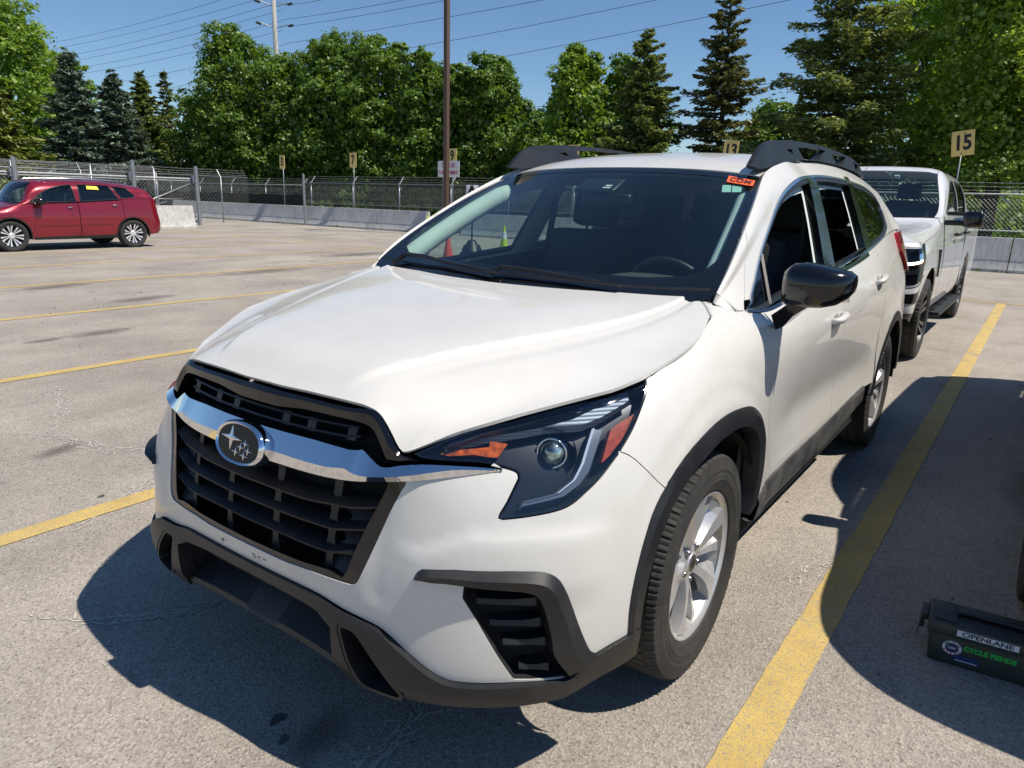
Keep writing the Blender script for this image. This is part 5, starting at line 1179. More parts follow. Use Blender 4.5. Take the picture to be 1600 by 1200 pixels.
def spokes(mb,n=5,R1=.226,ao=.30,ws=1.0,dz=0.0,ledge=True):
    for k in range(n):
        a0=2*math.pi*k/n+ao
        def pt(r,a,y): return (r*math.sin(a0+a),y,r*math.cos(a0+a))
        rs=[.045,.075,.11,.15,.19,R1]
        # left edge, ridge, right edge (angles in radians) and heights
        le=[-.44,-.27,-.20,-.20,-.24,-.31]; ri=[.14,.10,.07,.05,.03,.02]; re=[.50,.32,.24,.21,.23,.28]
        yl=[.072,.084,.093,.099,.103,.104]; yr=[.078,.085,.089,.093,.098,.102]; ye=[.052,.046,.042,.048,.062,.080]; le=[q*ws for q in le]; ri=[q*ws for q in ri]; re=[q*ws for q in re]; yl=[q-dz for q in yl]; yr=[q-dz for q in yr]; ye=[q-dz for q in ye]
        V=[];F=[]
        for i,r in enumerate(rs):
            V+=[pt(r,le[i]+.02,yl[i]-.040),pt(r,le[i],yl[i]),pt(r,ri[i],yr[i]),pt(r,re[i],ye[i]),pt(r,re[i]-.02,ye[i]-.034)]
        for i in range(len(rs)-1):
            for j in range(4): F.append((i*5+j,i*5+j+1,(i+1)*5+j+1,(i+1)*5+j))
        mb.add(V,F)
        if not ledge: continue
        # thin ledge between spokes near the rim
        V=[];F=[]
        for i,(r,a,b,y) in enumerate([(.13,.30,.36,.035),(.17,.24,.46,.050),(.205,.18,.58,.066),(.228,.13,.64,.082)]):
            V+=[pt(r,a,y),pt(r,(a+b)/2,y-.012),pt(r,b,y-.004)]
        for i in range(3):
            for j in range(2): F.append((i*3+j,i*3+j+1,(i+1)*3+j+1,(i+1)*3+j))
        mb.add(V,F)
def wheel(par,cx,yc,s_,steer=0,zc=.365,nm='wheel',R=None,TVF=None,alloy=None,sp=None,rot=0):
    root=bpy.data.objects.new(nm,None); COL.objects.link(root); root.parent=par; root.location=(cx,yc,zc); root.empty_display_size=.2
    root.rotation_euler=(0,rot,(math.pi if s_<0 else 0)+steer)
    return root
def build_wheel(root):
    mk('tyre',TV,TF,TYRE,root).data.set_sharp_from_angle(angle=rad(30))
    mb=MB(); rim_geo(mb); r=mb.build('rim_barrel',ALLOYD,root,sharp=30,fix=True)
    mb=MB(); spokes(mb); spokes(mb,ao=.30+.60,ws=.50,dz=.016,ledge=False); mb.lathe([(.001,.082),(.033,.082),(.036,.078),(.055,.074),(.075,.062),(.080,.03)],40,'y')
    mb.lathe([(.2265,.092),(.2395,.1045),(.2405,.1085),(.236,.1095),(.229,.1050),(.2225,.0975)],72,'y'); mb.build('rim',ALLOY,root,sharp=22)
    for k in range(5):
        a=2*math.pi*k/5+.62; mb=MB(); mb.lathe([(.012,.05),(.012,.078),(.008,.084),(.001,.085)],10,'y',(.057*math.sin(a),0,.057*math.cos(a))); mb.build('wheel_nut',STEEL,root)
    mb=MB(); mb.lathe([(.001,.0845),(.026,.0845),(.028,.083)],28,'y'); mb.build('centre_cap',STEEL,root)
    mb=MB(); mb.lathe([(.001,.0853),(.015,.0853),(.015,.084)],20,'y'); mb.build('cap_emblem',MATTK,root)
    mb=MB(); mb.lathe([(.02,.0),(.160,.0),(.162,-.012),(.02,-.014)],48,'y'); mb.build('brake_disc',DISC,root)
    mb=MB(); mb.box((.135,.012,.02),(.075,.06,.17),bev=.015); mb.build('brake_caliper',STEEL,root)
w0=wheel(suv,0,.8175,1,.0135); build_wheel(w0)
def copywheel(w,x,y,flip,rot):
    c=w.copy(); COL.objects.link(c); c.location=(x,y,.365); c.rotation_euler=(0,rot,math.pi if flip else 0)
    for ch in [q for q in COL.objects if q.parent==w]:
        d=ch.copy(); COL.objects.link(d); d.parent=c
    return c
copywheel(w0,0,-.8175,True,.4); copywheel(w0,-2.89,.8175,False,1.0); copywheel(w0,-2.89,-.8175,True,.7)
# plate screw scars on the bumper
SCAR=dusty('rusty_scuff',(.42,.38,.31),(.13,.10,.075),.8,.4,.55,60)
rng=np.random.RandomState(4)
for cu,cv,n_,su in ((.096,.513,5,-1),(.060,.5125,8,1)):
    mb=MB()
    for i in range(n_):
        u_=cu+rng.uniform(-.028,.028)*(1 if su>0 else .5); v_=cv+rng.uniform(-.005,.005); a=rng.uniform(.0012,.0042)
        c0=WRAP.P([u_],[v_])[0]+WRAP.N([u_],[v_])[0]*.0006; m_=np.array([1,su,1])
        V=[(c0+np.array([0,a*2.6*math.cos(t),a*.6*math.sin(t)])*1.0)*m_ for t in np.linspace(0,2*math.pi,8)[:-1]]; mb.add(V,[tuple(range(7))])
    mb.build('plate_scuff',SCAR,suv)
# ================================================================ surroundings
CONC=None
def concrete():
    m,nt,b=newmat('weathered_concrete'); f=noise(nt,1.8,7,.65); c=ramp(nt,f,[(.3,(.44,.43,.415)),(.7,(.60,.59,.565))])
    mp=nt.nodes.new('ShaderNodeMapping'); mp.inputs['Scale'].default_value=(1,3,.4); tc=nt.nodes.new('ShaderNodeTexCoord'); L(nt,tc.outputs['Object'],mp.inputs[0])
    c=mixc(nt,.7,c,ramp(nt,noise(nt,6,5,.7,vec=mp.outputs[0]),[(.35,(.62,.60,.58)),(.55,(1,1,1))]),'MULTIPLY')
    c=mixc(nt,1,c,ramp(nt,noise(nt,42,2,.5),[(.70,(1,1,1)),(.74,(.35,.33,.3))]),'MULTIPLY')
    L(nt,c,b.inputs['Base Color']); b.inputs['Roughness'].default_value=.9; bump(nt,b,noise(nt,60,4),.3,.004); return m
CONC=concrete()
GALV=mat('galvanised_steel',(.34,.355,.37),.42,.6,var=.15,vscale=6); WIREM=mat('galvanised_wire',(.50,.52,.52),.45,.5); RUST=dusty('brown_rusty_pole_paint',(.10,.062,.045),(.26,.10,.05),.7,.6,.8,3)
def barrier(x,y,ln,along='y',label='',group='concrete barriers along the back fence',seed=0):
    prof=[(.30,0),(.30,.075),(.285,.10),(.19,.30),(.105,.82),(.095,.845),(-.095,.845),(-.105,.82),(-.19,.30),(-.285,.10),(-.30,.075),(-.30,0)]
    n=max(2,int(ln/.25)); V=[];F=[]; rs=np.random.RandomState(seed)
    for i in range(n+1):
        t=(i/n-.5)*(ln-.03)
        for a,z in prof:
            a2=a+rs.uniform(-.002,.002); V.append((a2,t,z) if along=='y' else (t,a2,z))
    m=len(prof)
    for i in range(n):
        for j in range(m-1): F.append((i*m+j,i*m+j+1,(i+1)*m+j+1,(i+1)*m+j))
    F+=[tuple(range(m)),tuple(n*m+j for j in range(m))]
    mb=MB(); mb.add(V,F); o=mb.build('concrete_barrier',CONC,sharp=25); o.location=(x,y,.0); tag(o,label,'barrier',group); return o
ly=[-18.65,-21.45,-24.2,-26.9,-29.6,-32.2,-34.9]
nm_l=['end barrier with a pale sloped end face beside the brown pole','second barrier left of the brown pole','barrier just right of the tall bare fence post','barrier just left of the tall bare fence post','second barrier left of the tall fence post','barrier two places right of the sliding gate end','barrier showing just right of the sliding gate end']
for k in range(6): barrier(-20.0,(ly[k]+ly[k+1])/2,ly[k]-ly[k+1],label='grey concrete '+nm_l[k],seed=k)
barrier(-20.0,-36.2,2.6,label='grey concrete '+nm_l[6],seed=9)
ry=[3.88-2.94*k for k in range(8)]
rl=['grey barrier at the right edge of the photo beyond the pickup','grey barrier seen just right of the pickup truck, behind its mirror','barrier hidden behind the pickup','barrier behind the white SUV left of the pickup','barrier seen through the windscreen behind the headrest','barrier seen through the windscreen right of the green cone','barrier seen through the windscreen behind the black cone base']
for k in range(7): barrier(-20.0,(ry[k]+ry[k+1])/2,2.94,label='concrete '+rl[k] if not rl[k].startswith('grey') else 'concrete '+rl[k],seed=20+k)
barrier(-12.75,-25.15,1.9,'x',label='pale sunlit concrete barrier standing alone in front of the sliding gate',group=None,seed=40)
MESHW=.0045
def chain(parent,p0,dirx,ln,z0,z1,sp=.085,w=.0042,m=None,nm='chain_link_mesh'):
    """woven wire as real diagonal wires; p0 start point, dirx unit vector"""
    V=[];F=[]; h=z1-z0; n=int((ln+h)/sp); d=np.array([dirx[0],dirx[1],0.]); p0=np.array(p0,float); side=np.array([-d[1],d[0],0])
    for s_ in (1,-1):
        for i in range(n+1):
            a0=i*sp-h if s_>0 else i*sp; # at z0
            t0,t1=0.,1.
            x0=a0; x1=a0+h*s_ 
            # clip to [0,ln]
            if s_>0: t0=max(t0,(0-x0)/h); t1=min(t1,(ln-x0)/h)
            else: t0=max(t0,(x0-ln)/h); t1=min(t1,x0/h)
            if t1-t0<.02: continue
            a=p0+d*(x0+h*s_*t0)+np.array([0,0,z0+h*t0]); b=p0+d*(x0+h*s_*t1)+np.array([0,0,z0+h*t1])
            q=(np.array([0,0,1])*.7-d*s_*.7)*w/2; k=len(V)
            V+=[a-q,a+q,b+q,b-q,a+side*w*.6,b+side*w*.6]; F+=[(k,k+1,k+2,k+3),(k,k+4,k+5,k+3),(k+1,k+4,k+5,k+2)]
    return mk(nm,V,F,m or WIREM,parent,smooth=False)
def fence(p0,p1,top,label,posts,z0=.02,zmesh0=.05,arms=-1,screen=None,sp=.085,armz=.30,mid=None,barb=True):
    p0=np.array(p0,float);p1=np.array(p1,float); ln=np.linalg.norm(p1-p0); d=(p1-p0)/ln; nrm=np.array([-d[1],d[0]])*arms
    root=thing('chain_link_fence',label,'fence',(0,0,0))
    chain(root,(*p0,0),d,ln,zmesh0,top,sp)
    mb=MB(); mb.tube([(*p0,top),(*p1,top)],.021,8); mb.build('top_rail',GALV,root,smooth=True)
    if mid: mb=MB(); mb.tube([(*p0,mid),(*p1,mid)],.019,8); mb.build('lower_rail',GALV,root,smooth=True)
    for t in posts:
        q=p0+d*t; mb=MB(); mb.tube([(*q,0),(*q,top+.03)],.028,8); mb.build('fence_post',GALV,root,smooth=True)
        if armz: mb=MB(); e=q+nrm*.26; mb.tube([(*q,top-.03),(*e,top+armz)],.017,5); mb.build('post_arm',GALV,root)
    if barb:
        for k in range(3):
            f=(k+1)/3; mb=MB(); ts=[0]+list(posts)+[ln]; P=[]
            for a,b in zip(ts[:-1],ts[1:]):
                for j in range(4):
                    t=a+(b-a)*j/4; q=p0+d*t+nrm*.26*f; P.append((*q,top+armz*f-.02*math.sin(math.pi*j/4)))
            q=p1+nrm*.26*f; P.append((*q,top+armz*f)); mb.tube(P,.0035,4)
            rs=np.random.RandomState(k)
            for t in np.arange(.1,ln,.3):
                q=p0+d*t+nrm*.26*f; z=top+armz*f-.01; mb.tube([(q[0]+.02,q[1]-.02,z-.02),(q[0]-.02,q[1]+.02,z+.02)],.003,3)
            mb.build('barbed_wire',WIREM,root)
    if screen:
        a,b,zz0,zz1,m=screen; q0=p0+d*a-nrm*.03;q1=p0+d*b-nrm*.03; n=60; V=[];F=[]; rs=np.random.RandomState(3)
        for i in range(n+1):
            q=q0+(q1-q0)*i/n; w_=.02*math.sin(i*1.3); V+=[(q[0]+nrm[0]*w_,q[1]+nrm[1]*w_,zz0),(q[0]-nrm[0]*w_*.5,q[1]-nrm[1]*w_*.5,zz1+.02*math.sin(i*.8))]
        for i in range(n): F.append((2*i,2*i+2,2*i+3,2*i+1))
        mk('privacy_screen',V,F,m,root)
    return root
fence((-20.6,14.5),(-20.6,-27.1),1.90,'long galvanised chain link fence with barbed wire arms behind the concrete barriers',[.80+2.88*k for k in range(15)],mid=.99,zmesh0=.86,arms=-1,sp=.10)
fence((-20.6,-27.1),(-20.6,-44),1.78,'chain link fence with black privacy screening between the tall post and the sliding gate',[.1+2.9*k for k in range(6)],arms=-1,screen=(0,16.8,.30,1.32,mat('black_privacy_fabric',(.014,.014,.014),.9)),zmesh0=.3,sp=.10)
mb=MB(); mb.tube([(-19.62,-25.9,0),(-19.62,-25.9,2.25)],.055,12); mb.tube([(-19.62,-25.9,2.25),(-19.62,-25.9,2.28)],.03,12); tag(mb.build('gate_post',GALV,smooth=False),'tall bare galvanised post in front of the concrete barriers','post')
# left fence behind the gate
fence((4,-29.2),(-19.0,-29.2),2.05,'galvanised chain link fence with barbed wire running behind the sliding gate',[.6+3.0*k for k in range(8)],arms=1,sp=.17)
# sliding gate
g=thing('sliding_gate','galvanised cantilever sliding gate of chain link behind the red car','gate',(-8,-27.5,0))
def gt(nm,P,r,n=8):
    mb=MB(); mb.tube([(a+8,b+27.5,c) for a,b,c in P],r,n); return mb.build(nm,GALV,g,smooth=n>4)
gt('top_rail',[(1,-27.5,1.86),(-15.45,-27.5,1.86)],.045,4); gt('top_rail',[(1,-27.5,1.78),(-15.45,-27.5,1.78)],.03,4)
gt('bottom_rail',[(1,-27.5,.14),(-15.45,-27.5,.14)],.045,4); gt('middle_rail',[(-12.9,-27.5,1.05),(-14.7,-27.5,1.05)],.022)
for x in (-.5,-3.2,-5.9,-8.6,-11.2,-13.6,-15.4): gt('gate_upright',[(x,-27.5,.1),(x,-27.5,2.25 if x>-15 else 2.0)],.032)
gt('top_bar',[(1,-27.5,2.24),(-13.6,-27.5,2.24)],.018)
gt('diagonal_brace',[(-11.2,-27.47,.15),(-15.4,-27.47,1.80)],.028); gt('diagonal_brace',[(-11.2,-27.53,1.1),(-13.0,-27.53,1.82)],.024); gt('diagonal_brace',[(-11.4,-27.47,.10),(-14.0,-27.47,.95)],.02)
cm_=chain(g,(1+8,0,0),(-1,0),16.4,.15,1.84,.14)
for k in range(3):
    gt('barbed_wire',[(1,-27.5,1.95+.1*k),(-13.6,-27.5,1.95+.1*k)],.006,4)
mb=MB(); mb.lathe([(.001,-.04),(.09,-.04),(.10,0),(.09,.04),(.001,.04)],20,'y',(-15.35+8,0,.15)); mb.build('guide_wheel',GALV,g)
for x,h,lb in ((-12.65,2.46,'thick round gate post with roller box, left one of the sliding gate pair'),(-15.25,2.35,'thick round gate post at the far right end of the sliding gate'),(-8.6,2.35,'round gate post rising behind the roof of the red car')):
    t=thing('gate_post',lb,'post',(x,-27.25,0)); mb=MB(); mb.tube([(0,0,0),(0,0,h)],.075,14); mb.tube([(0,0,h),(0,0,h+.03)],[.08,.02],14); mb.build('post_tube',GALV,t,smooth=False)
    mb=MB(); mb.box((0,-.09,1.86),(.24,.12,.26),bev=.02); mb.lathe([(.001,-.03),(.07,-.03),(.07,.03),(.001,.03)],16,'y',(.0,-.0,1.86)); mb.build('roller_box',GALV,t)
# light pole
mb=MB(); mb.box((0,0,4.7),(.17,.17,9.4),bev=.015); t=thing('light_pole','tall square brown light pole with rust at its foot, rising out of the photo','light pole',(-19.4,-17.18,0)); mb.build('pole_shaft',RUST,t)
mb=MB(); mb.lathe([(.30,0),(.30,.55),(.27,.60),(.001,.60)],20); mb.build('concrete_foot',CONC,t); mb=MB(); mb.box((.45,0,9.3),(.7,.3,.12),bev=.04); mb.build('lamp_head',RUST,t)
# signs
TAN=mat('tan_sign_plate',(.70,.53,.18),.6,var=.08); BLK=mat('black_lettering',(.012,.012,.014),.6); WHT=mat('white_sign_plate',(.72,.73,.74),.55,var=.05); MAG=mat('magenta_lettering',(.50,.035,.12),.6); 
def numsign(num,y,z0,z1,wd,tilt=0,lb='',x=-20.25,sz=.50,yaw=0):
    t=thing('number_sign',lb,'sign',(x,y,0),yaw,'numbered row signs on poles along the back fence')
    mb=MB(); mb.tube([(-.04,0,.0),(-.04,0,z1-.1)],.018,8); mb.build('sign_pole',GALV,t,smooth=True)
    zc=(z0+z1)/2; R=Matrix.Rotation(tilt,3,'X'); mb=MB(); mb.box((0,0,zc),(.02,wd,z1-z0),R,bev=.004); pl_=mb.build('sign_plate',TAN,t)
    M=Matrix.Translation((.0125,0,zc))@R.to_4x4()@frame((0,0,0),(0,1,0),(0,0,1)); text('sign_number',num,sz,BLK,pl_,M,.001,bold=.014*sz/.4,sx=.80)
    for dz in (-.25,.25):
        mb=MB(); mb.lathe([(.001,.014),(.018,.012),(.02,.0)],10,'x',(0,0,zc+dz*(z1-z0)/.62)); mb.build('sign_bolt',BLK,pl_)
numsign('15',-.53,2.82,3.43,.50,rad(7),'tan sign reading 15 on a thin pole above the white pickup')
numsign('13',-6.55,2.72,3.32,.46,rad(-3),'tan sign reading 13 just above the roof of the white SUV')
numsign('9',-17.62,2.70,3.26,.44,0,'tan sign reading 9 partly behind the brown light pole')
numsign('7',-23.30,2.56,3.17,.42,0,'tan sign reading 7 above the barriers left of the brown pole')
numsign('5',-28.22,2.50,3.12,.38,0,'tan sign reading 5, smallest and leftmost of the number signs')
numsign('11',-12.1,2.70,3.30,.44,0,'tan sign reading 11 hidden behind the roof of the white SUV')
t=thing('consignment_sign','white sign lettered DEALER CONSIGNMENT in magenta below the 9, crossed by the brown pole','sign',(-20.15,-17.72,0))
mb=MB(); mb.box((0,0,2.49),(.02,1.10,.60),bev=.004); p_=mb.build('sign_plate',WHT,t)
for s_,z,q in (('DEALER',2.62,.23),('CONSIGNMENT',2.35,.20)): text('sign_lettering',s_,q,MAG,p_,frame((.0125,0,z),(0,1,0),(0,0,1)),.001,bold=.006,sx=.84 if s_=='DEALER' else .70)
mb=MB(); mb.tube([(-.03,-.3,0),(-.03,-.3,2.7)],.02,8); mb.build('sign_pole',GALV,t,smooth=True)
def standsign(x,y,ch,lb,yaw):
    t=thing('stand_sign',lb,'sign',(x,y,0),yaw)
    mb=MB(); mb.lathe([(.30,0),(.31,.03),(.30,.09),(.27,.12),(.12,.38),(.09,.42),(.03,.43),(.001,.43)],24); 
    for k in range(6):
        a=k*math.pi/3; mb.box((.20*math.cos(a),.20*math.sin(a),.24),(.05,.05,.16),Matrix.Rotation(a,3,'Z')@Matrix.Rotation(-.5,3,'Y'),bev=.02)
    mb.build('cone_base',MATTK,t,sharp=50); mb=MB(); mb.tube([(0,0,.4),(0,0,1.7)],.022,8); mb.build('sign_pole',MATTK,t,smooth=True)
    mb=MB(); mb.box((.03,0,1.50),(.02,.30,.50),bev=.004); p_=mb.build('sign_plate',WHT,t); text('sign_letter',ch,.50,BLK,p_,frame((.0425,0,1.54),(0,1,0),(0,0,1)),.001,bold=.012)
standsign(-12.2,-10.0,'A','white sign with black letter A on a pole with black cone base',rad(20))
def cone(x,y,h,c1,c2,lb,rad0=.17,slab=MATTK):
    t=thing('traffic_cone',lb,'traffic cone',(x,y,0),0.3)
    mb=MB(); mb.box((0,0,.018),(rad0*2.2,rad0*2.2,.036),bev=.012); mb.build('cone_base',slab,t)
    f=lambda z:rad0*.80+(.025-rad0*.80)*z/h
    mb=MB(); mb.lathe([(f(.03),.03),(f(h*.5),h*.5),(f(h),h),(f(h)*.6,h+.004),(.001,h+.004)],24); mb.build('cone_body',c1,t,sharp=50)
    mb=MB(); mb.lathe([(f(h*.60)+.003,h*.60),(f(h*.82)+.003,h*.82)],24); mb.build('reflective_collar',c2,t)
LIME=mat('lime_cone_plastic',(.50,.72,.04),.5); ORG=mat('red_orange_cone_plastic',(.75,.09,.03),.5); REFL=mat('white_reflective_band',(.72,.74,.76),.4)
cone(-12.86,-9.49,.78,LIME,REFL,'lime green traffic cone with white collar seen through the windscreen')
cone(-11.38,-10.07,.55,ORG,ORG,'small red orange traffic cone left of the black cone base')
cone(-17.9,-16.75,.78,LIME,REFL,'lime and white traffic cone at the end of the barrier row by the brown pole')
# utility pole and overhead wires
up=thing('utility_pole','pale tall utility pole with insulators rising above the maple trees','utility pole',(-42.8,-58.5,0))
mb=MB(); mb.tube([(0,0,0),(0,0,10),(0,0,21)],[.30,.24,.17],12); mb.build('pole_shaft',mat('weathered_grey_pole',(.38,.37,.35),.8,var=.15),up,smooth=True)
for z in (18.0,16.2):
    for s_ in (1,-1):
        mb=MB(); mb.tube([(0,0,z-.35),(-.9*s_,.75*s_,z)],.05,6); mb.build('bracket',GALV,up)
        mb=MB(); mb.tube([(-.9*s_+0,.75*s_,z-.1),(-1.25*s_,1.05*s_,z+.03)],[.11,.11],8); mb.build('insulator',mat('dark_insulator',(.03,.03,.035),.4) if 'dark_insulator' not in bpy.data.materials else bpy.data.materials['dark_insulator'],up)
WK=mat('dark_cable',(.03,.03,.035),.6)
WIRES=[((-44.55, -106.78, 19.39), (-39.69, -61.89, 17.93), 0.25, 'dark overhead wire left of the utility pole, topmost of the bundle over the spruces'), ((-44.47, -106.81, 18.62), (-43.98, -58.85, 19.11), 0.35, 'dark overhead wire left of the utility pole, second of the bundle over the spruces'), ((-44.35, -106.86, 17.45), (-43.95, -58.87, 18.31), 0.35, 'dark overhead wire left of the utility pole, third of the bundle over the spruces'), ((-44.28, -106.89, 16.74), (-43.92, -58.89, 17.61), 0.35, 'dark overhead wire left of the utility pole, fourth of the bundle over the spruces'), ((-45.19, -106.5, 16.07), (-43.88, -58.92, 16.69), 0.35, 'dark overhead wire left of the utility pole, fifth of the bundle over the spruces'), ((-45.12, -106.53, 15.36), (-43.85, -58.94, 15.87), 0.35, 'dark overhead wire left of the utility pole, sixth of the bundle over the spruces'), ((-46.3, -106.01, 13.9), (-44.03, -58.81, 14.69), 0.35, 'dark overhead wire left of the utility pole, seventh of the bundle over the spruces'), ((-46.83, -105.77, 12.43), (-38.62, -62.57, 11.31), 0.35, 'dark overhead wire left of the utility pole, lowest of the bundle over the spruces'), ((-43.56, -57.91, 17.85), (-31.73, -35.24, 13.54), 0.12, 'overhead wire shortest, leaving the top of the photo just right of the utility pole'), ((-43.33, -58.09, 16.6), (-35.58, -31.31, 13.89), 0.12, 'overhead wire second from the left, leaving the photo left of the brown pole'), ((-43.98, -57.59, 16.13), (-38.09, -28.19, 14.26), 0.12, 'overhead wire leaving the photo just right of the brown pole'), ((-43.43, -58.01, 14.62), (-40.36, -24.87, 13.97), 0.12, 'overhead wire passing the brown pole near the top of the photo'), ((-43.97, -45.69, 12.91), (-44.12, -17.59, 14.16), 0.12, 'overhead wire crossing the brown pole a little above the tree tops'), ((-45.45, -44.2, 11.37), (-46.58, -10.05, 13.8), 0.12, 'overhead wire longest, running behind the tall sparse spruce'), ((-51.41, -37.09, 8.95), (-50.94, -13.16, 9.63), 0.12, 'overhead wire low upper one of a pair in the sky gap'), ((-51.48, -36.99, 8.59), (-50.94, -13.13, 9.43), 0.12, 'overhead wire low lower one of a pair in the sky gap')]
for i,(a,b,sag,lb) in enumerate(WIRES):
    mb=MB(); P=[]; 
    for k in range(45):
        t=(k/44*1.9-(.9 if lb.startswith('dark') else 0)); P.append((a[0]+(b[0]-a[0])*t,a[1]+(b[1]-a[1])*t,a[2]+(b[2]-a[2])*t-4*sag*t*(1-t)))
    mb.tube(P,.017 if a[0]>-100 else .028,5); tag(mb.build('overhead_wire',WK,smooth=True),lb,'wire','overhead wires crossing the sky')
# ---------------------------------------------------------------- trees
def leafmat(nm,dark,mid,light,sc=.9,tr=.25):
    m=bpy.data.materials.new(nm); m.use_nodes=True; nt=m.node_tree; nt.nodes.clear(); o=nt.nodes.new('ShaderNodeOutputMaterial')
    geo=nt.nodes.new('ShaderNodeNewGeometry'); tc=nt.nodes.new('ShaderNodeTexCoord')
    f=noise(nt,sc,3,.6,vec=tc.outputs['Object']); a=nt.nodes.new('ShaderNodeMath'); a.operation='MULTIPLY_ADD'; a.inputs[1].default_value=.5; L(nt,geo.outputs['Random Per Island'],a.inputs[0])
    s=nt.nodes.new('ShaderNodeMath'); s.operation='MULTIPLY'; s.inputs[1].default_value=.6; L(nt,f,s.inputs[0]); L(nt,s.outputs[0],a.inputs[2])
    c=ramp(nt,a.outputs[0],[(.22,dark),(.52,mid),(.85,light)])
    d=nt.nodes.new('ShaderNodeBsdfDiffuse'); L(nt,c,d.inputs[0]); t=nt.nodes.new('ShaderNodeBsdfTranslucent'); L(nt,mixc(nt,1,c,(1.3,1.25,.5),'MULTIPLY'),t.inputs[0])
    g=nt.nodes.new('ShaderNodeBsdfGlossy'); g.inputs['Roughness'].default_value=.45; g.inputs[0].default_value=(.6,.65,.6,1)
    x=nt.nodes.new('ShaderNodeMixShader'); x.inputs[0].default_value=tr; L(nt,d.outputs[0],x.inputs[1]); L(nt,t.outputs[0],x.inputs[2])
    y=nt.nodes.new('ShaderNodeMixShader'); y.inputs[0].default_value=.05; L(nt,x.outputs[0],y.inputs[1]); L(nt,g.outputs[0],y.inputs[2]); L(nt,y.outputs[0],o.inputs[0]); return m
LM={'maple':leafmat('maple_leaves',(.048,.10,.014),(.115,.21,.03),(.24,.36,.06),tr=.42),'bright':leafmat('bright_leaves',(.08,.16,.02),(.18,.30,.04),(.33,.45,.08),tr=.45),
 'spruce':leafmat('spruce_needles',(.055,.085,.03),(.16,.21,.07),(.32,.37,.13),tr=.35),'painted_sun':leafmat('maple_leaves_painted_sun',(.09,.17,.02),(.25,.38,.05),(.48,.58,.13),tr=.55),'blue':leafmat('blue_spruce_needles',(.04,.07,.052),(.11,.16,.12),(.22,.28,.20),tr=.12),  # brighter maple copy: sunlight painted into the leaf colours of the right-hand trees
 'olive':leafmat('olive_needles',(.06,.08,.014),(.16,.20,.035),(.30,.33,.07),tr=.15),'brown':leafmat('brownish_needles',(.055,.065,.032),(.15,.165,.07),(.28,.29,.13),tr=.3)}
BARK=mat('grey_brown_bark',(.075,.06,.048),.95,var=.35,vscale=6,bmp=.6,bscale=18); DEADW=mat('dead_grey_branches',(.17,.14,.12),.95,var=.2)
def quads(C_,X,Y,sx,sy):
    """one pointed leaf (4 verts) per row"""
    n=len(C_); V=np.empty((n,4,3)); V[:,0]=C_-X*sx; V[:,1]=C_-Y*sy*.6+X*sx*.1; V[:,2]=C_+X*sx; V[:,3]=C_+Y*sy*.6+X*sx*.1
    return V.reshape(-1,3)
def fastmesh(name,V,m,parent):
    n=len(V)//4; me=bpy.data.meshes.new(name); me.vertices.add(len(V)); me.vertices.foreach_set('co',V.astype(np.float32).ravel())
    me.loops.add(len(V)); me.loops.foreach_set('vertex_index',np.arange(len(V),dtype=np.int32)); me.polygons.add(n); me.polygons.foreach_set('loop_start',np.arange(0,len(V),4,dtype=np.int32))
    me.update(calc_edges=True); me.materials.append(m); o=bpy.data.objects.new(name,me); COL.objects.link(o); o.parent=parent; return o
def unit(a): return a/np.maximum(np.linalg.norm(a,axis=-1,keepdims=True),1e-9)
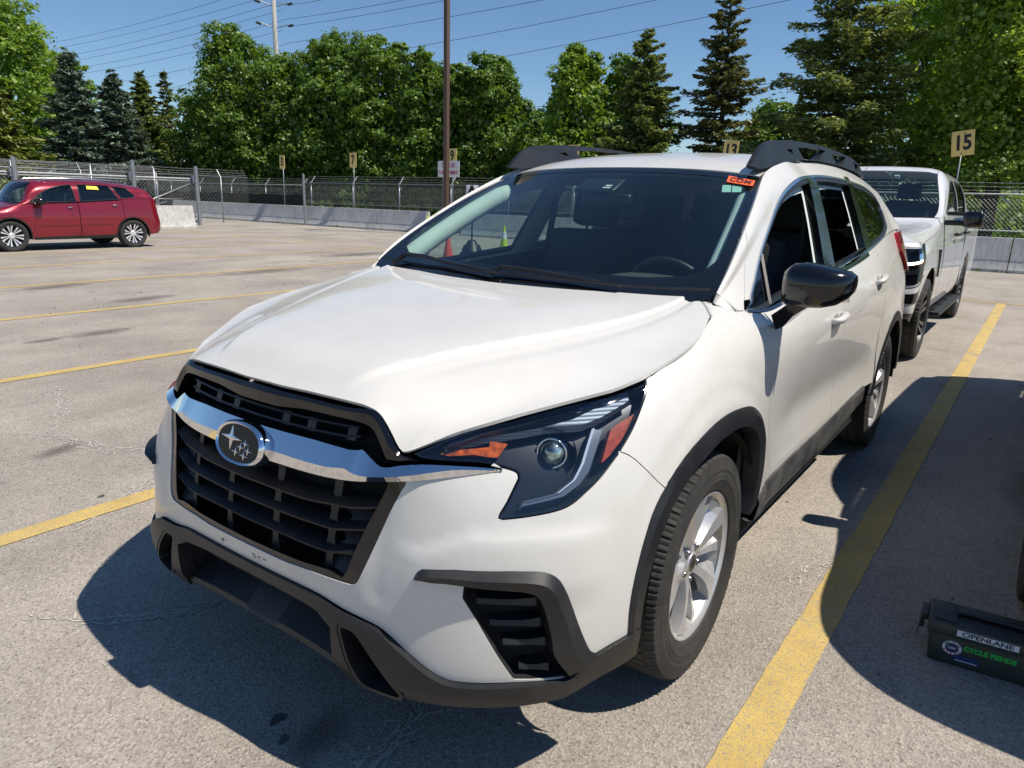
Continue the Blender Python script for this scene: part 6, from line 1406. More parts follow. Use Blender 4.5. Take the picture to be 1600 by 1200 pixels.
def broadleaf(x,y,h,w,seed,m,label,n=11000,base=.06,leaf=.15,cat='tree',top=None,group='trees beyond the fence'):
    n=int(n*2.0); leaf*=.72; w*=1.3 if m in (LM['maple'],) else 1.18; rs=np.random.RandomState(seed); t=thing('broadleaf_tree',label,cat,(x,y,0),0,group)
    mb=MB(); P=[(0,0,0)]; q=np.array([0,0,0.]); 
    for k in range(6): q=q+np.array([rs.uniform(-.12,.12),rs.uniform(-.12,.12),h*.14]); P.append(tuple(q))
    r0=.022*h; mb.tube(P,[r0*(1-.13*k) for k in range(7)],10); mb.build('trunk',BARK,t,smooth=True)
    nl=int(22+w*6); L_=[]
    for k in range(nl):
        f=(k+.5)/nl; z=h*(base+.08+(0.97-base-.12)*f); 
        prof=w*(math.sin(math.pi*min(1,max(0,(z/h-base)/(1-base)))**.62))**.55*(1.0) if z/h>base else 0
        a=k*2.39996+rs.uniform(-.4,.4); r=prof*rs.uniform(.25,.80); L_.append((r*math.cos(a),r*math.sin(a),z,rs.uniform(.20,.34)*w*(1.0-.35*f)))
    L_.append((0,0,h*.93,.14*w))
    mb=MB()
    for (a,b,c,r) in L_[::2]:
        z0=c*.62; mb.tube([(0,0,min(z0*.9,h*.42)),(a*.5,b*.5,(z0+c)/2+.1),(a,b,c)],[r0*.35,r0*.2,r0*.08],5)
    mb.build('branches',BARK,t,smooth=True)
    nc=len(L_); per=n//nc; VV=[]
    for (a,b,c,r) in L_:
        # twig clumps on the lobe's shell, leaves round each twig
        k=max(6,int(per/26)); d=unit(rs.normal(size=(k,3))); d[:,2]=np.abs(d[:,2])*rs.choice([1,1,1,-.5],k); cen=np.array([a,b,c])+d*r*rs.uniform(.45,1.12,(k,1))*np.array([1,1,.78])
        tp=rs.normal(size=(k,26,3))*r*.17*np.array([1,1,.62]); pts=(cen[:,None]+tp).reshape(-1,3); out=unit((pts-np.array([a,b,c-.3*r])))
        nrm=unit(out*.7+rs.normal(size=pts.shape)*.55+np.array([0,0,.5])); X=unit(np.cross(nrm,rs.normal(size=pts.shape))); Y=np.cross(nrm,X); s=leaf*rs.uniform(.5,1.2,(len(pts),1))*np.repeat(rs.uniform(.65,1.35,(k,1)),26,0)
        VV.append(quads(pts,X,Y,s*.62,s))
    # loose fill inside the crown
    k=n//5; z=rs.uniform(base+.05,.9,k); prof=w*.62*np.sin(np.pi*np.clip((z-base)/(1-base),0,1)**.62)**.55; a=rs.uniform(0,6.28,k); r=prof*np.sqrt(rs.uniform(0,1,k)); pts=np.stack([r*np.cos(a),r*np.sin(a),z*h],1)
    nrm=unit(rs.normal(size=pts.shape)+np.array([0,0,.4])); X=unit(np.cross(nrm,rs.normal(size=pts.shape))); Y=np.cross(nrm,X); VV.append(quads(pts,X,Y,leaf*1.1,leaf*1.5))
    fastmesh('crown',np.concatenate(VV),m,t); return t
def spruce(x,y,h,w,seed,m,label,sparse=1.0,droop=.25,needle=.09,dead=False,group='trees beyond the fence',base=.04,n=1.0,up=.0):
    rs=np.random.RandomState(seed); t=thing('spruce_tree',label,'tree',(x,y,0),0,group)
    mb=MB(); mb.tube([(0,0,0),(rs.uniform(-.1,.1),rs.uniform(-.1,.1),h*.5),(rs.uniform(-.12,.12),rs.uniform(-.12,.12),h)],[.016*h,.010*h,.012],8); mb.build('trunk',BARK if not dead else DEADW,t,smooth=True)
    z=base*h; VV=[]; bm_=MB(); i=0
    while z<h*.985:
        f=z/h; R=w*(1-f)**.78*rs.uniform(.82,1.12)+.10; nb=max(4,int((9 if f<.7 else 6)*sparse)); a0=rs.uniform(0,6.28)
        for k in range(nb):
            a=a0+k*2*math.pi/nb+rs.uniform(-.3,.3); r=R*rs.uniform(.45,1.25); zz=z+rs.uniform(-.22,.22); d=np.array([math.cos(a),math.sin(a),0]); 
            dr=droop*(1-f*1.3)-up; tip=np.array([0,0,zz])+d*r+np.array([0,0,-dr*r+ (.10*r)]); mid_=np.array([0,0,zz])+d*r*.55+np.array([0,0,-dr*r*.75]); base_=np.array([0,0,zz])
            bm_.tube([base_,mid_,tip],[.010*h*(1-f)*.35+.008,.010,.004],3,cap=False)
            mn=max(10,int(46*r*n)); s=rs.uniform(.12,1,mn)**.75; s=s[:,None]; pc=base_*(1-s)**2+2*mid_*s*(1-s)+tip*s*s
            side=np.array([-d[1],d[0],0]); spread=(.30*r*(1-s*.75)+.06); pts=pc+side*rs.normal(size=(mn,1))*spread*.55+np.array([0,0,1])*(-np.abs(rs.normal(size=(mn,1)))*(.10*r*.5+.06)*(droop*1.4+.3)+.03)
            X=unit(d*.7+side*rs.normal(size=(mn,1))*.8+np.array([0,0,1])*rs.normal(size=(mn,1))*.35-np.array([0,0,.25*droop])); nr=unit(rs.normal(size=(mn,3))*.5+np.array([0,0,1])); Y=unit(np.cross(nr,X)); q=needle*rs.uniform(.6,1.4,(mn,1)); VV.append(quads(pts,X,Y,q*1.35,q*.75))
        z+=h*.017*rs.uniform(.5,1.6)/max(.6,sparse); i+=1
    bm_.build('branches',BARK if not dead else DEADW,t,smooth=True); fastmesh('crown',np.concatenate(VV),m,t); return t
TREES=True
if TREES:
    broadleaf(-19.2,-56.6,13.6,6.2,1,LM['bright'],'large broad green tree filling the top left corner',16000,leaf=.24)
    broadleaf(-23.5,-58.0,11.0,3.6,2,LM['bright'],'rounded green tree rising behind the two left spruces',9000,leaf=.22)
    spruce(-12.9,-41.4,6.6,3.0,3,LM['olive'],'yellow green spruce at the left edge behind the gate',1.1,.35,.15,n=1.2)
    spruce(-18.2,-44.1,8.8,2.5,4,LM['blue'],'tall grey green spruce with dead branches low on its trunk, left of the gap',1,.35,.15,dead=True,n=.9)
    spruce(-20.3,-43.6,7.9,2.7,5,LM['blue'],'blue green spruce right beside the tall one with dead branches',1.1,.30,.15,n=1.1)
    spruce(-24.2,-47.9,8.7,2.2,6,LM['spruce'],'dark pointed spruce standing alone right of the sky gap',1.1,.3,.15,n=1.1)
    spruce(-26.4,-48.9,9.4,1.7,7,LM['brown'],'thin brownish spruce touching the dark pointed one',.75,.2,.14,n=.7)
    for k,(x,y,h,w,lb) in enumerate([(-25.6,-42.2,7.4,3.0,'low maple leaning out at the left end of the maple row'),(-24.8,-38.4,11.0,3.4,'tallest leftmost maple with a narrow pointed top'),(-25.9,-35.1,9.3,3.5,'maple in front of the utility pole'),(-26.6,-31.9,10.2,3.2,'maple with the highest rounded crown right of the utility pole'),(-27.1,-28.9,9.9,3.0,'maple above the sign numbered 7'),(-27.9,-26.3,8.9,2.7,'maple just left of the brown light pole'),(-28.4,-24.3,8.3,2.4,'maple crossed by the brown light pole'),(-28.9,-22.3,8.7,2.4,'maple right of the brown light pole, last full one of the row'),(-33.4,-22.6,6.3,2.6,'low dark maple at the right end of the maple row beside the sky gap')]):
        broadleaf(x,y,h,w,20+k,LM['maple'],lb,12500,leaf=.17)
    broadleaf(-28.7,-17.3,8.7,2.3,40,LM['bright'],'light green tree with upright shoots right of the sky gap',11000,leaf=.16)
    broadleaf(-31.2,-16.0,8.4,2.4,48,LM['maple'],'darker leafy tree between the light green tree and the left dark spruce',7000,leaf=.17)
    spruce(-27.5,-13.2,8.5,2.6,41,LM['spruce'],'dark ragged spruce behind the roof rack of the white SUV',.9,.25,.09,n=2.0,up=.12)
    spruce(-28.8,-10.3,10.6,2.3,42,LM['brown'],'tall sparse brownish spruce that leaves the top of the photo above the sign 13',.85,.2,.09,n=1.9,up=.05)
    broadleaf(-34.2,-9.6,6.2,3.0,43,LM['maple'],'low dark tree between the two tallest spruces',8000,leaf=.18)
    spruce(-26.3,-5.0,12.2,3.5,44,LM['spruce'],'largest dark spruce, behind the left side of the pickup truck',.8,.30,.085,n=2.3,up=.06)
    broadleaf(-33.5,-3.0,12.0,4.4,45,LM['painted_sun'],'tall tree with painted-in sunlight right behind the largest spruce',19000,leaf=.15)
    broadleaf(-27.8,-.2,11.8,3.6,46,LM['painted_sun'],'big leafy tree above the sign numbered 15',27000,leaf=.125,base=.14)
    broadleaf(-27.6,3.6,8.9,3.3,47,LM['painted_sun'],'leafy tree at the right edge of the photo',22000,leaf=.125,base=.14)
    # shrubs and undergrowth closing the view under the crowns
    rs=np.random.RandomState(77); VV=[]
    for k in range(900):
        yy=rs.uniform(-62,14); xx=-30.5-rs.uniform(0,5)+(-.0)*yy; 
        if -24>yy: xx+=rs.uniform(0,2)
        if yy>-4 or -17<yy<-6: xx-=3
        h_=rs.uniform(.8,2.3); c_=np.array([xx,yy,h_*.5]); mn=46; pts=c_+rs.normal(size=(mn,3))*np.array([.5,.6,h_*.30]); pts[:,2]=np.abs(pts[:,2]); nrm=unit(rs.normal(size=pts.shape)+np.array([.3,0,.5])); X=unit(np.cross(nrm,rs.normal(size=pts.shape))); Y=np.cross(nrm,X); VV.append(quads(pts,X,Y,.13,.19))
    o=fastmesh('undergrowth',np.concatenate(VV),LM['maple'],None); tag(o,'dense dark undergrowth below the trees beyond the fence','undergrowth',kind='stuff')
# rough grass just outside the fence
rs=np.random.RandomState(5); n=26000; gx=-20.9-rs.uniform(0,1,n)**1.3*11; gy=rs.uniform(-46,14,n); hh=rs.uniform(.05,.16,n); V=np.zeros((n,4,3)); a=rs.uniform(0,3.14,n); w_=.02
dx,dy=np.cos(a)*w_,np.sin(a)*w_; lx,ly_=rs.normal(0,.03,n),rs.normal(0,.03,n)
V[:,0]=np.stack([gx-dx,gy-dy,0*gx-.02],1); V[:,1]=np.stack([gx+dx,gy+dy,0*gx-.02],1); V[:,2]=np.stack([gx+lx+dx*.2,gy+ly_+dy*.2,hh],1); V[:,3]=np.stack([gx+lx-dx*.2,gy+ly_-dy*.2,hh],1)
n2=2600; tx=np.where(rs.rand(n2)<.75,-19.68+rs.normal(0,.03,n2),-20.33); ty=np.round(rs.uniform(-34,4,n2)/.35)*.35+rs.normal(0,.05,n2); keep=(np.sin(ty*3.1)+np.sin(ty*1.3+1))>.6; tx,ty=tx[keep],ty[keep]; n2=len(tx); V2=np.zeros((n2,4,3)); a=rs.uniform(0,3.14,n2); dx,dy=np.cos(a)*.008,np.sin(a)*.008; lx,l2=rs.normal(0,.03,n2),rs.normal(0,.03,n2); h2=rs.uniform(.03,.13,n2)
V2[:,0]=np.stack([tx-dx,ty-dy,0*tx],1); V2[:,1]=np.stack([tx+dx,ty+dy,0*tx],1); V2[:,2]=np.stack([tx+lx+dx*.2,ty+l2,h2],1); V2[:,3]=np.stack([tx+lx-dx*.2,ty+l2,h2],1)
V=np.concatenate([V.reshape(-1,3),V2.reshape(-1,3)]); o=fastmesh('rough_grass',V.reshape(-1,3),leafmat('grass_blades',(.06,.10,.02),(.13,.19,.035),(.28,.30,.10),.5,.3),None); tag(o,'rough sunlit grass behind the fence','grass',kind='stuff')
# pale buildings glimpsed between the trunks
BW=mat('pale_cladding_wall',(.50,.52,.54),.8,var=.06); BG=mat('dark_window_glass',(.03,.035,.04),.15)
def bld(x,y,sx,sy,h,lb,yaw=0):
    t=thing('building',lb,'building',(x,y,0),yaw); mb=MB(); mb.box((0,0,h/2),(sx,sy,h),bev=.03); w_=mb.build('wall',BW,t)
    mb=MB(); mb.box((0,0,h+.12),(sx+.4,sy+.4,.24),bev=.03); mb.build('roof',GALV,t)
    k=int(sy/3.2)
    for i in range(k):
        mb=MB(); mb.box((sx/2+.02,-sy/2+sy*(i+.5)/k,h*.55),(.06,1.5,1.1)); f=mb.build('window',BG,w_)
    return t
bld(-52,2.5,10,13,4.0,'pale grey low building glimpsed under the trees at the right'); bld(-47,-33,8,14,3.6,'pale beige building with windows behind the fence near the brown pole',rad(-35)); bld(-40,-12,8,9,2.6,'pale low building seen through the windscreen beyond the fence',rad(-10))
# ================================================================ the other vehicles
def XZ(S,x,z,side_only=True):
    if not hasattr(S,'_t'):
        U=np.linspace(S.u0,S.u1,260);V=np.linspace(S.v0,S.v1,70); uu,vv=[a.ravel() for a in np.meshgrid(U,V,indexing='ij')]; S._t=(uu,vv,S.P(uu,vv))
    uu,vv,P=S._t; k=np.argmin((P[:,0]-x)**2+(P[:,2]-z)**2+(P[:,1]<.35)*9+(vv>S.vroof)*9); q=np.array([uu[k],vv[k]])
    for _ in range(8):
        f0=S.P(*q)[0][[0,2]]-(x,z);e=1e-3
        J=np.stack([(S.P(q[0]+e,q[1])[0][[0,2]]-(x,z)-f0)/e,(S.P(q[0],q[1]+e)[0][[0,2]]-(x,z)-f0)/e],1)
        d=np.linalg.lstsq(J,-f0,rcond=None)[0]; n=np.linalg.norm(d); d*=min(1,.1/max(n,1e-9)); q=np.clip(q+d,[S.u0,S.v0],[S.u1,S.v1])
    return q
def net_car(P):
    """P: stations, each a list of ten (x,y,z) from sill to roof or hood centre"""
    n=len(P); S=Surf(np.arange(n)*.5,np.arange(10)*.14,P,du=.06,dv=.035,smooth=1); S.vroof=6.9*.14
    S.sgn=1; t=S.N([(n-1)*.25],[.3])[0]; S.sgn=1 if t[1]>0 else -1; return S
class Car:
    def __init__(s,root,S,paint): s.r=root;s.S=S;s.p=paint
    def xz(s,pts): return np.array([XZ(s.S,x,z) for x,z in pts])
    def pan(s,nm,pts,m,par=None,off=0,fl=.01,res=.05,uv=False,holes=(),ins=.002,sides=(1,-1)):
        l=np.array(pts,float)*np.array([.5,.14]) if uv else s.xz(pts); hs=[(s.xz(h) if not uv else np.array(h)*np.array([.5,.14])) for h in holes]
        return [panel(nm,s.S,[l]+hs,m,par or s.r,k,off=off,flange=fl,res=res,inset=ins) for k in sides]
    def both(s,nm,pts,m,par=None,off=0,fl=.01,res=.05): return panel(nm,s.S,[np.array(pts,float)*np.array([.5,.14])],m,par or s.r,both=True,off=off,flange=fl,res=res,inset=.002)
def arch(cx,r,zc,a0,a1,n=12): return [(cx+r*math.cos(math.radians(a0+(a1-a0)*k/n)),zc+r*math.sin(math.radians(a0+(a1-a0)*k/n))) for k in range(n+1)]
def simple_wheel(par,x,y,R,rr,flip,rimm,nsp,nm='wheel',wd=.24,rot=0,rear=None):
    if rear is not None:
        c=rear.copy(); COL.objects.link(c); c.location=(x,y,R); c.rotation_euler=(0,rot,math.pi if flip else 0)
        for ch in [q for q in COL.objects if q.parent==rear]: d=ch.copy(); COL.objects.link(d); d.parent=c
        return c
    root=bpy.data.objects.new(nm,None); COL.objects.link(root); root.parent=par; root.location=(x,y,R); root.rotation_euler=(0,rot,math.pi if flip else 0)
    V,F=tyre_geo(R,wd,rr+.006,180); mk('tyre',V,F,TYRE,root).data.set_sharp_from_angle(angle=rad(30))
    h=wd/2; mb=MB(); mb.lathe([(rr+.008,h-.03),(rr+.010,h-.012),(rr,h-.010),(rr-.012,h-.03),(rr-.03,.03),(rr-.03,-.08),(rr,-.1)],48,'y'); mb.lathe([(.02,.0),(rr-.05,.0)],32,'y'); mb.build('rim_barrel',MATTK if rimm is not ALLOY else ALLOYD,root)
    mb=MB(); mb.lathe([(.001,h-.035),(.05,h-.035),(.07,h-.05),(.075,.04)],24,'y')
    for k in range(nsp):
        for s2 in ((-.16,-.05),(.05,.16)):
            a0=2*math.pi*k/nsp
            V=[];F=[]
            for r,sc,yy in ((.05,.9,h-.045),(rr*.6,1.0,h-.040),(rr-.004,1.15,h-.016)):
                for a,dy in ((s2[0]*sc,-.03),(s2[0]*sc,0),(s2[1]*sc,0),(s2[1]*sc,-.03)):
                    an=a0+a*(1.5 if r>.06 else 1.8); V.append((r*math.sin(an),yy+dy,r*math.cos(an)))
            for i in range(2):
                for j in range(3): F.append((i*4+j,i*4+j+1,(i+1)*4+j+1,(i+1)*4+j))
            mb.add(V,F)
    mb.build('rim',rimm,root,sharp=25); return root
def wells(c,xs,R,y,zc):
    for cx in xs:
        for s_ in (1,-1):
            mb=MB(); n=20; V=[];F=[]
            for k in range(n+1):
                a=math.radians(-5+190*k/n)
                for yy,r in ((y,R),(y-.32,R),(y-.33,.02)): V.append((cx+r*math.cos(a),s_*yy,zc+r*math.sin(a)))
            for k in range(n):
                for j in range(2): F.append((k*3+j,k*3+j+1,(k+1)*3+j+1,(k+1)*3+j))
            mb.add(V,F); mb.build('wheel_well',WELL,c.r,smooth=True)
def wagon(root,paint,fx,hw,zh0,zh1,cowl,rf,roofz,xr,xe,belt0,belt1,wb,R,roofw,sill=.24,glass=GLASSP,front_glass=GLASSC,archr=None,hoodc=.05):
    """estate / SUV shaped body. x is measured from the front axle, forwards positive"""
    f=fx
    def side(x,w,top,bw,zb=sill,k=1.0): return [(x,w*.95,zb),(x,w*.985,zb+.14),(x,w,.60),(x,w*1.0,.82),(x,bw,top)]
    st_=[]
    zc=zh0
    st_.append([(f+.02,0,.22),(f+.05,0,.36),(f+.05,0,.52),(f+.02,0,.70),(f-.06,0,zc),(f-.10,0,zc+.015),(f-.12,0,zc+.02),(f-.14,0,zc+.025),(f-.16,0,zc+.03),(f-.18,0,zc+.035)])
    st_.append([(f-.04,hw*.55,.22),(f,hw*.58,.36),(f,hw*.58,.52),(f-.02,hw*.56,.70),(f-.10,hw*.54,zc-.02),(f-.14,hw*.45,zc+.005),(f-.16,hw*.36,zc+.02),(f-.18,hw*.27,zc+.03),(f-.19,hw*.14,zc+.035),(f-.20,0,zc+.04)])
    st_.append([(f-.20,hw*.86,.22),(f-.18,hw*.88,.36),(f-.18,hw*.88,.52),(f-.19,hw*.86,.70),(f-.28,hw*.80,zc-.01),(f-.30,hw*.70,zc+.03),(f-.31,hw*.57,zc+.045),(f-.32,hw*.43,zc+.055),(f-.33,hw*.22,zc+.06),(f-.34,0,zc+.065)])
    def hoodst(x,w,ze,zcen): return side(x,w,ze,w*.91)+[(x,w*.80,ze+(zcen-ze)*.45),(x,w*.66,ze+(zcen-ze)*.72),(x,w*.5,ze+(zcen-ze)*.88),(x,w*.25,ze+(zcen-ze)*.98),(x,0,zcen)]
    ze=zh0+(zh1-zh0)*.45
    st_.append(hoodst(f-.55,hw*.975,zh0+(zh1-zh0)*.30,zh0+(zh1-zh0)*.42+hoodc)); st_.append(hoodst((f-.55+cowl)/2,hw,zh0+(zh1-zh0)*.65,zh0+(zh1-zh0)*.78+hoodc))
    c=side(cowl-.02,hw,belt0,hw*.945); c+=[(cowl-.02,hw*.90,belt0+.02),(cowl-.0,hw*.86,belt0+.03),(cowl+.0,hw*.80,zh1+.03),(cowl+.09,hw*.42,zh1+hoodc+.01),(cowl+.12,0,zh1+hoodc+.015)]; st_.append(c)
    def gh(x,w,b,top,rw,dx=0,cz=.05): return side(x,w,b,w*.945)+[(x,w*.91,b+(top-b)*.33),(x,w*.85,b+(top-b)*.72),(x,rw,top),(x,rw*.55,top+cz*.8),(x,0,top+cz)]
    r_=gh(rf,hw,belt0+.03,roofz[0],roofw); r_[8]=(rf+.04,roofw*.55,roofz[0]+.02); r_[9]=(rf+.06,0,roofz[0]+.025); st_.append(r_)
    xm=(rf+xr)/2; st_.append(gh(rf+(xr-rf)*.30,hw,belt0+(belt1-belt0)*.35,roofz[1],roofw)); st_.append(gh(rf+(xr-rf)*.66,hw,belt0+(belt1-belt0)*.7,roofz[1],roofw*.985))
    st_.append(gh(xr,hw*.985,belt1,roofz[2],roofw*.95,cz=.04))
    e=[(xe+.16,hw*.90,sill+.06),(xe+.06,hw*.91,sill+.18),(xe+.02,hw*.90,.58),(xe+.06,hw*.88,.82),(xe+.12,hw*.83,belt1),(xe+.17,hw*.78,belt1+.07),(xe+.24,hw*.72,belt1+.2),(xr-.08,roofw*.86,roofz[2]-.02),(xr-.14,roofw*.5,roofz[2]+.01),(xr-.16,0,roofz[2]+.015)]; st_.append(e)
    z_e=[(xe+.10,0,sill+.06),(xe+.0,0,sill+.18),(xe-.04,0,.58),(xe,0,.82),(xe+.05,0,belt1-.05),(xe+.08,0,belt1+.05),(xe+.15,0,belt1+.2),(xr-.14,0,roofz[2]-.03),(xr-.16,0,roofz[2]+.0),(xr-.165,0,roofz[2]+.01)]; st_.append(z_e)
    return net_car(st_)
# ---------------- red estate-like SUV, far left
RP,nt,b=newmat('metallic_crimson_paint'); b.inputs['Base Color'].default_value=(.25,.005,.02,1); b.inputs['Metallic'].default_value=.35; b.inputs['Roughness'].default_value=.32; b.inputs['Coat Weight'].default_value=1; b.inputs['Coat Roughness'].default_value=.03
L(nt,ramp(nt,noise(nt,3,4),[(.3,(.21,.004,.016)),(.7,(.28,.006,.021))]),b.inputs['Base Color'])
def finish(root,S,paint,G,colname,win,doors,arches,ra,wheel_fn,belt_v=4.1):
    pass
red=thing('sport_utility_vehicle','crimson red SUV with a yellow sticker on its rear door glass, parked far left','SUV',(-4.60,-17.88,0))
S=wagon(red,RP,.93,.93,.86,1.00,-.28,-.62,(1.51,1.565,1.50),-2.92,-3.47,1.045,1.20,2.70,.345,.60,sill=.25)
C2=Car(red,S,RP)
far=arch(0,.415,.34,-12,192); rar=arch(-2.70,.415,.34,-12,192)
def lowerbody(C_,paint,far,rar,dx,sillz,xe,fx,beltpts,names=('front_bumper','front_fender','front_door','rear_door','quarter_panel')):
    """body panels of the flank; dx = the three door lines"""
    d0,d1,d2=dx; S=C_.S
    bz=lambda x: np.interp(-x,[-p_[0] for p_ in beltpts],[p_[1] for p_ in beltpts])
    ar_=math.hypot(far[0][0]-(far[0][0]+far[-1][0])/2,far[0][1]-.34); ra_=max(q[1] for q in rar); cx_=(rar[0][0]+rar[-1][0])/2; r_=ra_-(.34 if paint is RP else .38); zc_=ra_-r_
    zj=zc_+math.sqrt(max(0,r_*r_-(d2-cx_)**2)); top_=(.0,max(q[1] for q in far))
    # whole nose, both halves, as one uv panel up to the front arch
    nose=C_.xz([(far[0][0],far[0][1])]+[q for q in far if q[0]>=.03]+[top_]+[(.0,.90)]); u_=nose[:,0]
    top=(3.0*.5) # hood starts at row 4
    C_nose=np.concatenate([[(0,0.0)],[(nose[0,0],.0)],nose,[(nose[-1,0],4*.14)],[(0,4*.14)]])
    panel('front_bumper',S,[clean(C_nose)],paint,C_.r,both=True,res=.05)
    P=C_.xz([(.0,.90),top_]+[q for q in far if q[0]<=-.03]+[(d0,sillz),(d0,bz(d0))]); P=np.concatenate([P,[(P[0,0],4*.14)]])
    for k in (1,-1): panel('front_fender',S,[clean(P)],paint,C_.r,k,res=.05,inset=.003)
    C_.pan('front_door',[(d0,bz(d0)),(d0,sillz),(d1,sillz),(d1,bz(d1))],paint,ins=.005)
    rf_=[q for q in rar if q[0]>d2]
    rf2=sorted([q for q in rf_ if q[1]>sillz],key=lambda q:-q[0])
    C_.pan('rear_door',[(d1,bz(d1)),(d1,sillz),(rf2[0][0]+.02,sillz)]+rf2+[(d2,zj),(d2,bz(d2))],paint,ins=.005)
    bk2=sorted([q for q in rar if q[0]<=d2],key=lambda q:-q[0]); Q=C_.xz([(d2,bz(d2)),(d2,zj)]+bk2); Q=np.concatenate([Q,[(Q[-1,0],.14*.35),(S.u1,.14*.35),(S.u1,4*.14),(Q[0,0],4*.14)]])
    for k in (1,-1): panel('quarter_panel',S,[clean(Q)],paint,C_.r,k,res=.05)
    for a,nm in ((far,'f'),(rar,'r')):
        o=C_.xz(a); cxx=(a[0][0]+a[-1][0])/2; i_=C_.xz([(cxx+(x-cxx)*.93,.34+(z-.34)*.93) for x,z in a])
        for k in (1,-1): ribbon('wheel_arch_lip',[[(*q,.002) for q in o],[(*q,.012) for q in o],[(*q,.010) for q in i_],[(*q,-.06) for q in i_]],PLASTIC if paint is RP else paint,C_.r,S,30,k)
BELT=[(-.2,1.03),(-.37,1.045),(-1.43,1.084),(-2.4,1.15),(-3.0,1.20)]
lowerbody(C2,RP,far,rar,(-.47,-1.46,-2.50),.30,-3.47,.93,BELT)
C2.both('hood',[(0,4),(4.95,4),(4.95,7),(5,9),(0,9)],RP)
C2.both('windscreen',[(4.96,7.0),(6.0,7.0),(6.0,9),(5.0,9)],GLASSC,fl=0)
C2.both('roof',[(6,7),(9.6,7),(9.6,9),(6,9)],RP)
win1=[(-.42,1.075),(-.66,1.26),(-.92,1.41),(-1.20,1.475),(-1.40,1.50),(-1.43,1.10)]; win2=[(-1.52,1.105),(-1.52,1.50),(-2.25,1.495),(-2.42,1.17)]; win3=[(-2.48,1.19),(-2.30,1.485),(-2.65,1.45),(-2.84,1.27),(-2.80,1.22)]
gu=[(0+5.0,4),(11,4),(11,7),(5.0,7)]
def greenhouse(C_,paint,wins,gl,u0=4.98,u1=10.55,roofrow=7,bsname='body_side'):
    l=np.array([(u0,4),(u1,4),(u1,roofrow),(u0,roofrow)])*np.array([.5,.14]); hs=[C_.xz(w) for w in wins]
    for k in (1,-1):
        panel(bsname,C_.S,[l]+hs,paint,C_.r,k,res=.05,flange=.015)
        for w,g in zip(wins,gl):
            p_=panel('side_window',C_.S,[C_.xz(w)],g,C_.r,k,off=-.012,flange=0,res=.06,inset=-.004)
            o=C_.xz(w); o2=shrink(dens(o,.05),.012,-9); panel('window_seal',C_.S,[dens(o,.05),o2],MATTK,p_,k,off=.001,flange=.012,res=.04,inset=0)
greenhouse(C2,RP,[win1,win2,win3],[GLASSC,GLASSP,GLASSP],u1=9.6)
C2.both('tailgate',[(9.6,4),(11,4),(11,5),(10.2,5.2),(10.2,7),(11,7),(11,9),(9.6,9)],RP)
C2.both('rear_window',[(10.2,5.2),(11,5.05),(11,7),(10.2,7)],GLASSP,fl=0)
C2.pan('tail_light',[(9.9,3.2),(10.45,3.2),(10.45,4.1),(9.75,4.1)],REDL,off=.008,uv=True,fl=.02)
C2.both('grille',[(0,2.6),(1.25,2.7),(1.25,3.6),(0,3.7)],GLOSSK,off=.006); C2.both('lower_grille',[(0,.8),(1.2,.8),(1.2,1.6),(0,1.6)],GLOSSK,off=.006); C2.pan('headlight',[(1.6,3.3),(2.9,3.45),(3.0,3.9),(1.5,3.9)],HCHROME,off=.004,uv=True,fl=.02)
C2.pan('black_sill',[(-.45,.31),(-2.32,.33),(-2.32,.24),(-.45,.22)],PLASTIC,off=.012,fl=.05)
C2.pan('side_strip',[(-.55,.56),(-2.2,.60),(-2.2,.585),(-.55,.545)],RP,off=.012,fl=.012)
C2.pan('rear_bumper_cladding',[(9.9,.3),(10.9,.3),(10.9,1.3),(9.9,1.3)],PLASTIC,off=.012,uv=True,fl=.03)
for s_ in (1,-1):
    for hx,hz in ((-1.27,.975),(-2.30,1.03)):
        q=XZ(S,hx,hz); a=S.P([q[0]-.035],[q[1]])[0]; b_=S.P([q[0]+.035],[q[1]])[0]; n_=S.N([q[0]],[q[1]])[0]; mb=MB(); P=[(a+(b_-a)*t+n_*.04*(1-(2*t-1)**4))*np.array([1,s_,1]) for t in np.linspace(0,1,7)]; mb.tube(P,.014,6); mb.build('door_handle',CHROME,red,smooth=True)
    mb=MB(); mb.box((-.62,s_*1.01,1.10),(.15,.22,.15),bev=.045); mb.box((-.55,s_*.90,1.05),(.10,.12,.05),bev=.02); mb.build('door_mirror',GLOSSK,red,smooth=True)
    mb=MB(); mb.tube([(-.75,s_*.60,1.53),(-.95,s_*.61,1.61),(-1.6,s_*.62,1.635),(-2.4,s_*.60,1.615),(-2.75,s_*.58,1.56)],.018,8); mb.build('roof_rail',SATIN,red,smooth=True)
panel('window_sticker',S,[C2.xz([(-1.72,1.395),(-1.74,1.47),(-1.98,1.462),(-2.00,1.385)])],mat('yellow_sticker',(.85,.70,.02),.5),red,1,off=.006,flange=0,res=.05,inset=0)
mb=MB(); mb.box((-1.3,0,.38),(3.4,1.5,.25),bev=.05); mb.build('underbody',DARK,red)
mb=MB(); mb.box((-.55,0,.98),(.5,1.5,.12),bev=.05); mb.box((-1.35,.38,.95),(.15,.48,.75),bev=.05); mb.box((-1.35,-.38,.95),(.15,.48,.75),bev=.05); mb.box((-2.2,0,.95),(.15,1.25,.7),bev=.05); mb.box((-1.4,.38,1.36),(.1,.25,.16),bev=.04); mb.box((-1.4,-.38,1.36),(.1,.25,.16),bev=.04); mb.build('seat_boxes',SEATM,red,smooth=True)
wells(C2,(0,-2.70),.40,.90,.34)
SILVER=mat('bright_silver_rim',(.74,.74,.75),.3,.4,coat=.3)
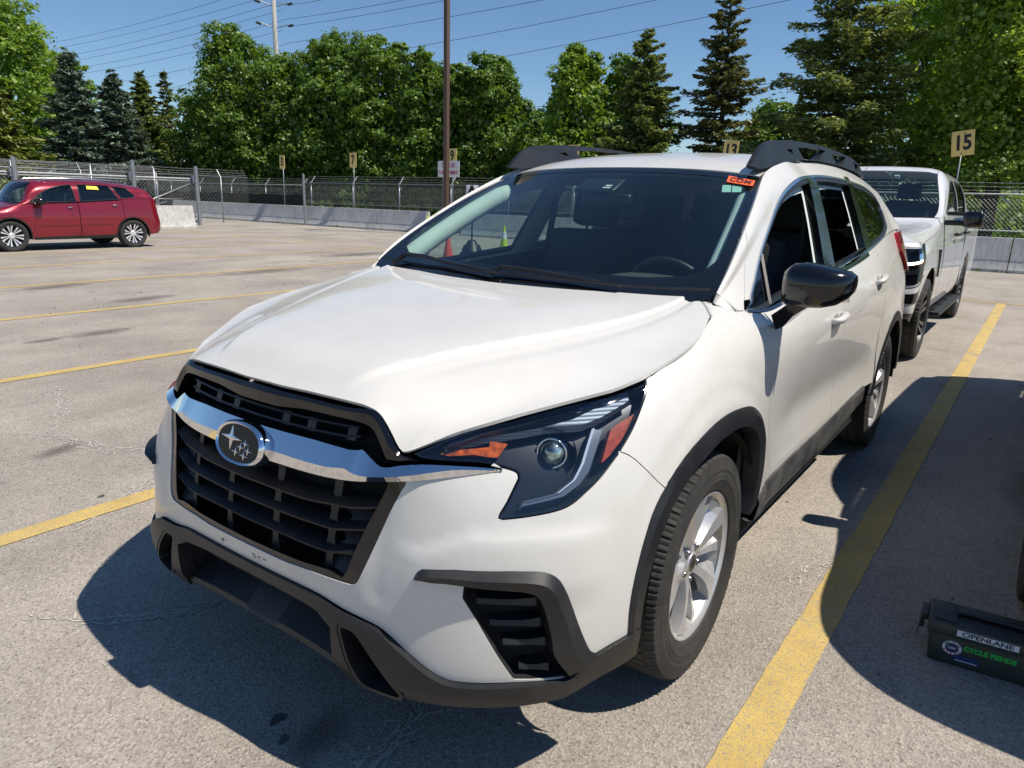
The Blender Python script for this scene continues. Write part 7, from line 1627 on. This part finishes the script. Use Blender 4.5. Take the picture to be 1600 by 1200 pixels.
wr=simple_wheel(red,0,.80,.345,.235,False,SILVER,7,wd=.23,rot=.1); simple_wheel(red,-2.70,.80,.345,.235,False,SILVER,7,rear=wr,rot=.5); simple_wheel(red,0,-.80,.345,.235,True,SILVER,7,rear=wr); simple_wheel(red,-2.70,-.80,.345,.235,True,SILVER,7,rear=wr)
# ---------------- neighbour on the right: mostly outside the photo, its shadow falls into it
BP=mat('black_metallic_paint',(.012,.013,.016),.25,.3,coat=1)
nb=thing('sport_utility_vehicle','black SUV almost wholly outside the right edge, only a tyre edge and its shadow showing','SUV',(-1.27,2.735,0))
S=wagon(nb,BP,.93,1.0,1.18,1.32,-.55,-1.15,(1.83,1.89,1.85),-4.30,-4.62,1.33,1.36,3.05,.385,.82,sill=.30); C3=Car(nb,S,BP)
far=arch(0,.455,.38,-8,188); rar=arch(-3.05,.455,.38,-8,188); lowerbody(C3,BP,far,rar,(-.65,-1.80,-2.85),.34,-4.42,.90,[(0,1.2),(-.7,1.27),(-2.5,1.30),(-4,1.32)])
C3.both('hood',[(0,4),(4.95,4),(4.95,7),(5,9),(0,9)],BP); C3.both('windscreen',[(4.96,7.0),(6.0,7.0),(6.0,9),(5.0,9)],GLASSP,fl=0); C3.both('roof',[(6,7),(9.6,7),(9.6,9),(6,9)],BP)
greenhouse(C3,BP,[[(-.95,1.40),(-1.25,1.60),(-1.42,1.72),(-1.76,1.75),(-1.76,1.40)],[(-1.86,1.40),(-1.86,1.75),(-2.72,1.75),(-2.78,1.40)],[(-2.9,1.41),(-2.85,1.75),(-3.90,1.72),(-4.0,1.43)]],[GLASSP]*3,u1=9.6)
C3.both('tailgate',[(9.6,4),(11,4),(11,9),(9.6,9)],BP); C3.both('grille',[(0,2.2),(1.25,2.3),(1.25,3.6),(0,3.7)],GLOSSK,off=.006); C3.pan('headlight',[(1.6,3.2),(2.9,3.3),(3.0,3.9),(1.5,3.9)],HCHROME,off=.004,uv=True,fl=.02); C3.pan('tail_light',[(9.9,3.2),(10.45,3.2),(10.45,4.1),(9.75,4.1)],REDL,off=.008,uv=True,fl=.02)
for s_ in (1,-1): mb=MB(); mb.box((-.45,s_*1.03,1.28),(.13,.10,.20),bev=.045); mb.box((-.45,s_*.97,1.22),(.10,.08,.05),bev=.02); mb.build('door_mirror',BP,nb,smooth=True)
mb=MB(); mb.box((-1.7,0,.42),(4.4,1.6,.30),bev=.05); mb.box((.0,0,.85),(1.1,1.2,.6),bev=.1); mb.build('underbody',DARK,nb); mb=MB(); mb.box((-.75,0,1.15),(.5,1.7,.3),bev=.08); mb.box((-1.5,.45,1.1),(.25,.55,1.0),bev=.08); mb.box((-1.5,-.45,1.1),(.25,.55,1.0),bev=.08); mb.box((-2.5,0,1.1),(.25,1.6,1.0),bev=.08); mb.box((-3.4,0,1.05),(.25,1.5,.9),bev=.08); mb.build('seat_boxes',SEATM,nb,smooth=True); wells(C3,(0,-3.05),.44,.93,.38)  # cabin and engine bay boxes added to stop sun leaking through the body
wn=simple_wheel(nb,0,.835,.385,.25,False,MATTK,6,wd=.26); simple_wheel(nb,-3.05,.835,.385,.25,False,MATTK,6,rear=wn); simple_wheel(nb,0,-.835,.385,.25,True,MATTK,6,rear=wn); simple_wheel(nb,-3.05,-.835,.385,.25,True,MATTK,6,rear=wn)
# ---------------- white pickup behind
WP=mat('white_pickup_paint',(.70,.70,.69),.3,coat=1,var=.03)
tk=thing('pickup_truck','white crew cab pickup truck with black headlight surround and lit lamp behind the SUV','pickup truck',(-6.25,-.25,0))
H=1.01
def sd(x,w,top,bw): return [(x,w*.95,.42),(x,w*.98,.55),(x,w,.75),(x,w,1.0),(x,bw,top)]
st_=[]
st_.append([(.93,0,.42),(.95,0,.55),(.95,0,.72),(.88,0,.86),(.86,0,1.17),(.80,0,1.22),(.72,0,1.245),(.64,0,1.255),(.56,0,1.26),(.50,0,1.265)])
st_.append([(.88,.55,.42),(.91,.56,.55),(.91,.56,.72),(.86,.56,.86),(.83,.55,1.15),(.77,.50,1.20),(.70,.40,1.235),(.62,.30,1.25),(.54,.15,1.26),(.48,0,1.265)])
st_.append([(.74,.93,.46),(.78,.955,.55),(.78,.96,.72),(.75,.96,.86),(.70,.93,1.14),(.64,.84,1.19),(.57,.70,1.23),(.50,.5,1.25),(.44,.25,1.262),(.40,0,1.268)])
def hs_(x,w,ze,zc): return sd(x,w,ze,w*.955)+[(x,w*.86,ze+.055),(x,w*.74,zc-.02),(x,w*.5,zc-.008),(x,w*.25,zc),(x,0,zc)]
st_.append(hs_(.45,.99,1.165,1.27)); st_.append(hs_(-.10,H,1.23,1.315))
c=sd(-.62,H,1.30,.965)+[(-.64,.945,1.345),(-.66,.925,1.375),(-.70,.89,1.40),(-.55,.45,1.385),(-.50,0,1.385)]; st_.append(c)
def gh2(x,b,top,rw): return sd(x,H,b,.965)+[(x,.94,b+(top-b)*.33),(x,.88,b+(top-b)*.7),(x,rw,top),(x,rw*.55,top+.045),(x,0,top+.055)]
g1=gh2(-1.42,1.375,1.875,.755); g1[8]=(-1.38,.42,1.90); g1[9]=(-1.36,0,1.905); st_.append(g1)
st_.append(gh2(-1.85,1.39,1.90,.76)); st_.append(gh2(-2.6,1.40,1.90,.76)); st_.append(gh2(-3.05,1.41,1.875,.745))
st_.append([(-3.12,H*.95,.42),(-3.12,H*.98,.55),(-3.12,H,.75),(-3.12,H,1.0),(-3.13,.965,1.41),(-3.14,.93,1.55),(-3.15,.86,1.72),(-3.17,.72,1.84),(-3.18,.4,1.87),(-3.18,0,1.88)])
S=net_car(st_); C4=Car(tk,S,WP)
far=arch(0,.50,.42,-4,184); 
nose=C4.xz([q for q in far if q[0]>=.0]); top4=4*.14
panel('bumper_and_fender_front',S,[clean(np.concatenate([[(0,.86*.14),(nose[0,0]-.05,.86*.14)],nose,[(nose[-1,0],top4),(0,top4)]]))],WP,tk,both=True,res=.05).name='front_clip'
bk=C4.xz([q for q in far if q[0]<=0.02]); e1=C4.xz([(-.78,.45),(-.78,1.335)])
for k in (1,-1): panel('front_fender',S,[clean(np.concatenate([bk,[e1[0]],[(e1[1,0],top4)],[(bk[0,0],top4)]]))],WP,tk,k,res=.05)
C4.pan('front_door',[(-.79,1.34),(-.79,.45),(-1.95,.45),(-1.95,1.36)],WP,ins=.005); C4.pan('rear_door',[(-1.96,1.36),(-1.96,.45),(-2.95,.45),(-2.95,1.37)],WP,ins=.005)
C4.both('hood',[(0,4),(4.95,4),(4.95,7),(5,9),(0,9)],WP); C4.both('windscreen',[(4.97,7.0),(6.0,7.0),(6.0,9),(5.0,9)],GLASSW,fl=0); C4.both('roof',[(6,7),(10,7),(10,9),(6,9)],WP); C4.both('cab_rear',[(9.4,4),(10,4),(10,9),(9.9,9),(9.9,7),(9.4,7)],WP)
greenhouse(C4,WP,[[(-.95,1.43),(-1.20,1.58),(-1.48,1.74),(-1.66,1.80),(-1.93,1.81),(-1.93,1.42)],[(-2.03,1.42),(-2.03,1.81),(-2.80,1.80),(-2.88,1.66),(-2.88,1.43)]],[GLASSC,GLASSP],u1=9.95)
for s_ in (1,-1):
    hl4=C4.pan('headlight_surround',[(1.35,2.62),(2.5,2.62),(2.95,2.95),(3.12,3.98),(1.3,3.95),(1.3,3.2)],GLOSSK,off=.006,uv=True,fl=.03,sides=(s_,))[0]
    C4.pan('lamp_lens',[(1.45,3.5),(2.35,3.52),(2.35,3.75),(1.45,3.72)],HCHROME,hl4,off=.012,uv=True,fl=.01,sides=(s_,)); 
    em=bpy.data.materials.get('lit_lamp')
    if em is None:
        em,nt,b=newmat('lit_lamp'); b.inputs['Emission Color'].default_value=(1,.93,.80,1); b.inputs['Emission Strength'].default_value=6.0; b.inputs['Base Color'].default_value=(.9,.9,.9,1)
    C4.pan('lit_lamp',[(1.50,3.40),(2.30,3.42),(2.30,3.52),(1.50,3.50)],em,hl4,off=.013,uv=True,fl=.01,sides=(s_,)); C4.pan('amber_strip',[(1.45,3.36),(2.45,3.38),(2.45,3.41),(1.45,3.39)],AMBER,hl4,off=.013,uv=True,fl=.01,sides=(s_,)); C4.pan('lamp_lens',[(1.5,3.1),(2.2,3.12),(2.2,3.3),(1.5,3.28)],HDARK,hl4,off=.012,uv=True,fl=.01,sides=(s_,))
C4.both('grille',[(0,2.9),(1.32,2.95),(1.3,3.95),(0,3.98)],GLOSSK,off=.008,fl=.02)
C4.both('bumper_gap',[(0,2.42),(3.0,2.42),(3.0,2.50),(0,2.50)],MATTK,off=.004)
C4.pan('fog_recess',[(1.5,1.45),(2.45,1.5),(2.45,2.05),(1.4,2.0)],GLOSSK,off=.006,uv=True,fl=.02)
C4.both('lower_valance',[(0,.15),(2.7,.15),(2.7,.85),(0,.85)],PLASTIC,off=-.01,fl=.02)
for s_ in (1,-1):
    # bed side as a thick shaped slab with an arch
    A=arch(-3.69,.50,.42,184,-4,14); out=[(-3.20,.50)]+sorted([q for q in A if q[1]>.5],key=lambda q:-q[0])+[(-4.78,.55),(-4.85,.75),(-4.85,1.42),(-4.80,1.45),(-3.22,1.45),(-3.20,1.43)]
    mb=MB(); mb.prism(out,(0,1),lambda x,z,h:(x,s_*((1.01-.012*max(0,(z-1.0)/.45)**2-.02*max(0,(.75-z)/.3))-.07*h),z)); mb.build('bed_side',WP,tk,sharp=30)
    for hx in (-1.78,-2.80):
        mb=MB(); mb.tube([(hx-.09,s_*1.0,1.20),(hx-.06,s_*1.045,1.205),(hx+.06,s_*1.045,1.205),(hx+.09,s_*1.0,1.20)],.018,8); mb.build('door_handle',MATTK,tk,smooth=True)
    mb=MB(); mb.box((-.86,s_*1.215,1.385),(.12,.20,.17),bev=.045); mb.build('door_mirror',GLOSSK,tk,smooth=True)
    mb=MB(); mb.box((-.84,s_*1.07,1.44),(.07,.20,.04),bev=.015); mb.box((-.84,s_*1.07,1.345),(.07,.22,.055),bev=.02); mb.build('mirror_arm',MATTK,tk,smooth=True)
    mb=MB(); mb.box((-1.85,s_*.99,.37),(2.2,.16,.05),bev=.02)
    for k in range(4): mb.box((-.95-.6*k,s_*.9,.38),(.05,.2,.05))
    mb.build('side_step',MATTK,tk)
    mb=MB(); mb.tube([(-.40,s_*1.012,1.08),(-.44,s_*1.014,.80)],.016,4); mb.build('fender_vent',MATTK,tk)
mb=MB(); mb.box((-4.87,0,.98),(.06,1.9,.9),bev=.02); mb.build('tailgate',WP,tk); mb=MB(); mb.box((-4.0,0,.85),(1.6,1.85,.06)); mb.build('bed_floor',MATTK,tk)
mb=MB(); mb.box((-1.8,0,.50),(5.0,1.3,.25),bev=.05); mb.build('underbody',DARK,tk); wells(C4,(0,-3.69),.49,.98,.42)
mb=MB(); mb.box((-.95,0,1.30),(.6,1.7,.14),bev=.06); mb.build('dashboard',DASHM,tk); mb=MB(); mb.box((-1.9,.42,1.2),(.18,.5,.75),bev=.06); mb.box((-1.9,-.42,1.2),(.18,.5,.75),bev=.06); mb.box((-2.8,0,1.2),(.18,1.5,.7),bev=.06); mb.box((-1.95,.42,1.68),(.1,.26,.18),bev=.04); mb.box((-1.95,-.42,1.68),(.1,.26,.18),bev=.04); mb.build('seat_boxes',SEATM,tk,smooth=True)
for a in ([(-.62,.30,1.42),(-.72,-.35,1.47)],[(-.62,-.40,1.42),(-.76,-.80,1.50)]): mb=MB(); mb.tube(a,.012,5); mb.build('wiper',MATTK,tk)
mb=MB(); mb.box((-1.30,.36,1.83),(.02,.05,.05),Matrix.Rotation(rad(55),3,'Y')); mb.build('white_sticker',WHT,tk)
wt=simple_wheel(tk,0,.865,.405,.27,False,GLOSSK,6,wd=.28); simple_wheel(tk,-3.69,.865,.405,.27,False,GLOSSK,6,rear=wt,rot=.4); simple_wheel(tk,0,-.865,.405,.27,True,GLOSSK,6,rear=wt); simple_wheel(tk,-3.69,-.865,.405,.27,True,GLOSSK,6,rear=wt)
# ---------------- ammunition-style equipment box on the ground at the right
CASE=dusty('dark_green_plastic_case',(.020,.030,.026),(.050,.058,.052),.5,.5,.8,12)
ax=thing('equipment_case','dark green plastic case with carry handle and stickers lying in shadow at the right edge','case',(-.5353,1.5267,0),rad(95.0))
ax.scale=(1,1,.87)
# local x runs along the case, its front side (with the stickers) faces -y local
def cb(c,d,nm,m,bev=.008,par=ax): mb=MB(); mb.box(c,d,bev=bev); return mb.build(nm,m,par)
bodyc=cb((.20,.085,.062),(.36,.150,.124),'case_body',CASE,.010); lid=cb((.20,.085,.147),(.39,.175,.050),'lid',CASE,.012); cb((.20,.085,.125),(.385,.170,.012),'lid_rim',CASE,.004)
mb=MB(); mb.tube([(.09,.085,.170),(.09,.085,.182),(.11,.085,.187),(.29,.085,.187),(.31,.085,.182),(.31,.085,.170)],.010,6); mb.build('handle',MATTK,lid)
cb((.20,.085,.173),(.20,.06,.006),'handle_recess_patch',MATTK,.003,lid); cb((.055,.085,.176),(.07,.12,.012),'lid_boss',CASE,.006,lid)
cb((-.004,.085,.155),(.022,.07,.035),'latch',MATTK,.005); cb((-.010,.085,.125),(.014,.05,.06),'latch',MATTK,.004)
mb=MB(); mb.tube([(-.016,.085,.10),(-.02,.085,.05)],.002,4); mb.build('latch_wire',STEEL,ax)
LW=mat('white_label_film',(.60,.64,.70),.5); LG=mat('green_sticker_ink',(.02,.42,.06),.5); LK=mat('label_ink',(.015,.02,.03),.5)
mb=MB(); mb.box((.175,-.0035,.150),(.17,.002,.024)); l1=mb.build('name_label',LW,lid); text('label_lettering','OPENLANE',.025,LK,l1,frame((.175,-.0052,.150),(1,0,0),(0,0,1)),.0003,bold=.0006,sx=1.12)
text('case_lettering','CYCLE FIENDS',.026,LG,bodyc,frame((.190,.0085,.085),(1,0,0),(0,0,1)),.0006,bold=.0016,sx=.86)
mb=MB(); mb.lathe([(.001,0),(.028,0),(.028,.0008),(.001,.0008)],32,'y',(.085,.0085,.075)); rb=mb.build('round_sticker',LW,bodyc)
mb=MB(); mb.lathe([(.001,-.0006),(.019,-.0006),(.019,.0004)],28,'y',(.085,.0083,.075)); mb.build('sticker_disc',mat('navy_ink',(.015,.025,.08),.5),rb); text('sticker_lettering','USA',.013,LW,rb,frame((.085,.0072,.075),(1,0,0),(0,0,1)),.0002,bold=.0004)
for k in range(5):
    a=math.radians(-150+30*k); mb=MB(); mb.box((.085+.0235*math.cos(a),.0078,.075+.0235*math.sin(a)),(.004,.001,.007),Matrix.Rotation(-a+math.pi/2,3,'Y')); mb.build('red_stripe',MAG,rb)
mb=MB(); mb.box((.130,.0088,.040),(.07,.0012,.03)); b_=mb.build('blue_sticker',mat('dark_blue_ink',(.01,.03,.12),.5),bodyc)
mb=MB()
for k in range(9): mb.box((.102+.007*k,.0078,.031),(.0045,.0006,.0045))
mb.build('sticker_small_print',LW,bodyc)
for k,ch in enumerate('MADE IN THE'):
    if ch==' ': continue
    a=math.radians(150-12*k); text('sticker_lettering',ch,.0075,LK,rb,frame((.085+.0232*math.cos(a),.0072,.075+.0232*math.sin(a)),(math.sin(a),0,-math.cos(a)),(math.cos(a),0,math.sin(a))),.0001,bold=.0002)
